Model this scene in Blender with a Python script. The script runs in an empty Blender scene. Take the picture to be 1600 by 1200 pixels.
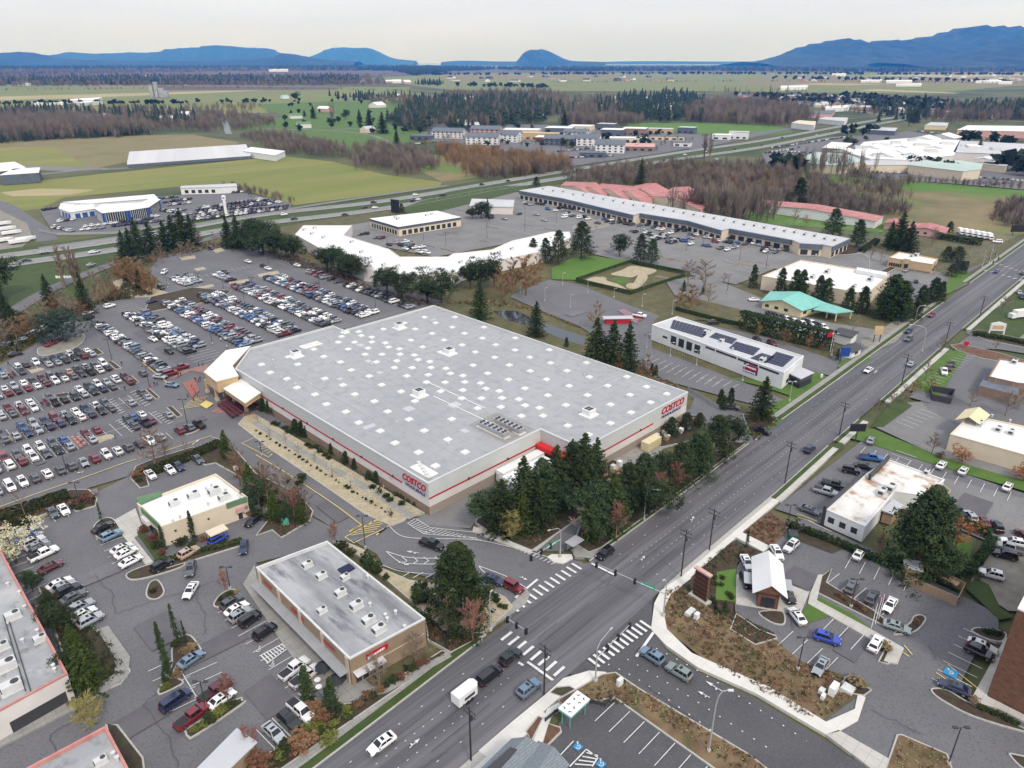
import bpy,bmesh,math,random
import numpy as np
from mathutils import Vector,Matrix,Euler
random.seed(7)
SC=bpy.context.scene
COL=SC.collection
FOC,PITCH,H=1130.0,math.radians(24.0),95.0
cam_d=bpy.data.cameras.new('camera'); cam=bpy.data.objects.new('camera',cam_d); COL.objects.link(cam)
cam.location=(0,0,H); cam.rotation_euler=(math.pi/2-PITCH,0,-math.pi/4)
cam_d.sensor_width=36; cam_d.sensor_fit='HORIZONTAL'; cam_d.lens=FOC*36/1600
cam_d.clip_start=1; cam_d.clip_end=300000
SC.camera=cam
SC.view_settings.view_transform='Standard'; SC.view_settings.look='None'
SC.view_settings.gamma=1; SC.view_settings.exposure=0.0
SUN_EL,SUN_AZ=math.radians(48),math.radians(200)
W=bpy.data.worlds.new('World'); SC.world=W; W.use_nodes=True
nt=W.node_tree; nt.nodes.clear()
def N(nt,t,**k):
 n=nt.nodes.new(t)
 for a,b in k.items():setattr(n,a,b)
 return n
out=N(nt,'ShaderNodeOutputWorld'); add=N(nt,'ShaderNodeAddShader')
sky=N(nt,'ShaderNodeTexSky',sky_type='NISHITA',sun_disc=False)
sky.sun_elevation=SUN_EL; sky.sun_rotation=SUN_AZ; sky.air_density=1; sky.dust_density=4
bg1=N(nt,'ShaderNodeBackground'); bg1.inputs[1].default_value=0.05
nt.links.new(sky.outputs[0],bg1.inputs[0])
tc=N(nt,'ShaderNodeTexCoord'); sep=N(nt,'ShaderNodeSeparateXYZ')
nt.links.new(tc.outputs['Generated'],sep.inputs[0])
rp=N(nt,'ShaderNodeValToRGB'); nt.links.new(sep.outputs[2],rp.inputs[0])
e=rp.color_ramp.elements
e[0].position=0.0; e[0].color=(.71,.775,1.08,1)
e[1].position=1.0; e[1].color=(1.04,1.08,1.20,1)
q=e.new(0.03); q.color=(.755,.81,1.12,1)
q=e.new(0.09); q.color=(.745,.775,.93,1)
mp=N(nt,'ShaderNodeMapping'); mp.inputs['Scale'].default_value=(2.2,2.2,16)
nt.links.new(tc.outputs['Generated'],mp.inputs[0])
nz=N(nt,'ShaderNodeTexNoise'); nz.inputs['Scale'].default_value=1.6; nz.inputs['Detail'].default_value=5
nt.links.new(mp.outputs[0],nz.inputs[0])
mr=N(nt,'ShaderNodeMapRange'); mr.inputs[1].default_value=.3; mr.inputs[2].default_value=.7
mr.inputs[3].default_value=.93; mr.inputs[4].default_value=1.05
nt.links.new(nz.outputs[0],mr.inputs[0])
mx=N(nt,'ShaderNodeMix',data_type='RGBA',blend_type='MULTIPLY'); mx.inputs[0].default_value=1
nt.links.new(rp.outputs[0],mx.inputs[6]); nt.links.new(mr.outputs[0],mx.inputs[7])
bg2=N(nt,'ShaderNodeBackground'); bg2.inputs[1].default_value=1.0
nt.links.new(mx.outputs[2],bg2.inputs[0])
nt.links.new(bg1.outputs[0],add.inputs[0]); nt.links.new(bg2.outputs[0],add.inputs[1]); nt.links.new(add.outputs[0],out.inputs[0])
sd=bpy.data.lights.new('sun','SUN'); sd.energy=2.0; sd.angle=math.radians(10); sd.color=(1,.96,.9)
so=bpy.data.objects.new('sun',sd); COL.objects.link(so)
sdir=Vector((math.sin(SUN_AZ)*math.cos(SUN_EL),math.cos(SUN_AZ)*math.cos(SUN_EL),math.sin(SUN_EL)))
so.rotation_euler=sdir.to_track_quat('Z','Y').to_euler()
SQ=math.sqrt(.5)
def G(x,y,z=0.0):
 """ground (or height z) point under photograph pixel x, y; X runs along the road, Y away to the left"""
 dx=x-800; dy=600-y
 fw=FOC*math.cos(PITCH)+dy*math.sin(PITCH); up=-FOC*math.sin(PITCH)+dy*math.cos(PITCH)
 t=(z-H)/up
 return(SQ*(fw*t+dx*t),SQ*(fw*t-dx*t))
def P(X,Y,Z):
 F=SQ*(X+Y); R=SQ*(X-Y); u=Z-H
 d=F*math.cos(PITCH)-u*math.sin(PITCH); v=F*math.sin(PITCH)+u*math.cos(PITCH)
 return(800+FOC*R/d,600-FOC*v/d)
def ztop(bx,by,ty,z0=0):
 """height of something standing at pixel (bx,by) whose top shows at pixel row ty"""
 X,Y=G(bx,by,z0); lo,hi=z0,90.0
 for _ in range(30):
  m=(lo+hi)/2
  if P(X,Y,m)[1]>ty:lo=m
  else:hi=m
 return m-z0
def tag(o,label=None,cat=None,group=None,kind=None):
 if label:o['label']=label
 if cat:o['category']=cat
 if group:o['group']=group
 if kind:o['kind']=kind
 return o
class MB:
 def __init__(s):s.v=[]; s.f=[]; s.m=[]; s.n=0
 def face(s,pts,m=0):
  i=len(s.v); s.v+=[tuple(p)for p in pts]; s.f.append(tuple(range(i,i+len(pts)))); s.m.append(m)
 def prism(s,poly,z0,z1,m=0,mt=None,bottom=False):
  if sum(poly[i][0]*poly[(i+1)%len(poly)][1]-poly[(i+1)%len(poly)][0]*poly[i][1]for i in range(len(poly)))<0:poly=poly[::-1]
  n=len(poly)
  for i in range(n):
   a,b=poly[i],poly[(i+1)%n]
   s.face([(a[0],a[1],z0),(b[0],b[1],z0),(b[0],b[1],z1),(a[0],a[1],z1)],m)
  s.face([(p[0],p[1],z1)for p in poly],m if mt is None else mt)
  if bottom:s.face([(p[0],p[1],z0)for p in poly[::-1]],m)
 def box(s,c,size,rot=0,m=0,mt=None):
  """c = centre of the base"""
  ca,sa=math.cos(rot),math.sin(rot); hx,hy=size[0]/2,size[1]/2
  s.prism([(c[0]+x*ca-y*sa,c[1]+x*sa+y*ca)for x,y in((-hx,-hy),(hx,-hy),(hx,hy),(-hx,hy))],c[2],c[2]+size[2],m,mt,True)
 def tube(s,p0,p1,r0,r1=None,n=6,m=0,cap=True):
  r1=r0 if r1 is None else r1
  p0,p1=Vector(p0),Vector(p1); d=(p1-p0)
  if d.length<1e-6:return
  d.normalize(); a=d.orthogonal().normalized(); b=d.cross(a)
  i=len(s.v)
  for p,r in((p0,r0),(p1,r1)):
   for k in range(n):
    t=2*math.pi*k/n; s.v.append(tuple(p+(a*math.cos(t)+b*math.sin(t))*r))
  for k in range(n):
   s.f.append((i+k,i+(k+1)%n,i+n+(k+1)%n,i+n+k)); s.m.append(m)
  if cap:s.f.append(tuple(i+n+k for k in range(n))); s.m.append(m)
 def path(s,pts,r0,r1=None,n=6,m=0):
  r1=r0 if r1 is None else r1; k=len(pts)-1
  for i in range(k):s.tube(pts[i],pts[i+1],r0+(r1-r0)*i/k,r0+(r1-r0)*(i+1)/k,n,m)
 def data(s,name,mats,origin=(0,0,0),smooth=False):
  me=bpy.data.meshes.new(name)
  ox,oy,oz=origin
  me.from_pydata([(x-ox,y-oy,z-oz)for x,y,z in s.v],[],s.f)
  if not isinstance(mats,(list,tuple)):mats=[mats]
  for m in mats:me.materials.append(m)
  me.polygons.foreach_set('material_index',s.m)
  if smooth:me.polygons.foreach_set('use_smooth',[True]*len(s.f))
  me.update(); return me
 def build(s,name,mats,parent=None,smooth=False,origin=None):
  if parent is not None and origin is None:origin=parent['_o']if '_o' in parent else(0,0,0)
  o=bpy.data.objects.new(name,s.data(name,mats,origin or(0,0,0),smooth))
  COL.objects.link(o)
  if parent is not None:o.parent=parent
  elif origin:o.location=origin
  return o
ORIG={}
def thing(name,label,cat,loc,group=None,rz=0):
 o=bpy.data.objects.new(name,None); COL.objects.link(o)
 o.empty_display_size=1; o.location=loc; o.rotation_euler=(0,0,rz)
 ORIG[o.name]=tuple(loc)
 return tag(o,label,cat,group)
def part(mb,name,mats,parent,smooth=False,local=False):
 """mesh child of a thing; geometry given in world coordinates unless local"""
 org=(0,0,0)if local else ORIG[parent.name]
 o=bpy.data.objects.new(name,mb.data(name,mats,org,smooth)); COL.objects.link(o); o.parent=parent
 ORIG[o.name]=org
 return o
def struct(mb,name,mats):
 o=mb.build(name,mats); o['kind']='structure'; return o
ORD=['','first','second','third','fourth','fifth','sixth','seventh','eighth','ninth','tenth','11th','12th','13th']
def ordl(n):return ORD[n]if n<14 else('%dst'%n if n%10==1 and n!=111 and n!=11 else '%dnd'%n if n%10==2 and n!=12 else '%drd'%n if n%10==3 and n!=13 else '%dth'%n)
MT={}
def mat(name,c,c2=None,scale=.3,detail=6,rough=.85,lo=.35,hi=.65,metal=0,c3=None,s3=2.,lo3=.5,hi3=.75,rnd=0,bump=0,bs=8,stretch=None,spec=.3,seam=None,rot=0):
 m=bpy.data.materials.new(name); m.use_nodes=True; nt=m.node_tree; b=nt.nodes['Principled BSDF']
 b.inputs['Roughness'].default_value=rough; b.inputs['Metallic'].default_value=metal
 b.inputs['Specular IOR Level'].default_value=spec
 tc=N(nt,'ShaderNodeTexCoord'); src=tc.outputs['Object']
 if stretch or rot:
  mp=N(nt,'ShaderNodeMapping'); nt.links.new(src,mp.inputs[0]); src=mp.outputs[0]
  mp.inputs['Scale'].default_value=stretch or(1,1,1); mp.inputs['Rotation'].default_value=(0,0,rot)
 def noise(sc,det):
  n=N(nt,'ShaderNodeTexNoise'); n.inputs['Scale'].default_value=sc; n.inputs['Detail'].default_value=det; n.inputs['Roughness'].default_value=.6
  nt.links.new(src,n.inputs[0]); return n.outputs[0]
 def mix(fac,a,bb,lo,hi):
  r=N(nt,'ShaderNodeMapRange'); r.inputs[1].default_value=lo; r.inputs[2].default_value=hi; nt.links.new(fac,r.inputs[0])
  x=N(nt,'ShaderNodeMix',data_type='RGBA'); nt.links.new(r.outputs[0],x.inputs[0])
  for v,s in((a,6),(bb,7)):
   if isinstance(v,tuple):x.inputs[s].default_value=(*v,1)
   else:nt.links.new(v,x.inputs[s])
  return x.outputs[2]
 colr=c
 if c2:colr=mix(noise(scale,detail),c,c2,lo,hi)
 if c3:colr=mix(noise(s3,5),colr,c3,lo3,hi3)
 if seam:
  br=N(nt,'ShaderNodeTexBrick'); br.offset=0; nt.links.new(src,br.inputs[0]); br.inputs['Scale'].default_value=1
  br.inputs['Brick Width'].default_value=seam[0]; br.inputs['Row Height'].default_value=seam[1]; br.inputs['Mortar Size'].default_value=seam[2]
  br.inputs['Mortar Smooth'].default_value=.3
  x=N(nt,'ShaderNodeMix',data_type='RGBA'); nt.links.new(br.outputs['Fac'],x.inputs[0])
  if isinstance(colr,tuple):x.inputs[6].default_value=(*colr,1)
  else:nt.links.new(colr,x.inputs[6])
  x.inputs[7].default_value=(*seam[3],1); colr=x.outputs[2]
 if rnd:
  oi=N(nt,'ShaderNodeObjectInfo'); hs=N(nt,'ShaderNodeHueSaturation')
  r=N(nt,'ShaderNodeMapRange'); r.inputs[3].default_value=1-rnd; r.inputs[4].default_value=1+rnd
  nt.links.new(oi.outputs['Random'],r.inputs[0]); nt.links.new(r.outputs[0],hs.inputs['Value'])
  r2=N(nt,'ShaderNodeMapRange'); r2.inputs[3].default_value=.5-rnd*.06; r2.inputs[4].default_value=.5+rnd*.06
  nt.links.new(oi.outputs['Random'],r2.inputs[0]); nt.links.new(r2.outputs[0],hs.inputs['Hue'])
  if isinstance(colr,tuple):hs.inputs['Color'].default_value=(*colr,1)
  else:nt.links.new(colr,hs.inputs['Color'])
  colr=hs.outputs[0]
 if isinstance(colr,tuple):b.inputs['Base Color'].default_value=(*colr,1)
 else:nt.links.new(colr,b.inputs['Base Color'])
 if bump:
  bm_=N(nt,'ShaderNodeBump'); bm_.inputs['Strength'].default_value=bump; bm_.inputs['Distance'].default_value=.1
  nt.links.new(noise(bs,4),bm_.inputs['Height']); nt.links.new(bm_.outputs[0],b.inputs['Normal'])
 MT[name]=m; return m
mat('ground',(.08,.095,.032),(.115,.105,.055),.02,8,c3=(.04,.06,.02),s3=.006,lo3=.45,hi3=.6)
mat('asphalt',(.120,.1185,.125),(.158,.155,.161),.07,9,lo=.3,hi=.7,c3=(.065,.063,.072),s3=3.0,lo3=.5,hi3=.78)
mat('asphalt_dark',(.07,.069,.075),(.088,.086,.09),.12,9,c3=(.12,.118,.12),s3=3,lo3=.5,hi3=.8)
mat('asphalt_pale',(.16,.158,.155),(.20,.195,.19),.07,9,c3=(.12,.118,.118),s3=1.5,lo3=.5,hi3=.8)
mat('asphalt_tar',(.06,.059,.065),rough=.6)
mat('road_asphalt',(.09,.088,.097),(.155,.15,.157),.32,4,stretch=(.02,1.3,1),lo=.38,hi=.62,c3=(.075,.075,.08),s3=1.6,lo3=.5,hi3=.75)
mat('highway',(.20,.20,.19),(.25,.245,.235),.05,8,c3=(.16,.16,.155),s3=.3)
mat('patch_pale',(.135,.132,.14),(.165,.16,.168),.3,8,c3=(.09,.088,.095),s3=2.5)
mat('patch',(.10,.096,.104),(.12,.115,.122),.3,6)
mat('concrete',(.40,.385,.35),(.48,.46,.42),.3,8,seam=(1.8,1.8,.04,(.30,.29,.27)))
mat('concrete_new',(.54,.52,.48),(.62,.60,.55),.3,6,seam=(1.8,1.8,.04,(.5,.48,.45)))
mat('concrete_old',(.24,.235,.22),(.30,.29,.265),.4,8,seam=(1.6,1.6,.04,(.18,.17,.16)))
mat('kerb',(.42,.405,.37),(.34,.33,.30),1.5,5)
mat('kerb_rust',(.32,.13,.09),(.40,.34,.28),1.5,5)
mat('grass',(.035,.062,.013),(.058,.082,.022),.25,9,c3=(.075,.075,.035),s3=.7,lo3=.55,hi3=.8,bump=.4)
mat('rough_grass',(.075,.075,.03),(.13,.11,.055),.2,9,c3=(.05,.06,.02),s3=.8)
mat('grass_bright',(.06,.125,.018),(.085,.15,.028),.3,9,c3=(.08,.105,.035),s3=1.2)
mat('soil',(.04,.03,.02),(.07,.048,.032),.8,9,c3=(.05,.06,.025),s3=.5,lo3=.5,hi3=.7,bump=.5)
mat('redmulch',(.105,.050,.032),(.15,.085,.055),1.,9,c3=(.17,.13,.075),s3=.6,lo3=.5,hi3=.75,bump=.5)
mat('meadow',(.13,.075,.045),(.19,.14,.075),.35,9,c3=(.08,.075,.03),s3=.2,lo3=.48,hi3=.66,bump=.5)
mat('sand',(.34,.29,.19),(.43,.375,.26),.6,9,c3=(.20,.16,.09),s3=2.2,lo3=.5,hi3=.75)
mat('gravel',(.19,.175,.145),(.26,.24,.20),.4,9,c3=(.14,.15,.08),s3=.15,lo3=.55,hi3=.75)
mat('cobble',(.32,.31,.28),(.45,.43,.39),3.,6)
mat('brickpave',(.22,.12,.10),(.29,.17,.145),.8,6)
mat('field_olive',(.15,.165,.038),(.21,.20,.062),.012,8,stretch=(.3,1.5,1),c3=(.12,.17,.03),s3=.02,rot=.5)
mat('field_green',(.115,.15,.045),(.16,.18,.065),.006,8,c3=(.19,.18,.07),s3=.02,lo3=.45,hi3=.7)
mat('field_brown',(.17,.15,.07),(.21,.17,.085),.01,8,c3=(.11,.12,.04),s3=.02)
mat('field_soil',(.085,.062,.055),(.11,.08,.065),.005,8)
mat('field_tan',(.36,.30,.17),(.28,.24,.12),.01,8)
mat('wetland',(.22,.17,.09),(.10,.10,.04),.02,9,c3=(.12,.17,.04),s3=.012,lo3=.5,hi3=.62)
mat('lawn',(.07,.155,.02),(.095,.175,.03),.05,8,c3=(.09,.12,.035),s3=.4)
mat('paint_white',(.62,.62,.61),(.34,.34,.345),1.5,6,lo=.5,hi=.85)
mat('paint_yellow',(.62,.48,.17),(.40,.33,.16),1.5,6,lo=.5,hi=.8)
mat('paint_blue',(.03,.22,.42),rough=.6)
mat('paint_red',(.30,.10,.08),(.24,.13,.11),1.2,6)
m=mat('pond_water',(.02,.028,.03),rough=.08,spec=.6)
mat('stream_water',(.10,.11,.115),(.16,.17,.17),.05,4,rough=.4)
m=mat('sea_water',(.25,.30,.33),rough=.25,spec=.5)
mat('hill',(.002,.010,.02),(.008,.024,.034),.0015,12,lo=.42,hi=.58,c3=(.04,.055,.06),s3=.004,lo3=.5,hi3=.7)
HAZE=5.5e-5
# ================================================================ GROUND, ROADS, LOTS
def W2(poly,z=0):return[G(x,y,z)for x,y in poly]
g=MB(); S=40900
g.face([(-1400,-1400,-.4),(S,-1400,-.4),(S,S,-.4),(-1400,S,-.4)]); struct(g,'ground',MT['ground'])
ZL={'field':-.38,'lot':0.0,'mark':0.30,'patch':0.285}
def sheet(name,poly,m,layer='field',px=True):
 ZL[layer]+=.004 if layer!='patch' else.0004
 b=MB(); pts=W2(poly)if px else poly
 a=sum(pts[i][0]*pts[(i+1)%len(pts)][1]-pts[(i+1)%len(pts)][0]*pts[i][1]for i in range(len(pts)))
 if a<0:pts=pts[::-1]
 b.face([(x,y,ZL[layer])for x,y in pts]); return struct(b,name,MT[m])
def smooth_line(pts,k=6):
 """Catmull-Rom through the points"""
 o=[]; n=len(pts)
 for i in range(n-1):
  p0,p1,p2,p3=pts[max(i-1,0)],pts[i],pts[i+1],pts[min(i+2,n-1)]
  for j in range(k):
   t=j/k
   o.append(tuple(.5*(2*p1[a]+(p2[a]-p0[a])*t+(2*p0[a]-5*p1[a]+4*p2[a]-p3[a])*t*t+(3*p1[a]-p0[a]-3*p2[a]+p3[a])*t**3)for a in(0,1)))
 o.append(tuple(pts[-1])); return o
def closed_smooth(pts,k=4):
 n=len(pts); o=[]
 for i in range(n):
  p0,p1,p2,p3=pts[i-1],pts[i],pts[(i+1)%n],pts[(i+2)%n]
  for j in range(k):
   t=j/k
   o.append(tuple(.5*(2*p1[a]+(p2[a]-p0[a])*t+(2*p0[a]-5*p1[a]+4*p2[a]-p3[a])*t*t+(3*p1[a]-p0[a]-3*p2[a]+p3[a])*t**3)for a in(0,1)))
 return o
def ribbon_geo(b,pts,w,z,m=0,off=0,dash=None):
 """flat ribbon along a world polyline; dash=(on, gap)"""
 P2=[Vector(p)for p in pts]; segs=[]
 if dash:
  acc=0; on=True; rem=dash[0]
  for a,c in zip(P2,P2[1:]):
   L=(c-a).length; t=0; d=(c-a)/max(L,1e-6)
   while t<L-1e-6:
    s_=min(rem,L-t)
    if on:segs.append((a+d*t,a+d*(t+s_)))
    t+=s_; rem-=s_
    if rem<=1e-6:on=not on; rem=dash[0]if on else dash[1]
  for a,c in segs:
   d=(c-a).normalized(); n=Vector((-d.y,d.x))
   a2,c2=a+n*off,c+n*off
   b.face([(*(a2-n*w/2),z),(*(c2-n*w/2),z),(*(c2+n*w/2),z),(*(a2+n*w/2),z)],m)
  return
 L_,R_=[],[]
 for i,p in enumerate(P2):
  d=(P2[min(i+1,len(P2)-1)]-P2[max(i-1,0)]).normalized(); n=Vector((-d.y,d.x))
  L_.append(p+n*(off+w/2)); R_.append(p+n*(off-w/2))
 for i in range(len(P2)-1):
  b.face([(*R_[i],z),(*R_[i+1],z),(*L_[i+1],z),(*L_[i],z)],m)
def ribbon(name,pts,w,m,layer='field',px=True,sm=True,off=0):
 ZL[layer]+=.004
 p=W2(pts)if px else pts
 if sm:p=smooth_line(p)
 b=MB(); ribbon_geo(b,p,w,ZL[layer],0,off); return struct(b,name,MT[m])
for poly,m in(
([(-300,118),(-300,108),(900,107),(2000,108),(2000,118),(900,117)],'field_soil'),
([(560,122),(760,114),(1000,114),(1650,113),(1650,128),(1450,146),(1100,142),(860,142),(700,140)],'field_green'),
([(680,118),(900,117),(1010,121),(940,124),(700,126)],'field_brown'),
([(1180,122),(1650,119),(1650,133),(1400,136),(1150,131)],'field_brown'),
([(1370,139),(1500,145),(1490,146),(1340,141)],'field_tan'),
([(1270,130),(1400,131),(1330,133),(1230,132)],'field_tan'),
([(1340,118),(1600,115),(1650,117),(1500,121)],'field_tan'),
([(-60,133),(120,131),(400,134),(640,136),(640,152),(560,170),(300,172),(-60,175)],'field_green'),
([(120,132),(420,134),(400,140),(150,138)],'field_brown'),
([(60,149),(260,144),(420,140),(330,145),(120,153),(-60,158),(-60,152)],'field_tan'),
([(-60,158),(60,160),(170,167),(60,174),(-60,176)],'field_olive'),
([(240,134),(540,136),(520,140),(260,141)],'field_soil'),
([(330,104),(640,107),(640,110),(330,108)],'field_tan'),
([(430,142),(660,145),(700,154),(560,158),(430,150)],'field_green'),
([(395,163),(520,158),(640,160),(700,176),(690,200),(640,222),(540,242),(470,225),(380,204),(370,190),(450,182)],'grass_bright'),
([(360,158),(400,164),(420,176),(340,178)],'field_olive'),
([(-80,226),(100,216),(226,211),(300,210),(375,222),(352,232),(200,252),(148,263),(-80,260)],'field_brown'),
([(-80,232),(85,229),(140,262),(-80,262)],'field_olive'),
([(-80,297),(150,272),(440,243),(520,252),(600,272),(690,284),(688,291),(460,320),(380,296),(280,291),(100,308),(62,326),(-80,340)],'field_olive'),
([(0,300),(60,294),(150,296),(110,304),(20,306)],'field_tan'),
([(645,238),(690,242),(755,262),(760,275),(690,284),(660,268)],'wetland'),
([(980,192),(1100,192),(1215,196),(1240,206),(1180,214),(1040,206),(985,203)],'lawn'),
([(1200,262),(1300,275),(1650,305),(1650,345),(1560,380),(1490,365),(1400,352),(1300,310),(1180,290)],'wetland'),
([(1190,262),(1320,274),(1640,300),(1640,308),(1400,296),(1190,275)],'lawn'),
([(1090,295),(1260,325),(1400,345),(1380,362),(1180,348)],'lawn'),
([(1380,352),(1460,362),(1560,380),(1590,385),(1500,416),(1405,390)],'lawn'),
([(0,395),(250,372),(330,362),(360,352),(330,375),(200,420),(0,520),(-60,540),(-60,400)],'grass'),
):
 sheet('field',poly,m)
ribbon('stream',[(342,178),(352,192),(355,203),(358,209)],9,'stream_water')
for pts,w in(([(400,201),(500,203),(570,209),(600,218),(608,224)],7),([(520,202),(640,198),(690,195)],7),([(610,176),(560,178),(470,184)],6),
([(-80,283),(60,272),(150,263),(200,262),(440,240)],9),([(0,258),(60,262),(120,264),(150,262)],26)):
 ribbon('farm_road',pts,w,'asphalt_pale')
ribbon('farm_road',[(-60,304),(0,318),(40,344),(66,362),(74,376)],11,'asphalt')
sheet('boat_yard',[(-60,330),(0,328),(42,348),(52,372),(30,388),(-60,400)],'gravel')
HN=[(-60,409),(20,398),(187,375),(400,337),(600,314),(800,281),(1050,240),(1200,218),(1360,189),(1437,178),(1510,165)]
HS=[(-60,428),(25,412),(187,389),(400,351),(600,326),(800,291),(1050,250),(1200,228),(1360,196),(1437,182),(1510,167)]
ribbon('verge',[((a[0]+b[0])/2,(a[1]+b[1])/2)for a,b in zip(HN,HS)],62,'grass')
ribbon('highway',HN,12.5,'highway','lot'); ribbon('highway',HS,12.5,'highway','lot')
mk=MB(); ZL['mark']+=.004
for h in(HN,HS):
 w=smooth_line(W2(h))
 ribbon_geo(mk,w,.3,ZL['mark'],0,5); ribbon_geo(mk,w,.3,ZL['mark'],0,-5); ribbon_geo(mk,w,.25,ZL['mark'],0,0,(3,9))
struct(mk,'highway_markings',MT['paint_white'])
ribbon('frontage_road',[(60,388),(200,368),(330,347),(460,325),(600,304),(700,290)],6,'asphalt_pale','lot')
ribbon('ramp_road',[(-80,520),(0,497),(60,462),(110,438),(175,413),(250,390),(330,372),(360,356)],7.5,'asphalt','lot')
ribbon('road',[(1300,168),(1370,178),(1440,184),(1600,190)],12,'highway','lot')
sheet('verge',[(640,320),(800,296),(870,288),(1330,372),(1480,366),(1600,380),(1510,440),(1160,690),(790,1000),(430,1230),(-60,1230),(-60,800),(-60,560),(100,470),(330,372),(460,350)],'rough_grass')
sheet('warehouse_lot',[(-60,600),(20,560),(60,535),(105,500),(150,478),(175,470),(205,468),(262,450),(232,425),(250,400),(345,385),(395,384),(690,470),(700,500),(530,650),(330,690),(300,705),(205,735),(60,795),(-60,840)],'asphalt','lot')
sheet('lot_patch',[(205,520),(243,508),(272,522),(232,538)],'patch','lot')
sheet('lot_patch',[(240,545),(262,538),(330,575),(318,590)],'patch','lot')
sheet('lot_patch',[(-40,752),(0,743),(210,680),(225,686),(0,757),(-40,770)],'patch','lot')
sheet('lot_patch',[(-40,693),(0,688),(90,662),(100,668),(0,702),(-40,712)],'patch','lot')
sheet('lot_patch',[(165,618),(215,603),(225,610),(172,628)],'patch','lot')
sheet('lot_patch',[(330,600),(285,575),(262,560),(330,560),(352,585)],'patch','lot')
rp_=random.Random(8)
for x,y,w_,h_ in((150,900,9,5),(250,985,6,9),(340,1010,10,4),(420,1090,5,8),(230,1120,12,5),(1250,905,6,5),(1330,1010,7,3.5),(1520,790,9,6),(1440,620,7,6),(300,660,8,3),(120,780,10,2.5),(520,800,3,9),(700,890,6,3),(60,720,3,6),(420,465,8,5),(480,445,12,4),(1080,420,14,7),(960,390,16,5),(700,365,14,5),(900,490,9,5)):
 X,Y=G(x,y); sheet('lot_patch',[(X+w_*.5*a+rp_.uniform(-.4,.4),Y+h_*.5*c+rp_.uniform(-.4,.4))for a,c in((-1,-1),(1,-1),(1,1),(-1,1))],'patch' if rp_.random()<.6 else 'patch_pale','patch',px=False)
ribbon('access_road',[(-80,812),(60,768),(210,724),(300,690),(345,668)],11.5,'asphalt','lot')
sheet('access_road',[(330,640),(382,655),(500,728),(640,812),(700,850),(790,868),(905,880),(955,880),(960,905),(800,985),(770,940),(700,910),(640,895),(560,850),(480,800),(440,760),(380,720),(345,700),(290,690)],'asphalt','lot')
sheet('access_road',[(600,822),(640,808),(668,815),(745,830),(800,852),(850,868),(910,878),(900,905),(800,960),(770,925),(690,905),(600,885),(585,860)],'asphalt','lot')
sheet('restaurant_lot',[(-60,860),(20,835),(200,745),(330,705),(390,745),(400,775),(440,790),(470,800),(560,845),(520,850),(400,880),(430,960),(600,1100),(560,1130),(430,1220),(-60,1220)],'asphalt','lot')
sheet('dock_yard',[(648,812),(780,742),(860,715),(905,690),(880,745),(800,790),(745,812),(735,826),(668,820)],'asphalt_pale','lot')
sheet('dock_yard',[(940,700),(1072,640),(1082,660),(1045,690),(1010,735),(955,735),(925,720)],'concrete_old','lot')
sheet('side_drive',[(1060,605),(1105,628),(1160,645),(1178,660),(1215,668),(1170,695),(1150,690),(1090,655),(1040,640)],'asphalt','lot')
sheet('side_drive',[(832,862),(920,795),(965,758),(1010,735),(1080,690),(1084,700),(1015,752),(930,812),(880,862)],'asphalt','lot')
RL=[(380,1240),(440,1198),(800,960),(1000,809),(1270,612),(1500,445),(1600,378),(1700,315)]
RR=[(700,1215),(760,1166),(1130,846),(1290,700),(1400,600),(1540,485),(1640,418),(1750,340)]
gl,gr=[G(*p)for p in RL],[G(*p)for p in RR]
KL=[(-20,72.2),(32,72.9),(44.5,73.4),(66,74.4),(100,75.1),(130,75.6),(170,76.9),(225,77.7),(299,79.3),(380,80.8),(560,84)]
KR=[(-20,57.4),(52,57.9),(65,58.0),(109,59.8),(131,60.1),(150,60.2),(185,61.3),(236,62.4),(291,63.8),(350,64.9),(560,68.5)]
def lerpx(K,x):
 for a,c in zip(K,K[1:]):
  if a[0]<=x<=c[0]:return a[1]+(c[1]-a[1])*(x-a[0])/(c[0]-a[0])
def kline(K,x0,x1,off=0):
 xs=sorted({x0,x1}|{k[0]for k in K if x0<k[0]<x1}); return[(x,lerpx(K,x)+off)for x in xs]
def lane(f,x0,x1):
 n=14; return[(x0+(x1-x0)*i/n,lerpx(KL,x0+(x1-x0)*i/n)*(1-f)+lerpx(KR,x0+(x1-x0)*i/n)*f)for i in range(n+1)]
sheet('road',[(960,870),(990,890),(1068,898),(1020,930),(1018,985),(1042,1018),(1090,1050),(1180,1092),(1290,1158),(1460,1270),(1100,1270),(960,1080),(880,1050),(850,1086),(790,1010),(800,960),(830,950)],'asphalt_dark','lot')
sheet('road',kline(KR,-20,560)+kline(KL,-20,560)[::-1],'road_asphalt','lot',px=False)
sheet('side_street',[(1487,545),(1520,520),(1660,548),(1660,562),(1560,546)],'asphalt','lot')
sheet('side_street',[(1330,425),(1480,432),(1545,408),(1490,440),(1520,440),(1480,460),(1330,436)],'asphalt','lot')
sheet('shop_lot',[(1210,795),(1345,690),(1400,705),(1640,785),(1640,900),(1580,862),(1480,820),(1420,790),(1290,822)],'asphalt','lot')
sheet('shop_lot',[(1470,745),(1640,790),(1640,860),(1560,850),(1470,800)],'asphalt_pale','lot')
sheet('tan_lot',[(1368,668),(1400,630),(1440,628),(1500,650),(1490,700),(1640,735),(1640,762),(1480,720)],'asphalt_pale','lot')
sheet('brick_lot',[(1420,605),(1500,545),(1560,555),(1640,590),(1640,700),(1520,680),(1450,640)],'asphalt','lot')
sheet('gravel_lot',[(1560,468),(1640,480),(1640,540),(1555,518)],'gravel','lot')
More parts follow.
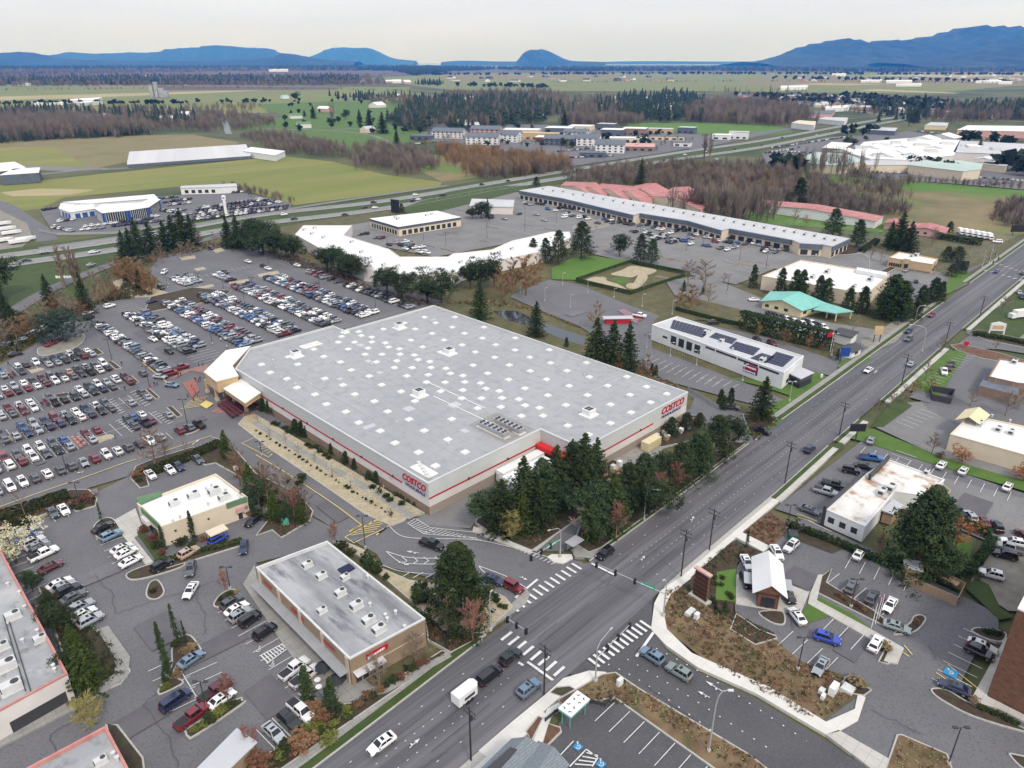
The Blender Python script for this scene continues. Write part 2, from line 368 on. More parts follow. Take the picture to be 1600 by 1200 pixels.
sheet('coffee_lot',[(1160,870),(1200,848),(1225,815),(1262,812),(1380,868),(1430,895),(1560,960),(1560,990),(1530,1010),(1490,1090),(1640,1145),(1640,1240),(1400,1240),(1300,1140),(1270,1130),(1342,1080),(1280,1050),(1150,975),(1145,900)],'asphalt','lot')
sheet('gravel_lot',[(1525,880),(1600,820),(1660,860),(1660,960),(1575,955),(1515,915)],'gravel','lot')
sheet('drive_pad',[(1150,898),(1175,896),(1235,915),(1265,925),(1250,962),(1150,945)],'concrete','lot')
sheet('corner_lot',[(885,1105),(962,1095),(1095,1190),(1140,1230),(800,1230),(860,1160)],'asphalt_dark','lot')
sheet('mall_lot',[(545,352),(650,335),(740,305),(815,300),(870,322),(1320,396),(1345,388),(1400,402),(1480,430),(1450,460),(1400,450),(1210,420),(1150,445),(1020,418),(930,398),(880,375),(840,372),(680,402),(570,380),(520,368)],'asphalt_pale','lot')
sheet('arena_lot',[(1040,440),(1100,430),(1200,470),(1200,500),(1300,520),(1290,530),(1180,495),(1100,470),(1060,470)],'asphalt_pale','lot')
sheet('vacant_lot',[(796,464),(858,437),(905,445),(985,478),(1050,500),(1110,520),(1112,532),(1058,500),(1020,512),(1018,565),(1000,575),(960,545),(905,510),(850,488)],'asphalt','lot')
sheet('office_lot',[(1020,545),(1180,605),(1235,630),(1225,645),(1130,620),(1020,590),(1000,570)],'asphalt','lot')
sheet('office_lot',[(1090,505),(1200,528),(1310,565),(1305,590),(1260,578),(1180,540),(1100,515)],'asphalt','lot')
sheet('tire_lot',[(1180,478),(1300,505),(1400,520),(1385,535),(1340,550),(1300,530),(1190,495)],'asphalt_pale','lot')
sheet('grey_lot',[(1395,440),(1455,445),(1440,475),(1400,470)],'asphalt','lot')
sheet('booth_lot',[(1300,560),(1340,535),(1385,548),(1345,572),(1310,575)],'asphalt','lot')
sheet('dealer_lot',[(62,330),(100,322),(280,305),(370,298),(455,318),(455,325),(310,342),(170,364),(85,366)],'asphalt','lot')
sheet('mall_lot',[(1190,240),(1290,215),(1420,205),(1640,240),(1640,300),(1500,288),(1330,276),(1200,262)],'asphalt','lot')
sheet('mall_lot',[(640,215),(700,195),(860,195),(1000,205),(1180,215),(1030,240),(880,262),(760,235)],'asphalt','lot')
sheet('mall_lot',[(1060,222),(1200,205),(1330,185),(1380,180),(1300,190),(1190,212),(1080,235)],'asphalt','lot')
for poly,m in(
([(862,420),(905,398),(985,408),(975,412),(905,438),(862,437)],'lawn'),
([(905,435),(985,412),(1062,430),(985,460),(900,440)],'rough_grass'),
([(680,480),(690,470),(785,472),(850,493),(903,514),(958,550),(1000,580),(1085,622),(1078,640),(680,520)],'rough_grass'),
([(1020,505),(1060,460),(1180,490),(1160,508),(1090,500),(1060,512)],'rough_grass'),
([(1130,590),(1190,604),(1260,628),(1308,596),(1272,580),(1240,600),(1185,595)],'grass_bright'),
([(1235,620),(1262,628),(1180,690),(1160,665),(1190,640)],'grass_bright'),
([(1305,568),(1345,555),(1362,562),(1325,580)],'grass_bright'),
([(1345,535),(1400,500),(1440,490),(1400,535),(1375,545),(1350,542)],'gravel'),
([(1490,425),(1510,425),(1520,435),(1500,448),(1450,480),(1470,455)],'grass_bright'),
([(1520,500),(1640,440),(1640,520),(1545,522)],'grass'),
([(1320,684),(1345,690),(1470,730),(1640,780),(1640,765),(1480,718),(1365,672),(1335,670)],'grass_bright'),
([(1360,668),(1400,620),(1425,635),(1380,668)],'grass'),
([(1215,770),(1305,695),(1312,690),(1320,698),(1220,778)],'grass'),
([(1395,870),(1440,800),(1520,855),(1500,925),(1450,905)],'grass_bright'),
([(1508,920),(1524,904),(1545,915),(1562,950),(1585,965),(1562,970)],'grass'),
([(1202,801),(1236,824),(1204,858),(1158,833)],'redmulch'),
([(1230,840),(1258,825),(1320,858),(1300,866)],'soil'),
([(1085,896),(1112,866),(1147,846),(1192,864),(1152,880),(1145,960),(1210,990),(1195,1010),(1040,960),(1048,925)],'soil'),
([(1035,920),(1060,915),(1120,960),(1210,1000),(1250,1035),(1330,1060),(1345,1085),(1290,1125),(1262,1128),(1130,1055),(1040,985)],'meadow'),
([(1120,895),(1150,890),(1148,942),(1118,938)],'lawn'),
([(1253,960),(1270,930),(1330,960),(1362,985),(1360,985),(1310,960),(1262,975)],'grass_bright'),
([(700,300),(745,292),(830,290),(820,297),(690,330),(640,336),(620,328)],'grass'),
):
 sheet('ground_cover',poly,m,'lot')
sheet('ground_cover',[(236,50),(284,55),(284,60.4),(236,59.3)],'grass_bright','lot',px=False); sheet('ground_cover',[(312,46),(480,40),(480,63),(312,60.9)],'grass','lot',px=False)
sheet('pond',[(770,487),(805,486),(850,505),(915,528),(912,542),(880,532),(835,512),(790,500)],'pond_water','lot')
sheet('water',[(640,102),(900,101.5),(1240,101.5),(1240,99.6),(640,99.6)],'sea_water')
def slab(name,poly,m,h=.3,px=True,smooth=False,kerb=None):
 pts=W2(poly)if px else poly; h+=.07
 if smooth:pts=closed_smooth(pts)
 b=MB()
 if kerb:
  c=Vector((sum(p[0]for p in pts)/len(pts),sum(p[1]for p in pts)/len(pts)))
  inner=[]; n=len(pts)
  ar=sum(pts[i][0]*pts[(i+1)%n][1]-pts[(i+1)%n][0]*pts[i][1]for i in range(n)); sg=1 if ar>0 else-1
  for i in range(n):
   d=Vector(pts[(i+1)%n])-Vector(pts[i-1])
   if d.length<1e-6:d=Vector((1,0))
   d.normalize(); inner.append(tuple(Vector(pts[i])+Vector((-d.y,d.x))*sg*.28))
  b.prism(pts,-.3,h,1,1); b.face([(*p,h+.004)for p in(inner if sg>0 else inner[::-1])],0)
  return struct(b,name,[MT[m],MT[kerb]])
 b.prism(pts,-.3,h,0); return struct(b,name,MT[m])
KB='kerb'
slab('planting_bed',[(382,652),(398,648),(664,803),(640,808),(632,815),(612,823),(570,805),(480,743),(420,702),(372,664)],'sand',.29,kerb=KB)
b=MB(); w=smooth_line(W2([(398,661),(480,712),(560,757),(610,787),(645,811)])); ribbon_geo(b,w,2.2,.375); struct(b,'footpath',MT['concrete_old'])
beds=[
('planting_bed',[(-60,870),(-60,815),(0,806),(60,788),(110,766),(140,766),(153,780),(150,792),(118,801),(108,790),(52,812),(56,828),(20,836)],'soil',0),
('planting_bed',[(203,748),(212,730),(240,718),(300,700),(330,700),(366,700),(400,740),(440,760),(470,775),(490,800),(485,815),(440,842),(425,830),(400,838),(418,815),(415,790),(390,755),(336,725),(320,728),(297,717),(229,745),(234,760),(218,764)],'soil',0),
('planting_bed',[(146,825),(160,812),(178,812),(190,832),(172,838),(152,842)],'soil',1),
('planting_bed',[(198,898),(228,885),(265,876),(268,868),(290,884),(240,902),(205,908)],'soil',1),
('planting_bed',[(240,879),(380,846),(382,853),(262,890)],'soil',0),
('planting_bed',[(228,928),(234,912),(248,908),(258,926),(246,938),(232,937)],'soil',1),
('planting_bed',[(334,944),(345,930),(362,922),(375,926),(372,936),(350,950),(336,950)],'soil',1),
('planting_bed',[(268,1018),(275,1000),(298,994),(317,1018),(314,1024),(288,1030),(272,1055),(288,1068),(256,1086),(247,1086),(249,1076),(262,1060),(268,1040)],'soil',1),
('planting_bed',[(290,1148),(296,1138),(370,1094),(380,1096),(380,1102),(306,1152),(294,1154)],'soil',1),
('planting_bed',[(60,920),(100,925),(150,985),(182,1010),(205,1050),(190,1070),(130,1095),(110,1060),(90,1000)],'soil',0),
('planting_bed',[(165,1134),(185,1134),(225,1185),(232,1240),(190,1240)],'soil',0),
('planting_bed',[(465,1085),(478,1082),(510,1105),(560,1098),(690,1018),(700,1025),(430,1212),(400,1230),(380,1200),(430,1172),(452,1158),(500,1120)],'soil',0),
('planting_bed',[(520,847),(530,846),(545,850),(572,862),(598,890),(640,908),(680,914),(740,920),(765,922),(790,935),(802,950),(790,962),(765,985),(690,1010),(672,1000),(664,960),(560,870)],'sand',0),
('planting_bed',[(664,964),(690,985),(760,992),(705,1022),(668,1002)],'soil',0),
('planting_bed',[(742,818),(760,830),(800,850),(832,862),(900,815),(1000,735),(960,720),(900,700),(860,745),(800,785),(745,812)],'soil',0),
('planting_bed',[(905,825),(930,812),(1010,752),(1082,695),(1140,690),(1165,695),(1000,815),(940,858),(920,865),(895,850)],'soil',0),
('planting_bed',[(985,692),(1040,650),(1090,650),(1100,665),(1080,690),(1035,700)],'soil',0),
('planting_bed',[(1160,648),(1215,655),(1180,690),(1165,665)],'soil',0),
('planting_bed',[(225,490),(235,465),(300,450),(362,455),(350,465),(300,478),(250,485)],'soil',0),
('planting_bed',[(175,440),(190,437),(262,458),(250,464),(205,465),(182,452)],'sand',0),
('planting_bed',[(145,504),(150,500),(182,521),(178,526)],'soil',0),
('planting_bed',[(60,545),(80,540),(110,530),(128,522),(133,530),(115,545),(65,557)],'gravel',1),
('planting_bed',[(142,548),(152,545),(162,552),(152,556)],'soil',0),('planting_bed',[(167,567),(176,565),(190,576),(180,578)],'soil',0),
('planting_bed',[(196,590),(206,588),(218,598),(208,601)],'soil',0),('planting_bed',[(227,610),(234,608),(250,622),(243,625)],'soil',0),
('planting_bed',[(260,638),(270,636),(285,650),(276,653)],'soil',0),('planting_bed',[(282,672),(294,668),(308,664),(312,672),(290,680)],'soil',1),
('planting_bed',[(44,580),(64,576),(70,578),(50,584)],'sand',0),('planting_bed',[(84,618),(107,614),(110,619),(90,623)],'soil',0),
('planting_bed',[(0,688),(28,678),(35,683),(6,695)],'sand',0),('planting_bed',[(148,685),(172,680),(182,683),(154,693)],'sand',0),
('planting_bed',[(332,392),(345,388),(352,392),(338,396)],'sand',0),('planting_bed',[(280,403),(304,400),(306,404),(284,407)],'sand',0),
('planting_bed',[(303,421),(318,418),(322,421),(308,424)],'sand',0),('planting_bed',[(304,451),(332,445),(335,448),(310,453)],'sand',0),
('planting_bed',[(357,442),(388,437),(390,441),(360,446)],'sand',0),('planting_bed',[(402,430),(434,424),(437,428),(406,434)],'sand',0),
('planting_bed',[(1184,958),(1222,957),(1226,977),(1205,975)],'soil',1),('planting_bed',[(1150,960),(1186,985),(1212,995),(1215,1000),(1180,1010),(1140,985)],'soil',0),
('planting_bed',[(1371,1035),(1384,1010),(1398,1012),(1410,1020),(1388,1040)],'soil',0),
('planting_bed',[(1310,1082),(1318,1060),(1328,1057),(1362,1080),(1350,1090)],'soil',0),
('planting_bed',[(1454,1082),(1458,1077),(1480,1080),(1515,1100),(1600,1140),(1600,1146),(1520,1122),(1470,1096)],'soil',1),
('planting_bed',[(1517,985),(1530,982),(1570,990),(1566,1005),(1540,1000),(1520,990)],'soil',1),
('planting_bed',[(1395,992),(1420,975),(1426,965),(1438,962),(1447,970),(1432,988),(1412,993)],'soil',1),
('planting_bed',[(1384,982),(1270,925),(1278,905),(1300,890),(1292,912),(1330,935),(1365,955),(1390,975)],'soil',0),
('planting_bed',[(1400,1150),(1408,1149),(1480,1180),(1500,1240),(1370,1240)],'meadow',0),('planting_bed',[(1576,1182),(1585,1180),(1640,1195),(1640,1215),(1600,1205)],'soil',1),
('planting_bed',[(940,1055),(962,1052),(1000,1078),(1170,1180),(1260,1250),(1180,1250),(960,1093),(880,1105),(870,1095),(900,1078)],'meadow',0),
('planting_bed',[(820,1145),(840,1120),(850,1125),(832,1160)],'redmulch',0),('planting_bed',[(845,1165),(855,1132),(876,1138),(878,1146),(852,1172)],'redmulch',0),
('planting_bed',[(858,1085),(868,1075),(890,1073),(900,1080),(878,1092)],'soil',0),
('planting_bed',[(1300,392),(1320,385),(1345,385),(1350,393),(1330,398),(1305,398)],'soil',1),
('planting_bed',[(1350,436),(1395,415),(1400,420),(1362,440)],'soil',0),
('planting_bed',[(1485,540),(1500,538),(1560,552),(1640,575),(1640,582),(1530,560),(1495,548)],'redmulch',0),
('planting_bed',[(1510,520),(1530,516),(1640,540),(1640,552),(1540,532)],'soil',0),
]
for nm,poly,m,sm in beds:slab(nm,poly,m,.28+.01*random.random(),smooth=bool(sm),kerb=KB)
for i,(x,y)in enumerate([(640,377),(670,385),(700,392),(708,366),(768,356),(756,378),(735,335),(720,330),(826,353),(860,360),(945,386),(985,354),(1040,405),(1060,408),(1090,411),(1145,413),(1165,415),(1185,412),(1160,388),(1210,394),(1110,385),(1090,372),(1050,352),(1040,435)]):
 X,Y=G(x,y); l=random.uniform(4,7)
 slab('planting_bed',[(X-1,Y-l),(X+1,Y-l),(X+1,Y+l),(X-1,Y+l)],'redmulch' if x>930 else 'soil',.28,px=False,kerb=KB)
slab('planting_bed',[(895,355),(920,345),(945,342),(965,346),(935,357),(905,362)],'gravel',.28,smooth=True,kerb=KB)
for m_,pl in(('sand',[(954,429),(971,423),(986,416),(1004,418),(1026,423),(1012,430),(998,430),(986,434),(970,432)]),('sand',[(914,440),(926,434),(938,434),(950,440),(968,446),(980,455),(955,452),(932,446)]),('sand',[(1000,428),(1012,432),(1005,445),(992,452),(984,450),(992,440)]),('field_tan',[(978,446),(986,443),(995,446),(990,451),(981,451)]),('field_tan',[(934,437),(941,433),(948,436),(944,440)]),('grass_bright',[(955,438),(968,434),(982,438),(974,444),(960,444)])):
 slab('planting_bed',pl,m_,.2+.01*(pl[0][0]%7),smooth=True)
def side(K,sg,x0,x1,rows):
 for o0,o1,m,nm in rows:
  A,B=kline(K,x0,x1,sg*o0),kline(K,x0,x1,sg*o1); h={'kerb':.26,'grass':.24}.get(m,.27)
  b=MB(); b.prism(A+B[::-1],-.3,h+.07); struct(b,nm,MT[m])
for x0,x1 in((-15,67),(98,168),(188,344),(385,540)):side(KL,1,x0,x1,((0,.25,'kerb','kerb'),(.25,1.7,'grass','verge'),(1.7,3.3,'concrete_old','pavement')))
for x0,x1 in((147,182),(186,204),(222,284),(312,540)):side(KR,-1,x0,x1,((0,.25,'kerb','kerb'),(.25,1.4,'grass','verge'),(1.4,2.9,'concrete','pavement')))
side(KR,-1,102,147,((0,.25,'kerb','kerb'),(.25,1.0,'cobble','cobble_strip'),(1.0,2.4,'concrete_new','pavement')))
side(KR,-1,47,63,((0,.25,'kerb','kerb'),(.25,1.5,'cobble','cobble_strip'),(1.5,3.0,'concrete_new','pavement')))
side(KR,-1,-15,47,((0,.25,'kerb','kerb'),(.25,1.5,'grass','verge'),(1.5,3.0,'concrete_old','pavement')))
slab('pavement',[(1017,985),(1022,945),(1032,925),(1060,905),(1080,905),(1048,930),(1036,955),(1042,985),(1080,1022),(1200,1075),(1290,1130),(1335,1110),(1340,1085),(1352,1092),(1340,1128),(1310,1145),(1290,1150),(1180,1085),(1090,1045),(1040,1010)],'concrete_new',.28)
slab('pavement',[(1290,1150),(1310,1143),(1480,1240),(1410,1240)],'concrete',.28)
slab('pavement',[(855,1085),(880,1062),(920,1050),(945,1052),(985,1070),(1180,1195),(1230,1240),(1195,1240),(1130,1190),(985,1090),(965,1072),(925,1075),(885,1082),(845,1118),(790,1165),(760,1185),(748,1175),(800,1130)],'concrete_new',.28)
slab('pavement',[(832,1162),(855,1110),(872,1100),(880,1106),(862,1118),(845,1170)],'concrete_new',.29)
slab('pavement',[(785,958),(800,945),(822,920),(828,930),(822,945),(800,960),(760,985),(740,992),(740,985)],'concrete_old',.28)
slab('pavement',[(855,872),(862,868),(893,868),(895,874),(880,882),(865,880)],'concrete_new',.285)
slab('pavement',[(890,856),(920,852),(945,862),(925,874),(898,872)],'concrete_old',.275)
slab('pavement',[(178,815),(212,796),(225,830),(210,842),(240,880),(228,884),(190,836)],'concrete',.29)
slab('pavement',[(380,915),(398,885),(402,905),(546,1040),(582,1075),(600,1075),(700,1020),(706,1028),(605,1085),(540,1100),(520,1108),(480,1060),(440,1005)],'concrete_old',.29)
slab('pavement',[(152,985),(170,980),(204,1028),(200,1060),(140,1098),(60,1140),(-40,1190),(-40,1165),(110,1098),(180,1055),(180,1030)],'concrete_old',.29)
slab('pavement',[(740,824),(832,862),(826,866),(738,832)],'concrete',.285)
slab('pavement',[(745,826),(780,806),(835,850),(905,800),(960,755),(962,760),(905,806),(838,862)],'kerb',.15)
slab('pavement',[(1147,840),(1158,833),(1204,856),(1192,864)],'concrete_new',.29)
slab('verge',[(214,834),(221,830),(262,873),(300,866),(264,879),(250,885)],'grass',.3)
slab('pavement',[(1265,930),(1278,900),(1285,900),(1276,940),(1360,985),(1412,1015),(1402,1040),(1380,1035),(1388,1018),(1350,995),(1262,945)],'concrete',.3)
slab('pavement',[(1515,1097),(1569,1000),(1576,998),(1542,1090),(1640,1140),(1640,1150),(1560,1110),(1525,1100)],'concrete',.3)
slab('plaza',[(262,596),(300,580),(345,590),(350,630),(330,645),(385,650),(398,645),(385,640),(405,620),(365,570),(320,572),(285,580)],'brickpave',.22)
sheet('paving',[(285,600),(305,592),(312,612),(300,622)],'paint_red','mark')
# ================================================================ PAINTED MARKINGS
def marks(name,m,fn):
 b=MB(); ZL['mark']+=.004; fn(b,ZL['mark']); return struct(b,name,MT[m])
def line(b,z,p,q,w=.14,px=True):
 a=Vector(G(*p)if px else p); c=Vector(G(*q)if px else q); d=(c-a)
 if d.length<1e-6:return
 d.normalize(); n=Vector((-d.y,d.x))*w/2
 b.face([(*(a-n),z),(*(c-n),z),(*(c+n),z),(*(a+n),z)])
def stalls(b,z,a,c,depth,sp=2.75,w=.12,px=True):
 """stall lines at right angles to the line a->c, on the side given by the sign of depth"""
 a=Vector(G(*a)if px else a); c=Vector(G(*c)if px else c); d=c-a; L=d.length; d.normalize(); n=Vector((-d.y,d.x))
 k=int(L/sp)
 for i in range(k+1):
  p=a+d*(i*sp); line(b,z,p,p+n*depth,w,False)
def f(b,z):
 for y in(275.3,258.3,240.5,223.8,207.0):
  stalls(b,z,(19,y),(62,y),5.2,2.72,px=False); stalls(b,z,(19,y),(62,y),-5.2,2.72,px=False)
  line(b,z,(19,y),(62,y),.12,False)
 stalls(b,z,(12,190),(62,190),5.2,2.72,px=False)
 for x in(91,108,124,141,158):
  stalls(b,z,(x,236),(x,340),5.2,2.72,px=False); stalls(b,z,(x,236),(x,340),-5.2,2.72,px=False)
 stalls(b,z,(73.5,236),(73.5,308),-5.2,2.72,px=False); stalls(b,z,(178,236),(178,375),5.2,2.72,px=False)
 stalls(b,z,(113,345),(160,345),5,2.72,px=False)
 stalls(b,z,(229,745),(330,705),5,2.8); stalls(b,z,(54,812),(108,791),-5,2.8)
 stalls(b,z,(183,822),(222,876),-5,2.8); stalls(b,z,(384,938),(500,1058),-5.5,2.8)
 stalls(b,z,(283,1028),(328,1120),-5.3,2.8); stalls(b,z,(320,1128),(285,1050),-5.3,2.8)
 stalls(b,z,(430,1172),(500,1120),5.3,2.8)
 line(b,z,(283,1050),(326,1122),.14); stalls(b,z,(30,840),(60,900),-5.2,2.8); stalls(b,z,(62,905),(150,985),-5.2,2.8)
 stalls(b,z,(1352,700),(1600,776),-5.2,2.8); stalls(b,z,(1262,815),(1375,735),-5.5,2.8)
 stalls(b,z,(1400,705),(1270,805),5.2,2.8)
 stalls(b,z,(1330,872),(1420,905),-4.8,2.75); stalls(b,z,(1302,969),(1358,999),-5.2,2.8)
 stalls(b,z,(1215,1010),(1300,1062),5.2,2.8); stalls(b,z,(1290,915),(1400,975),5.2,2.8)
 stalls(b,z,(1510,1090),(1560,1000),5.3,2.8); stalls(b,z,(962,1098),(1120,1210),-5.4,2.8)
 stalls(b,z,(1020,558),(1165,605),-5,2.8); stalls(b,z,(1030,580),(1120,608),5,2.8)
 stalls(b,z,(1440,598),(1500,552),-5,2.8); stalls(b,z,(1400,660),(1440,640),-5,2.8)
 line(b,z,(868,1190),(896,1160),.16)
 stalls(b,z,(1180,560),(1240,575),5,2.8)
 for y0 in(318,330,342,354,366):
  pass
marks('parking_markings','paint_white',f)
def f(b,z):
 for k in range(9):
  y=240-k*18
  stalls(b,z,(330,y),(520,y),5,2.8,.1,False); stalls(b,z,(330,y),(520,y),-5,2.8,.1,False)
 for k in range(5):stalls(b,z,(300+k*17,290),(300+k*17,400),5,2.8,.1,False)
def f2(b,z):
 def zebra(p,q,n,ln,w=.52):
  a,c=Vector(G(*p)),Vector(G(*q)); d=(c-a).normalized();
  nrm=Vector((-d.y,d.x))
  for i in range(n):
   s=a.lerp(c,(i+.5)/n); line(b,z,s-nrm*ln/2,s+nrm*ln/2,w,False)
 zebra((798,955),(905,884),12,2.6)
 zebra((786,992),(880,1055),8,2.8,.55)
 zebra((924,1040),(1012,975),12,2.6)
 zebra((1552,411),(1600,427),6,2.4); zebra((1536,422),(1600,440),7,2.4)
 line(b,z,(805,936),(840,907),.5); line(b,z,(824,1036),(864,1065),.5); line(b,z,(810,1037),(818,1042),.5)
 line(b,z,(994,1028),(1021,990),.5); line(b,z,(924,882),(960,900),.5)
 for pts in([(603,863),(640,873),(700,874)],[(603,863),(625,880),(650,883),(700,883)],[(748,886),(790,902),(822,920)],[(748,886),(760,898),(800,918)]):
  ribbon_geo(b,smooth_line(W2(pts)),.16,z)
 for x in(628,645,662,680):line(b,z,(x,872),(x+8,878),.16); line(b,z,(x+8,878),(x,883),.16)
 ribbon_geo(b,smooth_line(W2([(608,823),(625,838),(655,843),(740,845),(800,857),(835,866),(860,873)])),.15,z)
 for k in range(9):line(b,z,(637+k*3.2,820+k*1.9),(649+k*3.8,812+k*2.6),.16)
 for k in range(13):line(b,z,(664+k*6.6,834+k*.9),(680+k*6,826+k*1.6),.14)
 line(b,z,(636,819),(662,836),.14); line(b,z,(662,836),(745,842),.14); line(b,z,(650,812),(672,826),.14); line(b,z,(672,826),(748,834),.14)
 for k in range(12):line(b,z,(795+k*6,855+k*2.6),(801+k*6,852+k*2.6),.16)
 ribbon_geo(b,smooth_line(W2([(598,885),(625,894),(660,898),(700,900)])),.14,z)
 for x in(625,645,665,690):line(b,z,(x,905),(x+16,896),.14)
 def arrow(p,q,s=1):
  a,c=Vector(G(*p)),Vector(G(*q)); d=(c-a).normalized(); n=Vector((-d.y,d.x)); L=(c-a).length
  line(b,z,a,a+d*L*.65,.13*s,False)
  t=a+d*L; u=a+d*L*.6; b.face([(*(u-n*.32*s),z),(*t,z),(*(u+n*.32*s),z)])
  b.face([(*(a+d*L*.2),z),(*(a+d*L*.4),z),(*(a+d*L*.3+n*.55*s),z)])
 for p,q in(((655,866),(635,863)),((622,880),(640,885)),((812,903),(824,908)),((640,1171),(656,1156)),((1002,879),(1007,870)),((1080,817),(1084,808)),
((1128,1082),(1102,1066)),((1109,1092),(1090,1082)),((1366,585),(1370,580)),((132,738),(120,741)),((300,697),(312,688))):
  arrow(p,q)
 for fr,dash in((.2,(.4,4.2)),(.4,(.3,1.5)),(.585,(.3,1.5)),(.8,(.4,4.2))):
  ribbon_geo(b,lane(fr,-10,64),.11,z,0,0,dash); ribbon_geo(b,lane(fr,104,300),.11,z,0,0,dash)
 for a in([(980,1032),(1060,1080),(1210,1178)],[(1025,1015),(1110,1062),(1260,1160)],[(950,1040),(1010,1072),(1190,1200)]):
  ribbon_geo(b,smooth_line(W2(a)),.2,z,0,0,(.25,1.7))
 for k in range(9):line(b,z,(406+k*1.4,1027+k*1.5),(445+k*1.1,1006+k*.75),.2)if k in(0,8)else None; line(b,z,(408+k*4.6,1026-k*2.4),(419+k*4.4,1037-k*3.1),.22)
 for k in range(4):line(b,z,(898+k*6,1196-k*6),(925+k*3,1198-k*5),.2)
 for p,q in(((916,1173),(890,1200)),((916,1173),(934,1186)),((934,1186),(925,1200))):line(b,z,p,q,.2)
 for(x0,y0,x1,y1)in((168,628,186,648),(204,615,226,636),(181,660,205,676),(236,648,262,664)):
  for k in range(7):line(b,z,(x0+(x1-x0)*k/6,y0+(y1-y0)*k/6),(x0+(x1-x0)*k/6+9,y0+(y1-y0)*k/6-4),.2)
marks('mall_markings','paint_white',f); marks('road_markings','paint_white',f2)
def f(b,z):
 ribbon_geo(b,smooth_line(W2([(-60,815),(60,772),(130,748),(200,723),(240,712),(330,682)])),.22,z)
 ribbon_geo(b,smooth_line(W2([(175,527),(250,590),(268,602)])),.3,z)
 ribbon_geo(b,smooth_line(W2([(400,712),(450,742),(520,788),(565,822)])),.22,z)
 for p,q in(((345,598+90),(330,684)),((378,694),(400,684)),((378,694),(420,716)),((400,684),(436,702)),((420,716),(436,702))):line(b,z,p,q,.18)
 for k in range(5):line(b,z,(403+k*5,700+k*3),(420+k*4,697+k*2),.2)
 for k in range(6):line(b,z,(548+k*6,838-k*4),(585+k*4.5,832-k*4),.22)
 for p,q in(((539,841),(590,813)),((590,813),(610,822)),((539,841),(553,850)),((553,850),(608,824))):line(b,z,p,q,.2)
 for k in range(4):line(b,z,(546+k*4,833-k*2),(554+k*4,827-k*2),.35); line(b,z,(588+k*4,838-k*3),(596+k*4,832-k*3),.35)
 for k in range(7):line(b,z,(283+k*3,640-k*2.5),(312+k*2,636-k*2.5),.25)
 for k in range(5):line(b,z,(452+k*0,1008),(452,1009),.1)
 line(b,z,(1245,804),(1276,816),.16); line(b,z,(1246,810),(1272,818),.16); line(b,z,(1465,752),(1485,768),.16); line(b,z,(1472,785),(1485,768),.16)
 for q in((1262,915),(1252,962)):pass
 line(b,z,(1402,1016),(1420,1028),.2); line(b,z,(1412,1010),(1425,1025),.2)
 line(b,z,(1462,1053),(1520,1092),.18); line(b,z,(1480,1040),(1530,1080),.18)
marks('yellow_markings','paint_yellow',f)
sheet('paving',[(312,634),(322,627),(334,632),(323,640)],'paint_yellow','mark')
def bluesq(p,s=1.3):
 X,Y=G(*p); sheet('marking',[(X-s,Y-s),(X+s,Y-s),(X+s,Y+s),(X-s,Y+s)],'paint_blue','mark',px=False)
bluesq((903,1169),.6); bluesq((939,1196),.6); bluesq((1485,1053),1.0)
def f(b,z):
 for p,s in(((903,1169),.5),((939,1196),.5),((404,1018),.5),((425,1041),.5),((1485,1053),.5)):
  X,Y=G(*p)
  for k in range(10):
   a0,a1=math.radians(150+k*26),math.radians(176+k*26)
   line(b,z,(X+s*.7*math.cos(a0),Y+s*.7*math.sin(a0)),(X+s*.7*math.cos(a1),Y+s*.7*math.sin(a1)),.13,False)
  line(b,z,(X,Y),(X+s*.9,Y+s*.9),.15,False); line(b,z,(X+s*.45,Y+s*.45),(X+s*.95,Y-s*.1),.13,False)
  line(b,z,(X+s*1.0,Y+s*1.0),(X+s*1.3,Y+s*1.3),.25,False)
marks('parking_symbols','paint_white',f)
def f(b,z):
 for pts in([(180,960),(230,945),(300,922),(350,905)],[(222,1105),(265,1150),(280,1200)],[(222,1105),(250,1080)],[(80,1150),(95,1200)],[(80,1150),(160,1105)],
[(150,900),(175,930),(180,960)],[(1450,1010),(1458,1020),(1462,1035)],[(1360,1110),(1440,1150)],[(1235,965),(1240,985)],[(960,905),(935,925)],[(840,1000),(870,975)],
[(1290,730),(1250,768)],[(700,1178),(650,1205)],[(1010,1072),(1100,1140)],[(300,922),(320,960),(322,990)]):
  w=W2(pts); o=[w[0]]
  for a,c in zip(w,w[1:]):
   for k in range(1,7):o.append((a[0]+(c[0]-a[0])*k/6+random.uniform(-.3,.3),a[1]+(c[1]-a[1])*k/6+random.uniform(-.3,.3)))
  ribbon_geo(b,o,.09,z)
 rr=random.Random(5)
 for fr in(.3,.5,.68):ribbon_geo(b,lane(fr,-10,300),.09,z,0,0,(rr.uniform(8,14),rr.uniform(9,16)))
marks('crack_seals','asphalt_tar',f)
ZC=.3
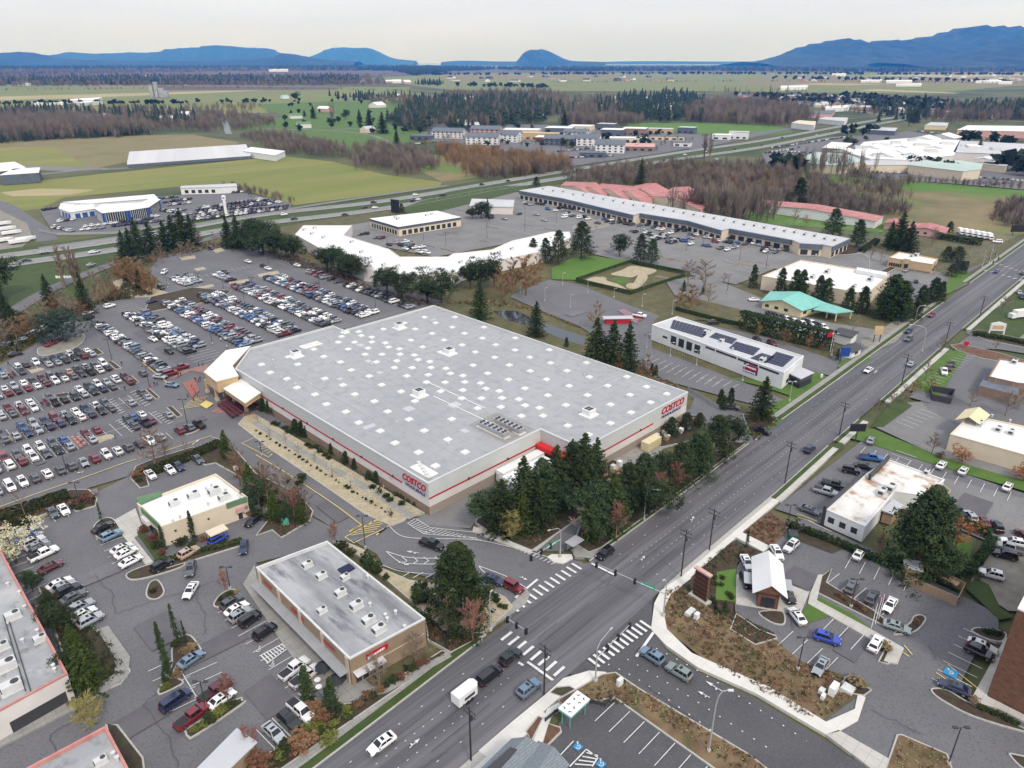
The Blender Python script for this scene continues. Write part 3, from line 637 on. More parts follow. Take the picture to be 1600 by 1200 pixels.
# ================================================================ CARS
def paint(name,c,rough=.25,metal=.0):
 m=bpy.data.materials.new(name); m.use_nodes=True; b=m.node_tree.nodes['Principled BSDF']; nt=m.node_tree
 b.inputs['Roughness'].default_value=rough; b.inputs['Metallic'].default_value=metal
 b.inputs['Coat Weight'].default_value=.6; b.inputs['Coat Roughness'].default_value=.08
 oi=N(nt,'ShaderNodeObjectInfo'); hs=N(nt,'ShaderNodeHueSaturation'); r=N(nt,'ShaderNodeMapRange'); r.inputs[3].default_value=.8; r.inputs[4].default_value=1.15
 nt.links.new(oi.outputs['Random'],r.inputs[0]); nt.links.new(r.outputs[0],hs.inputs['Value']); hs.inputs['Color'].default_value=(*c,1); nt.links.new(hs.outputs[0],b.inputs['Base Color'])
 MT[name]=m; return m
CC={'w':('white',(.72,.72,.71)),'s':('silver',(.36,.38,.40)),'g':('grey',(.10,.11,.12)),'k':('black',(.012,.012,.014)),'b':('blue',(.025,.09,.26)),'n':('dark blue',(.015,.025,.07)),
'r':('red',(.16,.014,.02)),'m':('maroon',(.09,.012,.018)),'a':('tan',(.42,.30,.22)),'t':('pale green-grey',(.22,.27,.25)),'l':('light blue',(.17,.25,.34)),'v':('bright blue',(.02,.05,.33))}
for k,(n_,c_)in CC.items():paint('paint_'+n_.replace(' ','_').replace('-','_'),c_,metal=.3 if k in 'sgl' else 0)
def PM(k):return MT['paint_'+CC[k][0].replace(' ','_').replace('-','_')]
def simple(name,c,rough=.5,metal=0,emit=None):
 m=bpy.data.materials.new(name); m.use_nodes=True; b=m.node_tree.nodes['Principled BSDF']
 b.inputs['Base Color'].default_value=(*c,1); b.inputs['Roughness'].default_value=rough; b.inputs['Metallic'].default_value=metal; MT[name]=m; return m
simple('car_glass',(.012,.014,.017),.08); simple('tyre',(.012,.012,.012),.8); simple('rim',(.4,.4,.42),.3,.8); simple('headlight',(.75,.78,.8),.15); simple('taillight',(.35,.01,.01),.3); simple('trim_black',(.015,.015,.016),.5)
KD={
'sedan':(4.75,1.84,1.45,.95,(-1.95,-1.15,.35,1.1)),'suv':(4.6,1.92,1.76,1.06,(-2.15,-1.75,.2,1.0)),'pickup':(5.75,1.98,1.86,1.12,(-.75,-.6,.95,1.55)),
'van':(5.1,1.98,1.85,1.08,(-2.4,-2.2,.7,1.6)),'jeep':(4.3,1.88,1.85,1.12,(-2.05,-2.0,.45,.75))}
def car_parts(kind):
 L,Wd,Hh,B,cab=KD[kind]; w=Wd/2; body=MB(); glass=MB(); roof=MB(); wheels=[]
 bed=kind=='pickup'
 nose=.78 if kind in('sedan',)else.95 if kind!='jeep' else 1.1
 st=[(-L/2,B*.78,.84),(-L/2+.12,B*.97,.95),(cab[0],B,1.0),(0,B,1.0),(cab[3],B*.99,1.0),(L/2-.55,B*nose,.96),(L/2-.12,B*nose*.9,.88),(L/2,B*nose*.62,.78)]
 secs=[]
 for x,zt,f in st:
  ww=w*f; secs.append([(x,-ww*.9,.28),(x,-ww,.5),(x,-ww,zt-.22),(x,-ww*.9,zt),(x,ww*.9,zt),(x,ww,zt-.22),(x,ww,.5),(x,ww*.9,.28)])
 for a,c in zip(secs,secs[1:]):
  for k in range(8):body.face([a[k],c[k],c[(k+1)%8],a[(k+1)%8]][::-1])
 body.face(secs[0]); body.face(secs[-1][::-1])
 x0,x1,x2,x3=cab; wb,wt=w*.88,w*.70; z0,z1=B-.02,Hh
 b0=[(x0,-wb,z0),(x3,-wb,z0),(x3,wb,z0),(x0,wb,z0)]; t0=[(x1,-wt,z1-.06),(x2,-wt,z1-.06),(x2,wt,z1-.06),(x1,wt,z1-.06)]
 for k in range(4):body.face([b0[k],b0[(k+1)%4],t0[(k+1)%4],t0[k]])
 body.face(t0)
 body.face([(x1+.12,-wt+.1,z1),(x2-.15,-wt+.1,z1),(x2-.15,wt-.1,z1),(x1+.12,wt-.1,z1)])
 for k in range(4):
  i=[(x1+.12,-wt+.1,z1),(x2-.15,-wt+.1,z1),(x2-.15,wt-.1,z1),(x1+.12,wt-.1,z1)]
  body.face([t0[k],t0[(k+1)%4],i[(k+1)%4],i[k]])
 def pane(q,s0,s1,u0=.08,u1=.92):
  a,b_,c,d=[Vector(v)for v in q]
  P_=lambda s,u:(a.lerp(b_,s)).lerp(d.lerp(c,s),u)
  n=(b_-a).cross(d-a).normalized()*.015
  glass.face([tuple(P_(s0,u0)+n),tuple(P_(s1,u0)+n),tuple(P_(s1,u1)+n),tuple(P_(s0,u1)+n)])
 sides=[(b0[0],b0[1],t0[1],t0[0]),(b0[2],b0[3],t0[3],t0[2])]
 for q in sides:
  if kind in('suv','van','jeep'):rng=((.05,.32),(.35,.62),(.65,.93))
  elif kind=='pickup':rng=((.06,.46),(.5,.92))
  else:rng=((.1,.48),(.52,.92))
  if q is sides[1]:rng=tuple((1-b_,1-a_)for a_,b_ in rng)
  for s0,s1 in rng:pane(q,s0,s1,.14,.9)
 pane((b0[1],b0[2],t0[2],t0[1]),.06,.94,.06,.95); pane((b0[3],b0[0],t0[0],t0[3]),.08,.92,.2,.92)
 if kind in('suv','sedan'):
  glass.face([(x2-.75,-.38,z1+.01),(x2-.28,-.38,z1+.01),(x2-.28,.38,z1+.01),(x2-.75,.38,z1+.01)])
 dark=MB()
 if bed:
  dark.face([(-L/2+.15,-w*.8,B+.012),(x0-.1,-w*.8,B+.012),(x0-.1,w*.8,B+.012),(-L/2+.15,w*.8,B+.012)])
 bits=[]
 for nm_,c_,sz in[('grille',(L/2-.02,0,.45),(.08,Wd*.5,.22)),('bumper',(-L/2,0,.4),(.1,Wd*.8,.14))]+[('mirror',(x3-.15,s*(w+.08),B+.02),(.14,.18,.14))for s in(-1,1)]:
  q=MB(); q.box(c_,sz); bits.append((nm_,q)); dark.box(c_,sz)
 if bed:bits.append(('bed',MB())); bits[-1][1].face([(-L/2+.15,-w*.8,B+.012),(x0-.1,-w*.8,B+.012),(x0-.1,w*.8,B+.012),(-L/2+.15,w*.8,B+.012)])
 wh=[]
 for sx in(-1,1):
  for sy in(-1,1):wh.append((sx*L*.305+(.05 if sx>0 else 0),sy*(w-.12),.35))
 lights=[(L/2-.1,s*w*.66,B*nose*.72)for s in(-1,1)]; tails=[(-L/2+.04,s*w*.75,B*.8)for s in(-1,1)]
 return body,glass,dark,wh,lights,tails,bits
CM={}
def wheel_mb(c,r=.35):
 t=MB(); s=1 if c[1]>0 else-1
 t.tube((c[0],c[1]-.11*s,c[2]),(c[0],c[1]+.11*s,c[2]),r,r,12,0,True)
 q=MB(); q.tube((c[0],c[1]+.10*s,c[2]),(c[0],c[1]+.118*s,c[2]),r*.62,r*.55,10,0,True); return t,q
for kd in KD:
 body,glass,dark,wh,li,ta,bits=car_parts(kd); D={}
 D['glass']=glass.data('windows',MT['car_glass']); D['bits']=[(q.data(n_,MT['trim_black']),n_)for n_,q in bits]
 D['wheel']=[]
 for c in wh:
  t,q=wheel_mb(c); D['wheel'].append((t.data('wheel',MT['tyre']),q.data('rim',MT['rim'])))
 def lm(c,m,n):
  b=MB(); b.box((c[0],c[1],c[2]-.08),(.12,.34,.16)); return b.data(n,m)
 D['lights']=[(lm(c,MT['headlight'],'headlight'),'headlight')for c in li]+[(lm(c,MT['taillight'],'taillight'),'taillight')for c in ta]
 simple_=MB()
 for src,mi in((body,0),(glass,1),(dark,2)):
  o_=len(simple_.v); simple_.v+=src.v; simple_.f+=[tuple(i+o_ for i in f_)for f_ in src.f]; simple_.m+=[mi]*len(src.f)
 for c in wh:simple_.tube((c[0],c[1]-.11,c[2]),(c[0],c[1]+.11,c[2]),.35,.35,8,2,True); simple_.box((c[0],c[1]*1.05,c[2]-.16),(.32,.2,.32),0,2)
 for c in li:simple_.box((c[0],c[1],c[2]-.08),(.12,.34,.16),0,3)
 for c in ta:simple_.box((c[0],c[1],c[2]-.08),(.12,.34,.16),0,4)
 D['simple']=simple_
 for col in CC:
  me=body.data('body',PM(col)); D['body',col]=me
  D['one',col]=simple_.data('parked_car',[PM(col),MT['car_glass'],MT['trim_black'],MT['headlight'],MT['taillight']])
 CM[kd]=D
KN={'sedan':('sedan','sedan'),'suv':('suv','SUV'),'pickup':('pickup_truck','pickup truck'),'van':('minivan','minivan'),'jeep':('off_road_car','boxy off-road car')}
CARS=[]
rcx=random.Random(21)
WT='wwwwwwwsssssgggggkkkkkknnnbbmrll'
def rk():return rcx.choice(('sedan','sedan','suv','suv','suv','suv','pickup','van','sedan'))
def car(px,py,hd,kind,col,label,group=None,world=False):
 X,Y=(px,py)if world else G(px,py)
 if isinstance(hd,tuple):
  T=G(*hd); hd=math.degrees(math.atan2(T[1]-Y,T[0]-X))
 CARS.append([X,Y,hd,kind,col,label,group,None])
def row(x0,y0,dx,dy,cols,hd,place,group,sp=2.72,kinds=None):
 """a line of parked cars; cols = one letter per bay, '.' empty"""
 for i,c in enumerate(cols):
  if c in '._T':continue
  kd=kinds[i]if kinds else rk()
  X=x0+dx*i*sp+rcx.uniform(-.12,.12); Y=y0+dy*i*sp+rcx.uniform(-.12,.12)
  CARS.append([X,Y,hd+rcx.uniform(-1.5,1.5)+(180 if rcx.random()<.3 else 0),kd,c,None,group,place])
for y,x0,sp,back,front,nm in((275.3,36.0,2.70,'b.wkwgngwkw','s.g..sskkms','far double row'),(258.3,28.4,2.65,'swwswkmgkagsgw','gsrkrwmwwgkkwk','second double row'),
(240.6,28.3,2.74,'srww.gT.wkwswmT','sgrw.kkkskng.m','third double row'),(223.8,25.2,2.74,'g.bsnrswnwg...','gsnsnnkwnkg.s.','fourth double row'),(207.0,19.8,2.8,'srgwwgb.rr..g..','swrwgks.s...gk.','fifth double row')):
 row(x0,y+2.55,1,0,back,270,'back line, %s, lower lot'%nm,'cars in the lower warehouse lot',sp)
 row(x0,y-2.55,1,0,front,90,'front line, %s, lower lot'%nm,'cars in the lower warehouse lot',sp)
row(14.6,192.6,1,0,'gswwgwggsrwwgnws.rgk',90,'single row beside the access road','cars in the lower warehouse lot',2.74)
for p,c,k in(((208,656),'b','suv'),((222,651),'w','sedan'),((237,661),'m','sedan'),((264,652),'s','sedan')):car(*p,90,k,c,'%s %s in the marked bays near the warehouse canopy'%(CC[c][0],KN[k][1]),'cars near the canopy')
car(207,632,90,'sedan','s','silver sedan between two hatched bays in the lower lot'); car(222,617,90,'suv','g','grey SUV at the end of the hatched bays',None); car(231,624,90,'sedan','s','silver sedan beside the curb island near the canopy')
car(224,587,90,'suv','g','grey SUV parked beside the island nearest the entrance'); car(251,592,300,'sedan','s','silver sedan driving past the warehouse entrance'); car(269,605,300,'sedan','l','light blue sedan stopping at the entrance crossing')
car(25,556,350,'sedan','k','black sedan driving above the lower warehouse lot'); car(80,541,30,'sedan','r','red sedan under the blue-green evergreen'); car(90,536,30,'sedan','m','maroon sedan beside the red one under the evergreen')
for i,(x,y)in enumerate(((10,541),(18,542),(30,538),(38,533),(46,528),(54,524),(60,520),(68,517),(76,510),(84,506))):car(x,y,38,rk(),'kkgskwwwws'[i],'%s car, %s from the left in the curved row below the ramp'%(CC['kkgskwwwws'[i]][0],ordl(i+1)),'cars below the ramp')
car(138,492,30,'sedan','w','white sedan turning at the corner of the upper lot'); car(140,499,30,'suv','k','black SUV at the corner of the upper lot'); car(172,481,10,'suv','w','white SUV driving along the top of the upper lot'); car(238,474,15,'sedan','n','dark blue sedan driving along the top of the upper lot')
def rnd(n,full=.97,pal=WT):return ''.join(rcx.choice(pal)if rcx.random()<full else '.' for _ in range(n))
row(75.6,307,0,-1,'gkwgnswkwwkggwlgkksgwkgks.r',0,'outermost single row, upper lot','cars in the upper warehouse lot',2.75)
UP=[(91,311,22,'kwnwwkgwggsgwwkwwwgskgk'),(108,315,27,None),(124,315,27,None),(141,319,29,None),(158,320,30,None)]
for i,(x,y0,n,s)in enumerate(UP):
 nm=ORD[i+1]
 row(x-2.55,y0,0,-1,s or rnd(n),0,'near line, %s double row, upper lot'%nm,'cars in the upper warehouse lot',2.75)
 row(x+2.55,y0-2,0,-1,rnd(n-1),180,'far line, %s double row, upper lot'%nm,'cars in the upper warehouse lot',2.75)
row(175.6,316,0,-1,rnd(30,.8,'kkkggwwsrm'),180,'tree belt row, upper lot','cars in the upper warehouse lot',2.75)
row(124,353,0,-1,'kswwwws',0,'small near cluster atop the upper lot','cars in the upper warehouse lot',2.75); row(129,352,0,-1,'ksswss',180,'small far cluster atop the upper lot','cars in the upper warehouse lot',2.75)
row(141,343,0,-1,'wssssk',0,'small right cluster atop the upper lot','cars in the upper warehouse lot',2.75)
for x,y,k,c,t in((257,428,'van','w','white van parked alone in the top corner of the upper lot'),(352,427,'sedan','k','black sedan alone among empty bays at the top'),(330,390,'sedan','k','dark sedan at the top edge of the upper lot'),(252,452,'suv','k','black SUV beside the planted spit'),(412,418,'sedan','k','black sedan on the short row near the tree belt'),(419,422,'sedan','w','white sedan on the short row near the tree belt'),
(388,411,'sedan','w','white sedan at the top middle of the upper lot'),(409,397,'sedan','k','black sedan in the farthest bays of the upper lot'),(465,417,'sedan','w','white sedan under the tree belt'),(321,473,'suv','k','dark SUV driving down an upper lot aisle'),(240,533,'sedan','w','white sedan driving in the nearest aisle of the upper lot'),(248,528,'suv','k','black SUV following in the nearest aisle'),(265,552,'sedan','k','black sedan waiting in the aisle near the canopy')):
 car(x,y,275 if 'van'!=k else 230,k,c,t)
car(283,578,5,'pickup','r','red pickup truck parked at the end of the nearest row by the canopy')
for x,y,hd,k,c,t in(
(236,746,270,'sedan','w','white sedan next to the rounded bed above the restaurant'),(266,738,270,'sedan','w','white sedan with black roof in the bays above the restaurant'),(280,733,270,'sedan','n','dark blue sedan in the bays above the restaurant'),(310,722,270,'sedan','g','grey sedan at the upper end of the restaurant bays'),
(84,806,270,'sedan','g','dark grey sedan next to a white one near the left border bed'),(101,801,270,'sedan','w','white sedan beside the curbed rust bed'),
(43,836,10,'suv','s','silver SUV, topmost of the left edge column'),(47,845,10,'sedan','b','blue sedan in the left edge column'),(54,852,10,'suv','w','white SUV in the left edge column'),(60,858,10,'sedan','s','silver sedan in the left edge column'),(66,865,10,'suv','g','grey SUV in the left edge column'),(70,871,8,'pickup','w','white pickup at the bottom of the left edge column'),(81,891,10,'sedan','m','maroon sedan alone below the white pickup'),
(95,917,8,'sedan','w','white sedan at the top of the lower left row'),(101,922,8,'sedan','s','silver sedan in the lower left row'),(109,928,8,'suv','k','black SUV in the lower left row'),(117,938,8,'sedan','g','grey sedan in the lower left row'),(129,954,8,'suv','s','silver SUV half hidden by the conifer'),(132,965,8,'sedan','w','white sedan near the end of the lower left row'),(143,975,8,'suv','s','silver SUV at the end of the lower left row'),
(162,829,15,'sedan','k','black sedan beside the small rounded bed'),(175,842,8,'suv','l','pale blue SUV below the black sedan'),(192,862,8,'sedan','w','white sedan, upper of three below the walkway'),(199,869,8,'sedan','w','white sedan, middle of three below the walkway'),(206,882,8,'sedan','w','white sedan, lowest of three below the walkway'),
(342,848,10,'suv','v','bright blue SUV in the drive-through lane'),(296,869,10,'suv','a','pale tan SUV in the drive-through lane'),(254,889,12,'suv','k','black SUV at the exit of the drive-through lane'),(382,860,240,'sedan','n','dark blue sedan between restaurant and brown shop building'),(299,895,240,'suv','g','dark grey SUV waiting above the rounded island'),(391,781,250,'suv','b','blue SUV at the right end of the restaurant'),(402,800,250,'suv','k','black SUV behind the restaurant'),(397,818,200,'sedan','k','black sedan in the drive-through curve'),
(299,928,225,'sedan','w','white sedan driving down the middle of the lower left lot'),(300,1036,10,'sedan','l','light blue sedan alone below the spire island'),(276,1101,10,'van','n','dark blue van in the lower bays'),(338,1086,8,'pickup','m','dark red pickup truck in the lower bays'),(348,1098,8,'sedan','w','white sedan beside the long curbed island'),(302,1126,10,'pickup','r','red pickup truck beside the long curbed island'),
(364,947,8,'suv','g','dark grey SUV at the upper end of the shop bays'),(371,957,8,'sedan','w','white sedan in the shop bays'),(377,967,8,'suv','s','silver SUV in the shop bays'),(392,974,8,'jeep','k','black boxy off-road car in the shop bays'),(415,993,8,'suv','k','black SUV at the end of the shop bays'),
(461,1051,8,'pickup','w','white pickup truck, upper of two by the patio'),(478,1063,8,'pickup','w','white pickup truck, lower of two by the patio'),(471,1117,275,'pickup','w','white pickup truck facing the lower bed'),(453,1133,275,'suv','k','dark SUV facing the lower bed'),(429,1151,275,'sedan','s','silver sedan facing the lower bed')):
 car(x,y,hd,k,c,t)
for x,y,hd,k,c,t in(
(597,1168,180,'sedan','w','white sedan alone on the main road at the bottom'),(826,1082,0,'suv','l','light blue SUV beside the tall wooden pole on the main road'),(798,1033,0,'suv','k','black SUV stopped at the crossing'),(765,1062,0,'van','k','black long SUV pulling the white trailer'),(945,870,180,'suv','k','black SUV beside the bus shelter leaving the junction'),
(1188,677,275,'pickup','k','black pickup truck pulling out of the side drive'),(1143,640,300,'sedan','k','black sedan in the side drive behind the warehouse'),(1264,706,0,'suv','n','dark blue SUV on the right lanes of the main road'),(1356,582,180,'sedan','w','white sedan on the main road beside the green corner'),(1423,572,0,'sedan','s','silver sedan on the far lane of the main road'),(1419,520,180,'sedan','n','dark sedan, left of a pair on the main road'),(1419,533,180,'suv','g','grey SUV, nearer of a pair on the main road'),(1455,495,180,'sedan','r','red sedan on the main road beyond the cedars'),
(1557,427,0,'sedan','b','blue sedan at the far junction'),(1597,429,0,'sedan','g','grey sedan at the far junction'),(1018,1031,(985,1010),'suv','l','pale blue wagon first in line on the side street'),(1060,1056,(1020,1032),'suv','t','grey-green SUV second in line on the side street'),
(803,923,(830,938),'jeep','r','red boxy off-road car waiting at the crossing'),(771,911,(803,923),'sedan','n','dark blue sedan half hidden behind the huge cedar'),(675,856,(710,868),'pickup','k','black pickup truck driving in the entrance road')):
 car(x,y,hd,k,c,t)
for x,y,hd,k,c,t in(
(1235,859,180,'suv','w','white SUV driving near the green dumpster'),(1341,871,(1352,855),'sedan','w','white sedan alone below the garden hedge'),(1360,692,10,'sedan','s','silver sedan by the grass strip near the black sign'),(1360,720,(1400,725),'pickup','b','blue pickup truck at the top of the stained-roof shop'),(1349,733,(1380,738),'sedan','k','black sedan second from top at the stained-roof shop'),(1329,740,(1370,748),'jeep','k','black off-road car third from top at the stained-roof shop'),
(1302,762,(1340,772),'pickup','k','black pickup truck in the middle of the stained-roof shop bays'),(1289,773,(1330,785),'pickup','s','silver pickup truck below the black pickup'),(1264,802,(1300,815),'sedan','g','grey sedan at the bottom of the stained-roof shop bays'),
(1470,731,(1480,720),'sedan','w','white sedan on the left side of the grass strip'),(1504,740,(1514,728),'sedan','w','white sedan in the middle of the grass strip bays'),(1573,765,(1582,752),'sedan','w','white sedan at the right end of the grass strip bays'),(1494,804,(1480,790),'pickup','k','black pickup truck with white cab cover by the garden'),(1514,812,(1500,795),'suv','s','silver SUV by the garden'),(1534,819,(1520,800),'sedan','m','maroon sedan by the garden'),(1556,828,(1545,808),'suv','k','black SUV by the garden hedge corner'),(1597,842,(1580,825),'sedan','m','maroon sedan at the right edge of the gravel'),
(1580,853,(1540,845),'suv','w','white SUV, top of three on the gravel'),(1577,862,(1535,850),'pickup','s','silver pickup truck, middle of three on the gravel'),(1569,872,(1530,862),'suv','k','black SUV, bottom of three on the gravel'),(1547,903,(1510,893),'suv','w','white SUV alone on the gravel'),
(1244,968,(1230,950),'sedan','w','white sedan beside the small bed at the coffee stand'),(1291,1003,(1320,1012),'suv','v','bright blue SUV in the coffee stand lot'),(1367,1012,(1380,990),'suv','w','white SUV next to the straw-coloured grass'),(1281,1047,(1270,1065),'sedan','s','silver sedan beside the meadow bank'),(1329,923,(1340,905),'suv','g','grey SUV under the double lamp post'),(1361,939,(1372,920),'suv','g','grey SUV left of the flagpoles'),(1389,951,(1378,970),'sedan','w','white sedan right of the flagpoles'),(1400,985,(1430,995),'sedan','t','pale green-grey sedan below the flagpoles'),
(1533,1015,(1565,1028),'sedan','w','white sedan by the tall wood-clad building'),(1528,1025,(1560,1040),'suv','k','black SUV by the tall wood-clad building'),(1489,1080,(1460,1068),'sedan','n','dark blue sedan beside the curved curb bed'),(1166,884,225,'sedan','w','white sedan in the left coffee stand lane'),(1165,914,225,'jeep','k','black car with white hood at the left coffee window'),(1231,936,225,'suv','k','black SUV at the right coffee window'),(1213,868,225,'sedan','w','white sedan queueing behind the coffee stand roof'),
(1474,584,200,'pickup','w','white pickup truck in the lot of the brick building'),(1482,578,200,'sedan','m','maroon car beside the white pickup at the brick building'),(1487,572,200,'sedan','k','black car at the top of the brick building row'),(1596,467,200,'suv','k','dark SUV at the right edge above the van'),(1592,460,200,'sedan','s','silver car at the right edge'),
(999,496,225+60,'pickup','w','white pickup truck on the red pad by the small red shed'),(1178,471,315,'sedan','w','white sedan in the lot left of the turquoise roof'),(1183,535,240,'suv','k','black car behind the office roof'),(1206,540,240,'suv','m','maroon car behind the office roof'),(1115,506,320,'sedan','k','black car by the fence above the office'),(1415,425,0,'sedan','s','silver sedan in front of the tan restaurant'),(1420,444,20,'sedan','k','black car in the small lot behind the gym'),(1431,442,20,'sedan','k','second black car in the small lot behind the gym'),
(1558,380,120,'van','w','white van on the lawn beyond the far junction'),(208-65,416,20,'sedan','s','silver sedan on the ramp beside the highway')):
 car(x,y,hd,k,c,t)
i=0
for x,y,c in((840,320,'k'),(847,321,'k'),(856,318,'k'),(882,326,'k'),(893,328,'k'),(909,332,'w'),(914,341,'k'),(934,336,'k'),(882,341,'w'),(892,338,'s'),(811,336,'k'),(838,337,'s'),(850,346,'s'),(1026,353,'r'),(1036,355,'r'),(993,364,'k'),(1009,360,'s'),(1009,365,'w'),(1034,367,'k'),(1026,372,'w'),(1048,366,'w'),(1040,369,'w'),(1063,360,'k'),(1070,362,'k'),(1092,363,'k'),(1097,365,'w'),(1105,368,'k'),(1020,374,'w'),(1028,375,'k'),(1045,381,'k'),(1058,376,'k'),(1068,378,'b'),(1075,373,'b'),(1079,374,'s'),(1120,379,'w'),(1140,373,'w'),(1146,389,'s'),(1149,388,'w'),(1194,394,'k'),(1212,396,'g'),(1168,380,'k'),(1178,382,'w'),(1186,382,'w'),(1194,383,'k'),(1205,387,'k'),(1196,395,'w'),(1255,395,'w'),(1263,396,'k'),(1276,399,'w'),
(565,368,'k'),(589,373,'g'),(620,381,'s'),(623,380,'l'),(629,367,'w'),(634,391,'w'),(642,389,'k'),(659,388,'w'),(667,397,'w'),(633,380,'w'),(608,384,'k')):
 i+=1; CARS.append([*G(x,y),rcx.choice((0,90,180,270)),rk(),c,None,'cars on the mall lot','lots around the strip mall'])
for x0,y0,x1,y1,n_ in((820,318,905,334,9),(905,336,1000,352,10),(1010,352,1120,374,14),(1120,372,1230,392,12),(985,358,1060,376,10),(1060,372,1150,392,7),(880,332,940,346,5),(560,360,660,392,8),(740,330,800,345,4)):
 for q_ in range(n_):t_=rcx.random(); CARS.append([*G(x0+(x1-x0)*t_+rcx.uniform(-4,4),y0+(y1-y0)*t_+rcx.uniform(0,6)),rcx.choice((0,90,180,270)),rk(),rcx.choice(WT),None,'cars on the mall lot','lots around the strip mall'])
for i in range(9):CARS.append([*G(1203+i*6.2,494+i*1.9),235,'pickup','kkgkwkwkw'[i],None,'trucks in the tire yard','row in front of the turquoise-roofed shop'])
for i in range(5):CARS.append([*G(1261+i*6,506+i*2),235,'pickup','kwkkw'[i],None,'trucks in the tire yard','short row by the black-roofed booth'])
def pxrow(p,q,place,group,hd,n=None,pal=WT):
 a,c=Vector(G(*p)),Vector(G(*q)); k=n or int((c-a).length/3.1)
 for i in range(k):
  s=a.lerp(c,(i+.5)/k); CARS.append([s.x,s.y,hd,rk(),rcx.choice(pal),None,group,place])
for j,(p,q)in enumerate((((300,340),(452,323)),((296,336),(425,320)),((306,331),(430,317)),((350,321),(395,315)),((175,355),(258,346)),((178,350),(240,343)),((125,361),(165,357)),((218,341),(250,339)),((250,329),(280,334)),((84,356),(115,363)),((66,330),(90,326)),((245,312),(280,309)),((362,302),(395,300)),((300,345),(450,327)),((310,327),(420,313)),((400,312),(440,318)),((185,345),(235,337)),((130,356),(180,350)),((262,341),(292,337)),((262,322),(300,318)),((90,348),(120,344)),((255,318),(300,312)),((262,333),(292,329)))):
 pxrow(p,q,'%s sales row of the car dealership'%ordl(j+1),'cars for sale at the dealership',40,pal='kkkggwwwssnn')
for x,y,c in((70,396,'s'),(42,409,'k'),(150,395,'s'),(146,396,'w'),(444,337,'w'),(460,344,'k'),(539,337,'k'),(570,326,'k'),(586,326,'w'),(584,318,'k'),(645,316,'k'),(654,313,'w'),(692,307,'k'),(649,306,'w'),(753,290,'k'),(794,284,'k'),(960,262,'k'),(1010,256,'w'),(1070,243,'w'),(1102,238,'w'),(1148,234,'k'),(1190,228,'k'),(1222,216,'k'),(1256,220,'w'),(1276,212,'w'),(1300,206,'k'),(1320,200,'k'),(1248,231,'k'),(1330,203,'w'),(1120,250,'w')):
 hN=smooth_line(W2(HN)); X,Y=G(x,y); j=min(range(len(hN)-1),key=lambda t:(hN[t][0]-X)**2+(hN[t][1]-Y)**2); hd=math.degrees(math.atan2(hN[j+1][1]-hN[j][1],hN[j+1][0]-hN[j][0]))
 CARS.append([X,Y,hd,rk(),c,None,'cars on the highway','highway traffic'])
for p,q,k in(((1205,232),(1330,214),50),((1195,240),(1240,234),18),((1290,268),(1420,272),20),((1500,276),(1600,284),14),((1530,292),(1580,286),6),((1230,238),(1275,240),16),((1430,205),(1490,212),25),((1500,216),(1600,222),30),((640,226),(700,222),14),((780,236),(850,246),24),((880,248),(960,244),22),((870,238),(930,232),14)):
 pxrow(p,q,'far lot','far parked cars',20,k)
CARS.sort(key=lambda c:math.hypot(c[0],c[1]))
big,rest=CARS[:300],CARS[300:]
seen={}
for c in big:
 if c[7]:seen.setdefault(c[7],[]).append(c)
for pl,cs in seen.items():
 cs.sort(key=lambda c:P(c[0],c[1],0)[0])
 for i,c in enumerate(cs):c[5]='%s %s, %s from the left in the %s'%(CC[c[4]][0],KN[c[3]][1],ordl(i+1),pl)
ZC=.34
for X,Y,hd,kd,col,lab,grp,pl in big:
 D=CM[kd]; rz=math.radians(hd); near=math.hypot(X,Y)<185
 nm=KN[kd][0]
 if near:
  r=thing(nm,lab,'car' if kd!='pickup' else 'truck',(X,Y,ZC),grp,rz)
  def ch(me,n,par=r):
   o=bpy.data.objects.new(n,me); COL.objects.link(o); o.parent=par; return o
  ch(D['body',col],'body'); ch(D['glass'],'windows')
  for t,q in D['wheel']:w_=ch(t,'wheel'); ch(q,'rim',w_)
  for me,n in D['lights']+D['bits']:ch(me,n)
 else:
  o=bpy.data.objects.new(nm,D['one',col]); COL.objects.link(o); o.location=(X,Y,ZC); o.rotation_euler=(0,0,rz); tag(o,lab,'car' if kd!='pickup' else 'truck',grp)
far=MB(); cols_=list(CC)
for X,Y,hd,kd,col,lab,grp,pl in rest:
 s=CM[kd]['simple']; ca,sa=math.cos(math.radians(hd)),math.sin(math.radians(hd)); o_=len(far.v)
 far.v+=[(X+x*ca-y*sa,Y+x*sa+y*ca,z+ZC)for x,y,z in s.v]; far.f+=[tuple(i+o_ for i in f_)for f_ in s.f]
 far.m+=[cols_.index(col)if m_==0 else len(cols_)+m_-1 for m_ in s.m]
if rest:
 o=far.build('parked_cars',[PM(c)for c in cols_]+[MT['car_glass'],MT['trim_black'],MT['headlight'],MT['taillight']]); tag(o,'mass of distant parked and moving cars','cars',kind='stuff')
print('cars',len(CARS))
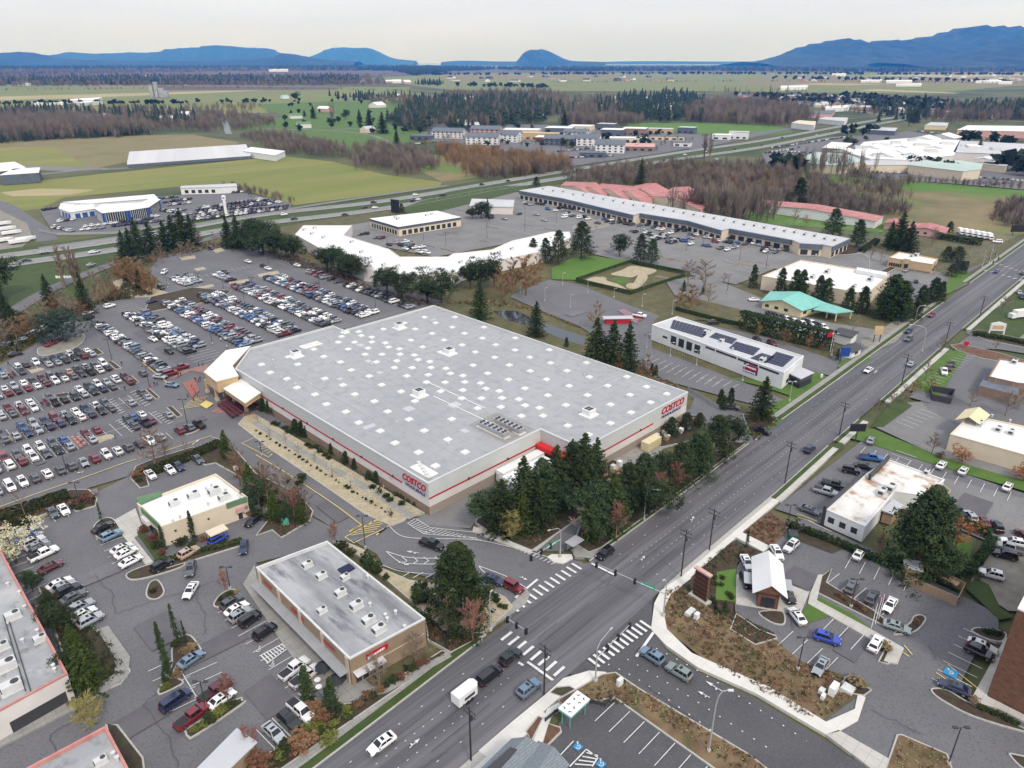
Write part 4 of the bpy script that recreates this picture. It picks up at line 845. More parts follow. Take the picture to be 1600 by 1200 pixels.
# ================================================================ BUILDINGS
mat('roof_grey',(.295,.30,.308),(.345,.348,.354),.03,8,c3=(.25,.258,.27),s3=.35,lo3=.48,hi3=.75,seam=(3.05,400,.07,(.25,.26,.275)),rough=.6)
mat('roof_white',(.74,.74,.73),(.64,.64,.62),.12,7,c3=(.55,.53,.5),s3=.5,lo3=.64,hi3=.85,rough=.6)
mat('roof_stained',(.70,.69,.66),(.58,.55,.50),.3,7,c3=(.34,.20,.11),s3=.2,lo3=.5,hi3=.64,rough=.7)
mat('roof_dirty',(.36,.365,.375),(.17,.175,.185),.16,9,stretch=(1,.22,1),lo=.42,hi=.6,c3=(.08,.085,.10),s3=.5,lo3=.53,hi3=.72)
mat('roof_patchy',(.40,.40,.39),(.28,.29,.30),.1,9,lo=.4,hi=.6,c3=(.16,.16,.165),s3=.35,lo3=.54,hi3=.72)
mat('roof_palegrey',(.42,.43,.45),(.50,.50,.51),.05,7,c3=(.42,.42,.43),s3=.3)
mat('roof_green',(.35,.44,.40),(.42,.49,.45),.05,6)
mat('roof_teal',(.17,.44,.38),(.23,.50,.44),.4,5,seam=(.6,400,.03,(.13,.42,.35)),rough=.5)
mat('roof_red',(.36,.13,.125),(.44,.21,.20),.1,7,c3=(.48,.32,.30),s3=.5,seam=(4,4,.15,(.30,.08,.08)))
mat('roof_shingle',(.15,.17,.19),(.21,.235,.25),3,6,seam=(400,.35,.03,(.11,.125,.14)))
mat('roof_slate',(.10,.115,.14),(.15,.165,.19),.5,6)
mat('roof_dark',(.055,.055,.06),(.08,.08,.085),1,6)
mat('wall_white',(.66,.65,.63),(.58,.57,.55),.3,6,seam=(.45,.45,.02,(.60,.59,.57)))
mat('panel_upper',(.50,.515,.50),(.55,.56,.55),.2,5,seam=(.5,400,.04,(.45,.46,.45)))
mat('wall_offwhite',(.66,.62,.59),(.60,.56,.53),.2,6)
mat('wall_cream',(.64,.55,.42),(.58,.50,.38),.25,6)
mat('wall_paint',(.70,.70,.69),(.62,.62,.61),.25,6)
mat('wall_tan',(.52,.38,.22),(.46,.33,.19),.25,6)
mat('wall_yellow',(.66,.58,.36),(.60,.53,.33),.3,6)
mat('brick_brown',(.20,.13,.095),(.25,.165,.12),1,6,seam=(.4,.2,.02,(.30,.25,.21)))
mat('stucco_brown',(.30,.22,.145),(.25,.185,.12),.3,6,seam=(3.2,1.6,.03,(.24,.17,.12)))
mat('stucco_band',(.50,.43,.34),(.45,.38,.3),.3,5)
mat('wood_brown',(.12,.058,.036),(.20,.10,.062),.8,8,stretch=(.25,1,3),seam=(2.4,.28,.02,(.06,.025,.015)))
mat('wood_fence',(.36,.25,.16),(.29,.20,.13),.7,6,stretch=(4,4,.3))
mat('wall_slate',(.09,.11,.14),(.12,.14,.17),.3,5)
mat('wall_blue',(.04,.10,.32),rough=.4)
mat('wall_green',(.13,.22,.12),(.10,.18,.10),.5,5)
mat('wall_pink',(.55,.34,.31),(.48,.29,.26),.4,5)
mat('trim_rust',(.42,.17,.15),(.50,.24,.21),.6,6)
mat('canopy_grey',(.26,.27,.28),(.31,.32,.33),.5,5,seam=(.5,.5,.03,(.2,.21,.22)))
mat('steel',(.42,.43,.44),rough=.4,metal=.4); mat('unit',(.58,.585,.57),(.50,.505,.49),1,4); mat('dark_metal',(.05,.05,.055),rough=.5)
mat('glass',(.03,.035,.045),rough=.08,spec=.6); mat('skylight',(.66,.66,.63),rough=.3); mat('red_stripe',(.40,.02,.03),rough=.5); mat('sign_red',(.45,.012,.035),rough=.4); mat('sign_blue',(.02,.06,.24),rough=.4)
mat('sign_navy',(.03,.05,.20),rough=.4); mat('sign_white',(.8,.8,.8),rough=.5); mat('sign_black',(.02,.02,.025),rough=.5); mat('sign_green',(.02,.30,.16),rough=.5); mat('sign_orange',(.8,.35,.05),rough=.5)
mat('solar',(.008,.011,.04),rough=.3,spec=.3); mat('awning_red',(.62,.03,.03),(.5,.025,.025),.4,4); mat('pole_wood',(.045,.035,.03),rough=.9); mat('pole_grey',(.42,.43,.42),rough=.5,metal=.3)
mat('carts',(.15,.025,.04),(.10,.05,.06),3,4,seam=(.9,400,.12,(.05,.03,.035))); mat('kiosk_green',(.10,.38,.28),rough=.5); mat('dumpster_green',(.02,.12,.05),rough=.6)
def rect(x0,y0,x1,y1):return[(x0,y0),(x1,y0),(x1,y1),(x0,y1)]
def inset(pts,d):
 n=len(pts); o=[]
 ar=sum(pts[i][0]*pts[(i+1)%n][1]-pts[(i+1)%n][0]*pts[i][1]for i in range(n)); sg=1 if ar>0 else-1
 for i in range(n):
  p,a,b=Vector(pts[i]),Vector(pts[i-1]),Vector(pts[(i+1)%n])
  d1=(p-a).normalized(); d2=(b-p).normalized(); n1=Vector((-d1.y,d1.x))*sg; n2=Vector((-d2.y,d2.x))*sg
  m=(n1+n2); k=m.length_squared/2; m=m/max(k,.3); o.append(tuple(p+m*d))
 return o
def ccw(p):
 return p if sum(p[i][0]*p[(i+1)%len(p)][1]-p[(i+1)%len(p)][0]*p[i][1]for i in range(len(p)))>0 else p[::-1]
def rooftop(par,X,Y,z,s=1.,rz=0.,kind='ac'):
 b=MB()
 if kind=='ac':
  b.box((X,Y,z),(2.6*s,1.7*s,.18),rz,0); b.box((X,Y,z+.18),(2.3*s,1.4*s,1.15*s),rz,0)
  c,n=math.cos(rz),math.sin(rz)
  b.tube((X+.5*s*c,Y+.5*s*n,z+.17+1.15*s),(X+.5*s*c,Y+.5*s*n,z+.26+1.15*s),.5*s,.5*s,12,1)
  b.box((X-1.2*s*c,Y-1.2*s*n,z+.5*s),(.12,1.0*s,.6*s),rz,1)
 elif kind=='vent':b.tube((X,Y,z),(X,Y,z+.7*s),.2*s,.2*s,8,0); b.tube((X,Y,z+.7*s),(X,Y,z+.85*s),.34*s,.34*s,8,0)
 return part(b,'rooftop_unit' if kind=='ac' else 'vent',[MT['unit'],MT['dark_metal']],par)
def wall_item(par,name,pts,i,u0,u1,z0,z1,m,depth=.05,off=.0):
 """panel on wall i (ccw polygon) from u0 to u1 metres along it"""
 a,c=Vector(pts[i]),Vector(pts[(i+1)%len(pts)]); d=(c-a); L=d.length; d.normalize(); n=Vector((d.y,-d.x))
 if u1<=1.0001 and u0>=0 and u1>u0 and L>3 and u1<=1:u0,u1=u0*L,u1*L
 p,q=a+d*u0,a+d*u1; b=MB()
 b.prism([tuple(p-n*.02),tuple(p+n*(depth+off)),tuple(q+n*(depth+off)),tuple(q-n*.02)],z0,z1,0,0,True)
 return part(b,name,MT[m]if isinstance(m,str)else m,par)
def bld(name,label,pts,h,wall,roof,cat='building',par=.6,trim=None,windows=(),units=(),vents=(),group=None,bands=(),px=True,z0=0,slab_=0):
 """flat-roofed building; pts = roof-edge corners (photo pixels at height h, or world)"""
 pts=ccw(W2(pts,h)if px else pts); cx=sum(p[0]for p in pts)/len(pts); cy=sum(p[1]for p in pts)/len(pts)
 r=thing(name,label,cat,(cx,cy,0),group)
 b=MB(); n=len(pts)
 for i in range(n):
  a,c=pts[i],pts[(i+1)%n]; b.face([(*a,z0),(*c,z0),(*c,h),(*a,h)],0)
 part(b,'wall',MT[wall],r)
 if par:
  inn=inset(pts,.3); out_=inset(pts,-.06); b=MB()
  for i in range(n):
   j=(i+1)%n
   b.face([(*out_[i],h),(*out_[j],h),(*inn[j],h),(*inn[i],h)]); b.face([(*inn[j],h-par),(*inn[i],h-par),(*inn[i],h),(*inn[j],h)])
   b.face([(*out_[i],h-.3),(*out_[j],h-.3),(*out_[j],h),(*out_[i],h)])
  part(b,'parapet',MT[trim or wall],r)
  b=MB(); b.face([(*p,h-par)for p in inn]); part(b,'roof',MT[roof],r)
 else:
  b=MB(); o=inset(pts,-.4); b.prism(o,h-.02,h+.25,1,0,True); part(b,'roof',[MT[roof],MT[trim or roof]],r)
 for i,u0,u1,k,za,zb,m in windows:
  for q in range(k):
   w=(u1-u0)/k; wall_item(r,'door' if m=='door' else 'window',pts,i,u0+w*q+w*.12,u0+w*(q+1)-w*.12,za,zb,'glass' if m=='door' else m)
 for i,u0,u1,za,zb,m in bands:wall_item(r,'trim_band',pts,i,u0,u1,za,zb,m,.08)
 for u in units:
  X,Y=G(u[0],u[1],h)if px or len(u)>3 else(u[0],u[1]); rooftop(r,X,Y,h-par+(.25 if not par else.01),u[2]if len(u)>2 else 1,rz=0)
 for u in vents:
  X,Y=G(u[0],u[1],h)if px else(u[0],u[1]); rooftop(r,X,Y,h-par+(.25 if not par else.01),1,kind='vent')
 r['_h']=h; return r,pts
def text(parent,s,size,p,right,up,m,depth=.06,bold=0.,shear=0.,name='lettering',w=None,space=1.):
 if set(s)=={'-'}:
  q=MB(); rl=random.Random(len(s)); cx=-len(s)*size*.32
  for _ in s:
   cw=size*rl.uniform(.42,.6); hh_=size*rl.uniform(.5,.7); q.face([(cx,-hh_/2,depth),(cx+cw,-hh_/2,depth),(cx+cw,hh_/2,depth),(cx,hh_/2,depth)]); cx+=cw+size*.1
  me=q.data(name,MT[m])
 else:
  cu=bpy.data.curves.new(name,'FONT'); cu.body=s; cu.size=size; cu.extrude=depth; cu.offset=bold; cu.shear=shear; cu.align_x='CENTER'; cu.align_y='CENTER'; cu.space_character=space; cu.resolution_u=3
  o=bpy.data.objects.new(name,cu); COL.objects.link(o); bpy.context.view_layer.update()
  me=bpy.data.meshes.new_from_object(o.evaluated_get(bpy.context.evaluated_depsgraph_get())); bpy.data.objects.remove(o); me.name=name
  me.materials.clear(); me.materials.append(MT[m])
 right=Vector(right).normalized(); up=Vector(up).normalized(); nn=right.cross(up)
 xs=[v.co.x for v in me.vertices]; k=(w/(max(xs)-min(xs)))if w else 1
 M=Matrix(((right.x*k,up.x,nn.x,p[0]),(right.y*k,up.y,nn.y,p[1]),(right.z*k,up.z,nn.z,p[2]),(0,0,0,1)))
 me.transform(M)
 og=ORIG.get(parent.name,(0,0,0))if parent else(0,0,0)
 me.transform(Matrix.Translation((-og[0],-og[1],-og[2])))
 o=bpy.data.objects.new(name,me); COL.objects.link(o)
 if parent:o.parent=parent
 return o
WX,WY0,WY1,WH=85.0,111.6,199.0,8.8
foot=[(85,111.6),(122,111.6),(122,97.4),(168.6,97.4),(168.6,211.8),(128,211.8),(128,218.8),(96.5,218.8),(85,205.5)]
wh=thing('warehouse','huge pale grey flat-roofed store warehouse with rows of white skylights and a red stripe','building',(126,150,0))
b=MB(); c_=ccw(foot)
for i in range(len(c_)):
 a,c=c_[i],c_[(i+1)%len(c_)]
 b.face([(*a,0),(*c,0),(*c,2.4),(*a,2.4)],0); b.face([(*a,2.4),(*c,2.4),(*c,4.7),(*a,4.7)],1); b.face([(*a,4.7),(*c,4.7),(*c,WH),(*a,WH)],2)
part(b,'wall',[MT['brick_brown'],MT['wall_offwhite'],MT['panel_upper']],wh)
inn=inset(c_,.35); ou=inset(c_,-.08); b=MB()
for i in range(len(c_)):
 j=(i+1)%len(c_); b.face([(*ou[i],WH),(*ou[j],WH),(*inn[j],WH),(*inn[i],WH)]); b.face([(*inn[j],WH-.7),(*inn[i],WH-.7),(*inn[i],WH),(*inn[j],WH)]); b.face([(*ou[i],WH-.35),(*ou[j],WH-.35),(*ou[j],WH),(*ou[i],WH)])
part(b,'parapet',MT['panel_upper'],wh)
b=MB(); b.face([(*p,WH-.7)for p in inn]); part(b,'roof',MT['roof_grey'],wh)
for i,(a,c)in enumerate((((85,205),(85,121.5)),((85,111.6),(122,111.6)),((122,97.4),(152,97.4)))):
 b=MB(); a,c=Vector(a),Vector(c); d=(c-a).normalized(); n=Vector((-d.y,d.x))*(-1)
 if i==0:n=Vector((-1,0))
 else:n=Vector((0,-1))
 b.prism([tuple(a),tuple(c),tuple(c+n*.12),tuple(a+n*.12)],4.5,4.85,0,0,True); part(b,'red_stripe',MT['red_stripe'],wh)
sk=[]
for a in range(9):
 for c in range(13):
  X=91.5+a*9.3; Y=117+c*7.9
  if Y>209 or(X>160 and Y<101)or X>166.5:continue
  sk.append((X+(c%2)*1.2,Y))
for c in range(12):
 sk.append((124.5,121+c*7.9)); sk.append((131.5,121+c*7.9));
for X in(129,138,147,156,164):
 for Y in(101.5,108.5):sk.append((X,Y))
def sky_ok(X,Y):return not(108<X<122 and 112<Y<131)and X<167 and not any(abs(X-u)<3.4 and abs(Y-v)<3.4 for u,v in((112.5,143.5),(100,190),(153,118),(137,165),(140,199),(118,208)))
kk=[s for s in sk if sky_ok(*s)]; kk2=[]
for s in kk:
 if all(abs(s[0]-t[0])>2.9 or abs(s[1]-t[1])>2.9 for t in kk2):kk2.append(s)
kk2.sort(key=lambda s:s[0]+s[1]); ms=MB(); more=MB()
def skyl(b,X,Y):
 b.box((X,Y,WH-.7),(1.9,1.6,.32),0,1); b.prism(rect(X-.8,Y-.65,X+.8,Y+.65),WH-.4,WH-.25,0)
skyl(ms,0,0); me=ms.data('skylight',[MT['skylight'],MT['wall_paint']]); ox,oy,oz=ORIG[wh.name]
for i,s in enumerate(kk2):
 if i<100:
  o=bpy.data.objects.new('skylight',me); COL.objects.link(o); o.parent=wh; o.location=(s[0]-ox,s[1]-oy,-oz)
 else:skyl(more,*s)
if more.v:o=part(more,'skylights',[MT['skylight'],MT['wall_paint']],wh); o['kind']='stuff'
def bigunit(X,Y,s=1.):
 b=MB(); b.box((X,Y,WH-.7),(4.2*s,4.2*s,.35),0,0); b.box((X,Y,WH-.35),(2.8*s,2.8*s,1.7*s),0,0)
 for dx,dy in((-.7,-.7),(.7,-.7),(-.7,.7),(.7,.7)):
  b.box((X+dx*s*.8,Y+dy*s*.8,WH-.34+1.7*s),(.9*s,.9*s,.1),0,1)
 part(b,'rooftop_unit',[MT['roof_white'],MT['dark_metal']],wh)
for p in((655,615),(462,554),(702,550),(624,510),(539,517),(920,645)):
 X,Y=G(p[0],p[1],WH); bigunit(X,Y,.95 if p[0]!=539 else.6)
for Xc,Yc in((113.2,120),(117.4,118.6)):
 b=MB(); b.box((Xc,Yc,WH-.66),(2.2,10.4,.3),0,0); b.box((Xc,Yc,WH-.1),(1.9,9.6,.95),0,1)
 for k in range(6):
  for s in(-.55,.55):b.tube((Xc+s*.85,Yc-4+k*1.6,WH+.84),(Xc+s*.85,Yc-4+k*1.6,WH+1.1),.38,.38,10,2)
 part(b,'condenser_bank',[MT['roof_stained'],MT['steel'],MT['dark_metal']],wh)
b=MB(); b.box((116.5,120.5,WH-.69),(10.5,14,.06)); part(b,'equipment_pad',MT['concrete_old'],wh)
for Y in(131.5,139.5):b=MB(); b.box((101+(24 if Y>135 else 16),Y,WH-.62),(.3,10,.2))if False else b.box((116 if Y<135 else 121,Y+4,WH-.66),(.25,24,.2)); part(b,'roof_pipe',MT['roof_white'],wh)
b=MB(); b.box((88.5,117.5,WH-.69),(3,7,.08)); part(b,'roof_patch',MT['roof_white'],wh); b=MB(); b.box((113,208.5,WH-.69),(7,4,.06)); part(b,'roof_patch',MT['roof_stained'],wh)
for k in range(6):X=87.2+k*.5; b=MB(); b.box((X,114+k*1.4,WH-.6),(.9,.7,.35)); part(b,'vent',MT['unit'],wh)
rv=random.Random(12)
for k in range(22):
 X,Y=rv.uniform(90,165),rv.uniform(122,205); rooftop(wh,X,Y,WH-.7,rv.uniform(.5,.9),kind='vent')
for x0,y0,x1,y1 in((96,150,96,196),(143,118,166,118),(132,176,160,176)):
 b=MB(); b.tube((x0,y0,WH-.6),(x1,y1,WH-.6),.07,.07,4); part(b,'conduit',MT['unit'],wh)
for k in range(9):X,Y=rv.uniform(92,160),rv.uniform(125,200); b=MB(); b.box((X,Y,WH-.697),(rv.uniform(1.5,4),rv.uniform(1,3),.03)); part(b,'roof_patch',MT['roof_palegrey'],wh)
text(wh,'COSTCO',2.5,(84.86,116.9,6.75),(0,-1,0),(0,0,1),'sign_red',.06,.045,.25,w=8.6)
text(wh,'WHOLESALE',1.15,(84.86,116.5,5.0),(0,-1,0),(0,0,1),'sign_navy',.04,.0,.1,w=7.4)
text(wh,'COSTCO',2.7,(161.0,97.26,6.9),(1,0,0),(0,0,1),'sign_red',.06,.05,.25,w=11.0)
text(wh,'WHOLESALE',1.2,(160.5,97.26,5.1),(1,0,0),(0,0,1),'sign_navy',.04,.0,.1,w=9.6)
for y in(125,138,151,164,177):b=MB(); b.box((84.75,y,4.9),(.5,.5,.25)); part(b,'wall_lamp',MT['dark_metal'],wh)
for x in(97,110):b=MB(); b.box((x,111.3,4.9),(.5,.5,.25)); part(b,'wall_lamp',MT['dark_metal'],wh)
for x in(130,146):b=MB(); b.box((x,97.1,4.9),(.5,.5,.25)); part(b,'wall_lamp',MT['dark_metal'],wh)
b=MB(); b.prism([(121.9,111.4),(121.9,99),(120.0,99),(120.0,111.4)],4.0,5.3,0,0,True); part(b,'dock_awning',MT['awning_red'],wh)
ent=ccw([G(353,548,8),G(392,541,8),G(363.5,572,8),G(373,588,8),G(338,597,8),G(318.5,582,8)])
b=MB(); b.prism(ent,7.7,8.2,1,0,True); o=inset(ent,-.02)
b.prism(inset(ent,.25),4.3,7.7,1,1,True); part(b,'entrance_canopy',[MT['roof_white'],MT['wall_tan']],wh)
can=ccw([G(348.5,606.5,6.2),G(377,591.5,6.2),G(408,613,6.2),G(383,630,6.2)])
b=MB(); b.prism(can,5.7,6.2,1,0,True); b.prism(inset(can,.3),4.6,5.7,1,1,True); part(b,'side_canopy',[MT['roof_white'],MT['wall_tan']],wh)
for p in((325,614),(340,627),(352,620),(367,632),(385,644),(408,630)):
 X,Y=G(*p); b=MB(); b.box((X,Y,.2),(1.1,1.1,1.0),0,1); b.box((X,Y,1.2),(.7,.7,3.5),0,0); part(b,'column',[MT['wall_tan'],MT['stucco_band']],wh)
for j,(p,q)in enumerate((((342,635),(366,655)),((348,632),(372,652)),((354,630),(378,649)),((360,628),(384,645)),((390,633),(404,642)))):
 a,c=Vector(G(*p)),Vector(G(*q)); n=9 if j<4 else 5
 cr=thing('shopping_cart_row','maroon nested shopping carts, %s row from the left beside the canopy'%ordl(j+1),'shopping carts',(a.x,a.y,0),'rows of shopping carts')
 b=MB(); d=(c-a).normalized(); rz=math.atan2(d.y,d.x); L=(c-a).length
 for k in range(n):
  s=a.lerp(c,(k+.5)/n); b.box((s.x,s.y,.75),(L/n*.55,1.0,.5),rz,0); b.box((s.x,s.y,.45),(L/n*.8,.8,.1),rz,1)
  for w_ in(-.4,.4):b.box((s.x-d.y*w_,s.y+d.x*w_,.22),(.12,.08,.25),rz,1)
 part(b,'cart_baskets',[MT['carts'],MT['dark_metal']],cr)
for i,(x,y)in enumerate(((18,587),(67,630),(124,693),(72,632))[:3]):
 X,Y=G(x,y); t=thing('cart_corral','metal-railed cart corral %s in the lower warehouse lot'%('near the far row','in the third row','with red carts in the fifth row')[i],'cart corral',(X,Y,.2),'cart corrals')
 for s in(-1.3,1.3):b=MB(); b.path([(s,-4.5,0),(s,-4.5,1),(s,4.5,1),(s,4.5,0)],.06,n=5); b.path([(s,-4.5,.55),(s,4.5,.55)],.05,n=5); part(b,'rail',MT['steel'],t,local=True)
 b=MB()
 for k in range(8 if i==2 else 5):b.box((random.choice((-.6,.6)),-3.6+k*.95,.4),(.7,.7,.6),0,0)
 part(b,'carts',MT['carts']if i!=2 else MT['trim_rust'],t,local=True)
for i,y in enumerate((109.4,106.2,103.0)):
 t=thing('semi_trailer','long white trailer backed to the red dock awning, %s from the warehouse wall'%ordl(i+1),'trailer',(112.5-i*1.2,y,0),'trailers at the dock')
 b=MB(); b.box((0,0,1.2),(14.6,2.6,2.9),0,0); part(b,'body',[MT['roof_white']],t,local=True)
 b=MB(); b.box((0,0,.95),(13.5,1.0,.25)); b.box((-5,0,.3),(.3,1.4,.65)); part(b,'chassis',MT['dark_metal'],t,local=True)
 b=MB(); b.box((-7.4,.3,2.4),(.3,1.0,1.2)); part(b,'cooling_unit',MT['unit'],t,local=True)
 for k in(3.4,4.7):
  for s in(-1.1,1.1):b=MB(); b.tube((k,s-.14,.5),(k,s+.14,.5),.5,.5,10); part(b,'wheel',MT['tyre'],t,local=True)
t=thing('shipping_container','tan steel container beside the warehouse wall','container',(147.5,94.6,0))
b=MB(); b.box((0,0,.2),(6,2.4,2.5));
for k in range(20):b.box((-2.85+k*.3,-1.23,.3),(.12,.08,2.2))
part(b,'body',MT['wall_yellow'],t,local=True)
yr=random.Random(9); ym=['trim_rust','wood_fence','wall_blue','unit','brick_brown','roof_white','wall_tan']; yw=['rust-coloured','brown wooden','blue','grey','brick-brown','white','tan']
for k in range(26):
 if k<14:X,Y=124.8+yr.uniform(0,9),88.5+yr.uniform(0,7)
 else:X,Y=152+yr.uniform(0,15),93.2+yr.uniform(0,3)
 j=yr.randrange(7)if k<14 else yr.choice((0,0,1,3,5)); b=MB(); hh=yr.uniform(.8,2.2)
 for q in range(3):b.box((0,0,.12+q*hh/3),(1.3-.05*q,1.1,hh/3-.06),yr.uniform(-.1,.1),0)
 b.box((0,0,0),(1.4,1.2,.12),0,1)
 o=b.build('pallet_stack',[MT[ym[j]],MT['wood_fence']]); o.location=(X,Y,.15)
 tag(o,'%s pallet stack in the %s of the warehouse'%(yw[j],'storage yard beside the long wall' if k<14 else 'yard under the right-hand lettering'),'pallet','pallets stacked in the %s yard'%('storage' if k<14 else 'corner'))
R1,p=bld('restaurant','cream restaurant with bright white roof and green entrance fascia',[(252.5,822.5),(386,776),(337,740),(214,786)],5.2,'wall_cream','roof_white',par=.5,trim='wall_cream',units=[(272,786,.9),(302,774,1),(335,768,1.1),(350,777,1)],vents=[(322,763),(330,758),(352,765),(281,807),(270,814),(325,787)],
windows=[],bands=[])
def edges_facing(pts):
 o=[]
 for i in range(len(pts)):
  a,c=Vector(pts[i]),Vector(pts[(i+1)%len(pts)]); d=c-a; n=Vector((d.y,-d.x)); m=(a+c)/2
  if n.dot(-m)>0:o.append(i)
 return o
ef=edges_facing(p)
for i in ef:
 L=(Vector(p[i])-Vector(p[(i+1)%4])).length
 if L>16:
  wall_item(R1,'trim_band',p,i,.74*L,.99*L,4.0,5.35,'wall_green',.25); wall_item(R1,'awning',p,i,.84*L,.93*L,2.2,3.4,'wall_pink',.8); wall_item(R1,'door',p,i,.86*L,.91*L,.2,2.2,'glass',.1)
  for u in(.12,.3,.5):wall_item(R1,'wall_lamp',p,i,u*L,u*L+.4,3.0,3.3,'dark_metal',.3)
 else:
  wall_item(R1,'trim_band',p,i,.2*L,.9*L,3.9,5.35,'wall_green',.25); wall_item(R1,'door',p,i,.4*L,.6*L,.2,2.4,'glass',.1); wall_item(R1,'awning',p,i,.25*L,.5*L,2.5,3.6,'wall_offwhite',.9)
  for u in(.1,.62,.8):wall_item(R1,'window',p,i,u*L,(u+.12)*L,.9,2.6,'glass')
cp_=ccw(W2([(213,778),(250,768),(253,772),(217,787)],5.3)); b=MB(); b.prism(cp_,4.2,5.4,0,0,True); part(b,'entrance_canopy',MT['wall_green'],R1)
t=thing('patio_canopy','small cream canopy over the drive-through window of the restaurant','canopy',(*G(342,845),0))
b=MB(); b.box((0,0,2.6),(4,2.6,.25)); part(b,'roof',MT['wall_cream'],t,local=True)
for s in(-1.7,1.7):b=MB(); b.box((s,.9,0),(.2,.2,2.6)); part(b,'post',MT['wall_cream'],t,local=True)
R2,p=bld('shop_building','brown stucco shop building with weathered grey roof and three shop fronts',[(546,1029),(664,966),(511,845),(400,886)],6.2,'stucco_brown','roof_dirty',par=.7,trim='unit',
units=[(532,925,.85),(557,945,.95),(576,968,.95),(592,982,.95),(480,881,.8),(502,898,.8),(539,900,.7),(503,952,.7)],vents=[(578,943),(605,966),(602,960),(618,955),(575,900),(632,978)])
ef=edges_facing(p)
for i in ef:
 L=(Vector(p[i])-Vector(p[(i+1)%4])).length; a,c=Vector(p[i]),Vector(p[(i+1)%4]); d=(c-a).normalized(); nn=Vector((d.y,-d.x))
 wall_item(R2,'trim_band',p,i,0.3,L-.3,2.9,3.1,'stucco_band',.08)
 if L>25:
  wall_item(R2,'awning',p,i,.5,L-.5,3.0,3.15,'canopy_grey',1.8)
  for k in range(12):wall_item(R2,'window',p,i,(.04+k*.078)*L,(.04+k*.078+.06)*L,.4,2.7,'glass')
  for k in range(5):wall_item(R2,'pillar',p,i,(.02+k*.235)*L,(.02+k*.235)*L+.8,0,5.9,'stucco_band',.2)
  for u,w_,s_ in((.14,3.2,'----'),(.48,4.4,'-----'),(.80,4.0,'--------')):
   q=a+d*(L-u*L)if False else a+d*(u*L)
   dr=Vector((0,-1,0))if nn.x<-.5 else Vector((1,0,0))
   text(R2,s_,1.15,(q.x+nn.x*.1,q.y+nn.y*.1,4.6),dr,(0,0,1),'sign_red',.06,.05,w=w_)
 else:
  for k in range(4):wall_item(R2,'window',p,i,(.05+k*.09)*L,(.05+k*.09+.07)*L,.4,2.7,'glass')
  wall_item(R2,'awning',p,i,.02*L,.4*L,3.0,3.15,'unit',1.6)
  q=a+d*(.34*L); wall_item(R2,'sign_board',p,i,.2*L,.48*L,4.1,5.2,'sign_red',.12)
  text(R2,'--------',.8,(q.x+nn.x*.2,q.y+nn.y*.2,4.65),(1,0,0),(0,0,1),'sign_white',.05,.03,w=3.6)
b=MB(); X,Y=G(541,890,5.6); b.box((X,Y,5.6),(2.6,2,.3)); part(b,'roof_hatch',MT['solar'],R2)
R3,p=bld('store_building','large store with patchy grey roof edged in pink at the left edge',[(105,1052),(2,1108),(-90,1158),(-150,900),(-60,790),(0,858)],5.6,'wall_offwhite','roof_patchy',par=.6,trim='trim_rust',units=[(20,962,1.),(10,1040,1.2),(18,1074,1.2),(2,1010,.9),(62,997,.8)],vents=[(30,925),(38,948),(35,1000),(58,985),(83,1040),(85,1046),(12,912)])
for i in edges_facing(p):
 L=(Vector(p[i])-Vector(p[(i+1)%len(p)])).length
 if L>8:wall_item(R3,'shop_front',p,i,.3,L-1,.1,2.5,'dark_metal',.06)
for u in((60,975),(76,988),(45,925)):
 X,Y=G(u[0]-25,u[1]+30,5.1)
b=MB()
for k in(0,1):
 a,c=G(5+k*6,960,5.1),G(40+k*8,1080,5.1); b.tube((*a,5.15),(*c,5.15),.1,.1,4)
part(b,'roof_pipe',MT['dark_metal'],R3)
R4,p=bld('store_building','store roof with pink edge at the bottom left corner of the view',[(165,1134),(41,1200),(-40,1245),(60,1420),(262,1300),(200,1200)],5.4,'wall_offwhite','roof_patchy',par=.6,trim='trim_rust',units=[(157,1188,.7)],vents=[(177,1177),(183,1184)])
R5,p=bld('canopy','flat grey-roofed shed at the bottom edge of the lower left lot',[(370,1144),(396,1162),(330,1225),(290,1225)],3.2,'stucco_brown','roof_palegrey',cat='shed',par=0,trim='unit')
R6,p=bld('office_building','long white office building with dark solar panels on its roof',[(1019,507),(1058,494),(1256,556),(1225,582)],6.0,'wall_paint','roof_palegrey',par=.5,units=[(1104,519,1),(1192,562,1),(1128,532,.8)],vents=[(1070,527),(1145,545)])
for i in edges_facing(p):
 L=(Vector(p[i])-Vector(p[(i+1)%4])).length
 if L>30:
  for k in range(4):wall_item(R6,'window',p,i,(.17+k*.065)*L,(.17+k*.065+.045)*L,1.5,4.6,'glass')
  wall_item(R6,'window',p,i,.10*L,.14*L,2.6,3.4,'glass')
  for u0,u1 in((.45,.52),(.53,.68),(.69,.83),(.84,.97)):wall_item(R6,'window',p,i,u0*L,u1*L,4.6,5.3,'glass')
  wall_item(R6,'banner',p,i,.735*L,.835*L,1.6,4.5,'sign_blue',.1); wall_item(R6,'banner',p,i,.74*L,.83*L,2.6,4.4,'sign_red',.14)
  a,c=Vector(p[i]),Vector(p[(i+1)%4]); d=(c-a).normalized(); nn=Vector((d.y,-d.x)); q=a+d*.785*L
  text(R6,'--------',1.0,(q.x+nn.x*.2,q.y+nn.y*.2,3.6),(d.x,d.y,0),(0,0,1),'sign_white',.04,.04,w=5)
  text(R6,'-------',.8,(q.x+nn.x*.16,q.y+nn.y*.16,2.1),(d.x,d.y,0),(0,0,1),'sign_white',.04,.03,w=5)
  b=MB()
  for k in range(15):
   q=a+d*(.16*L+k*1.1)+nn*3; b.box((q.x,q.y,.1),(.08,.08,1.1))
  part(b,'ramp_railing',MT['steel'],R6)
 else:wall_item(R6,'window',p,i,.2*L,.3*L,1,2.2,'glass')
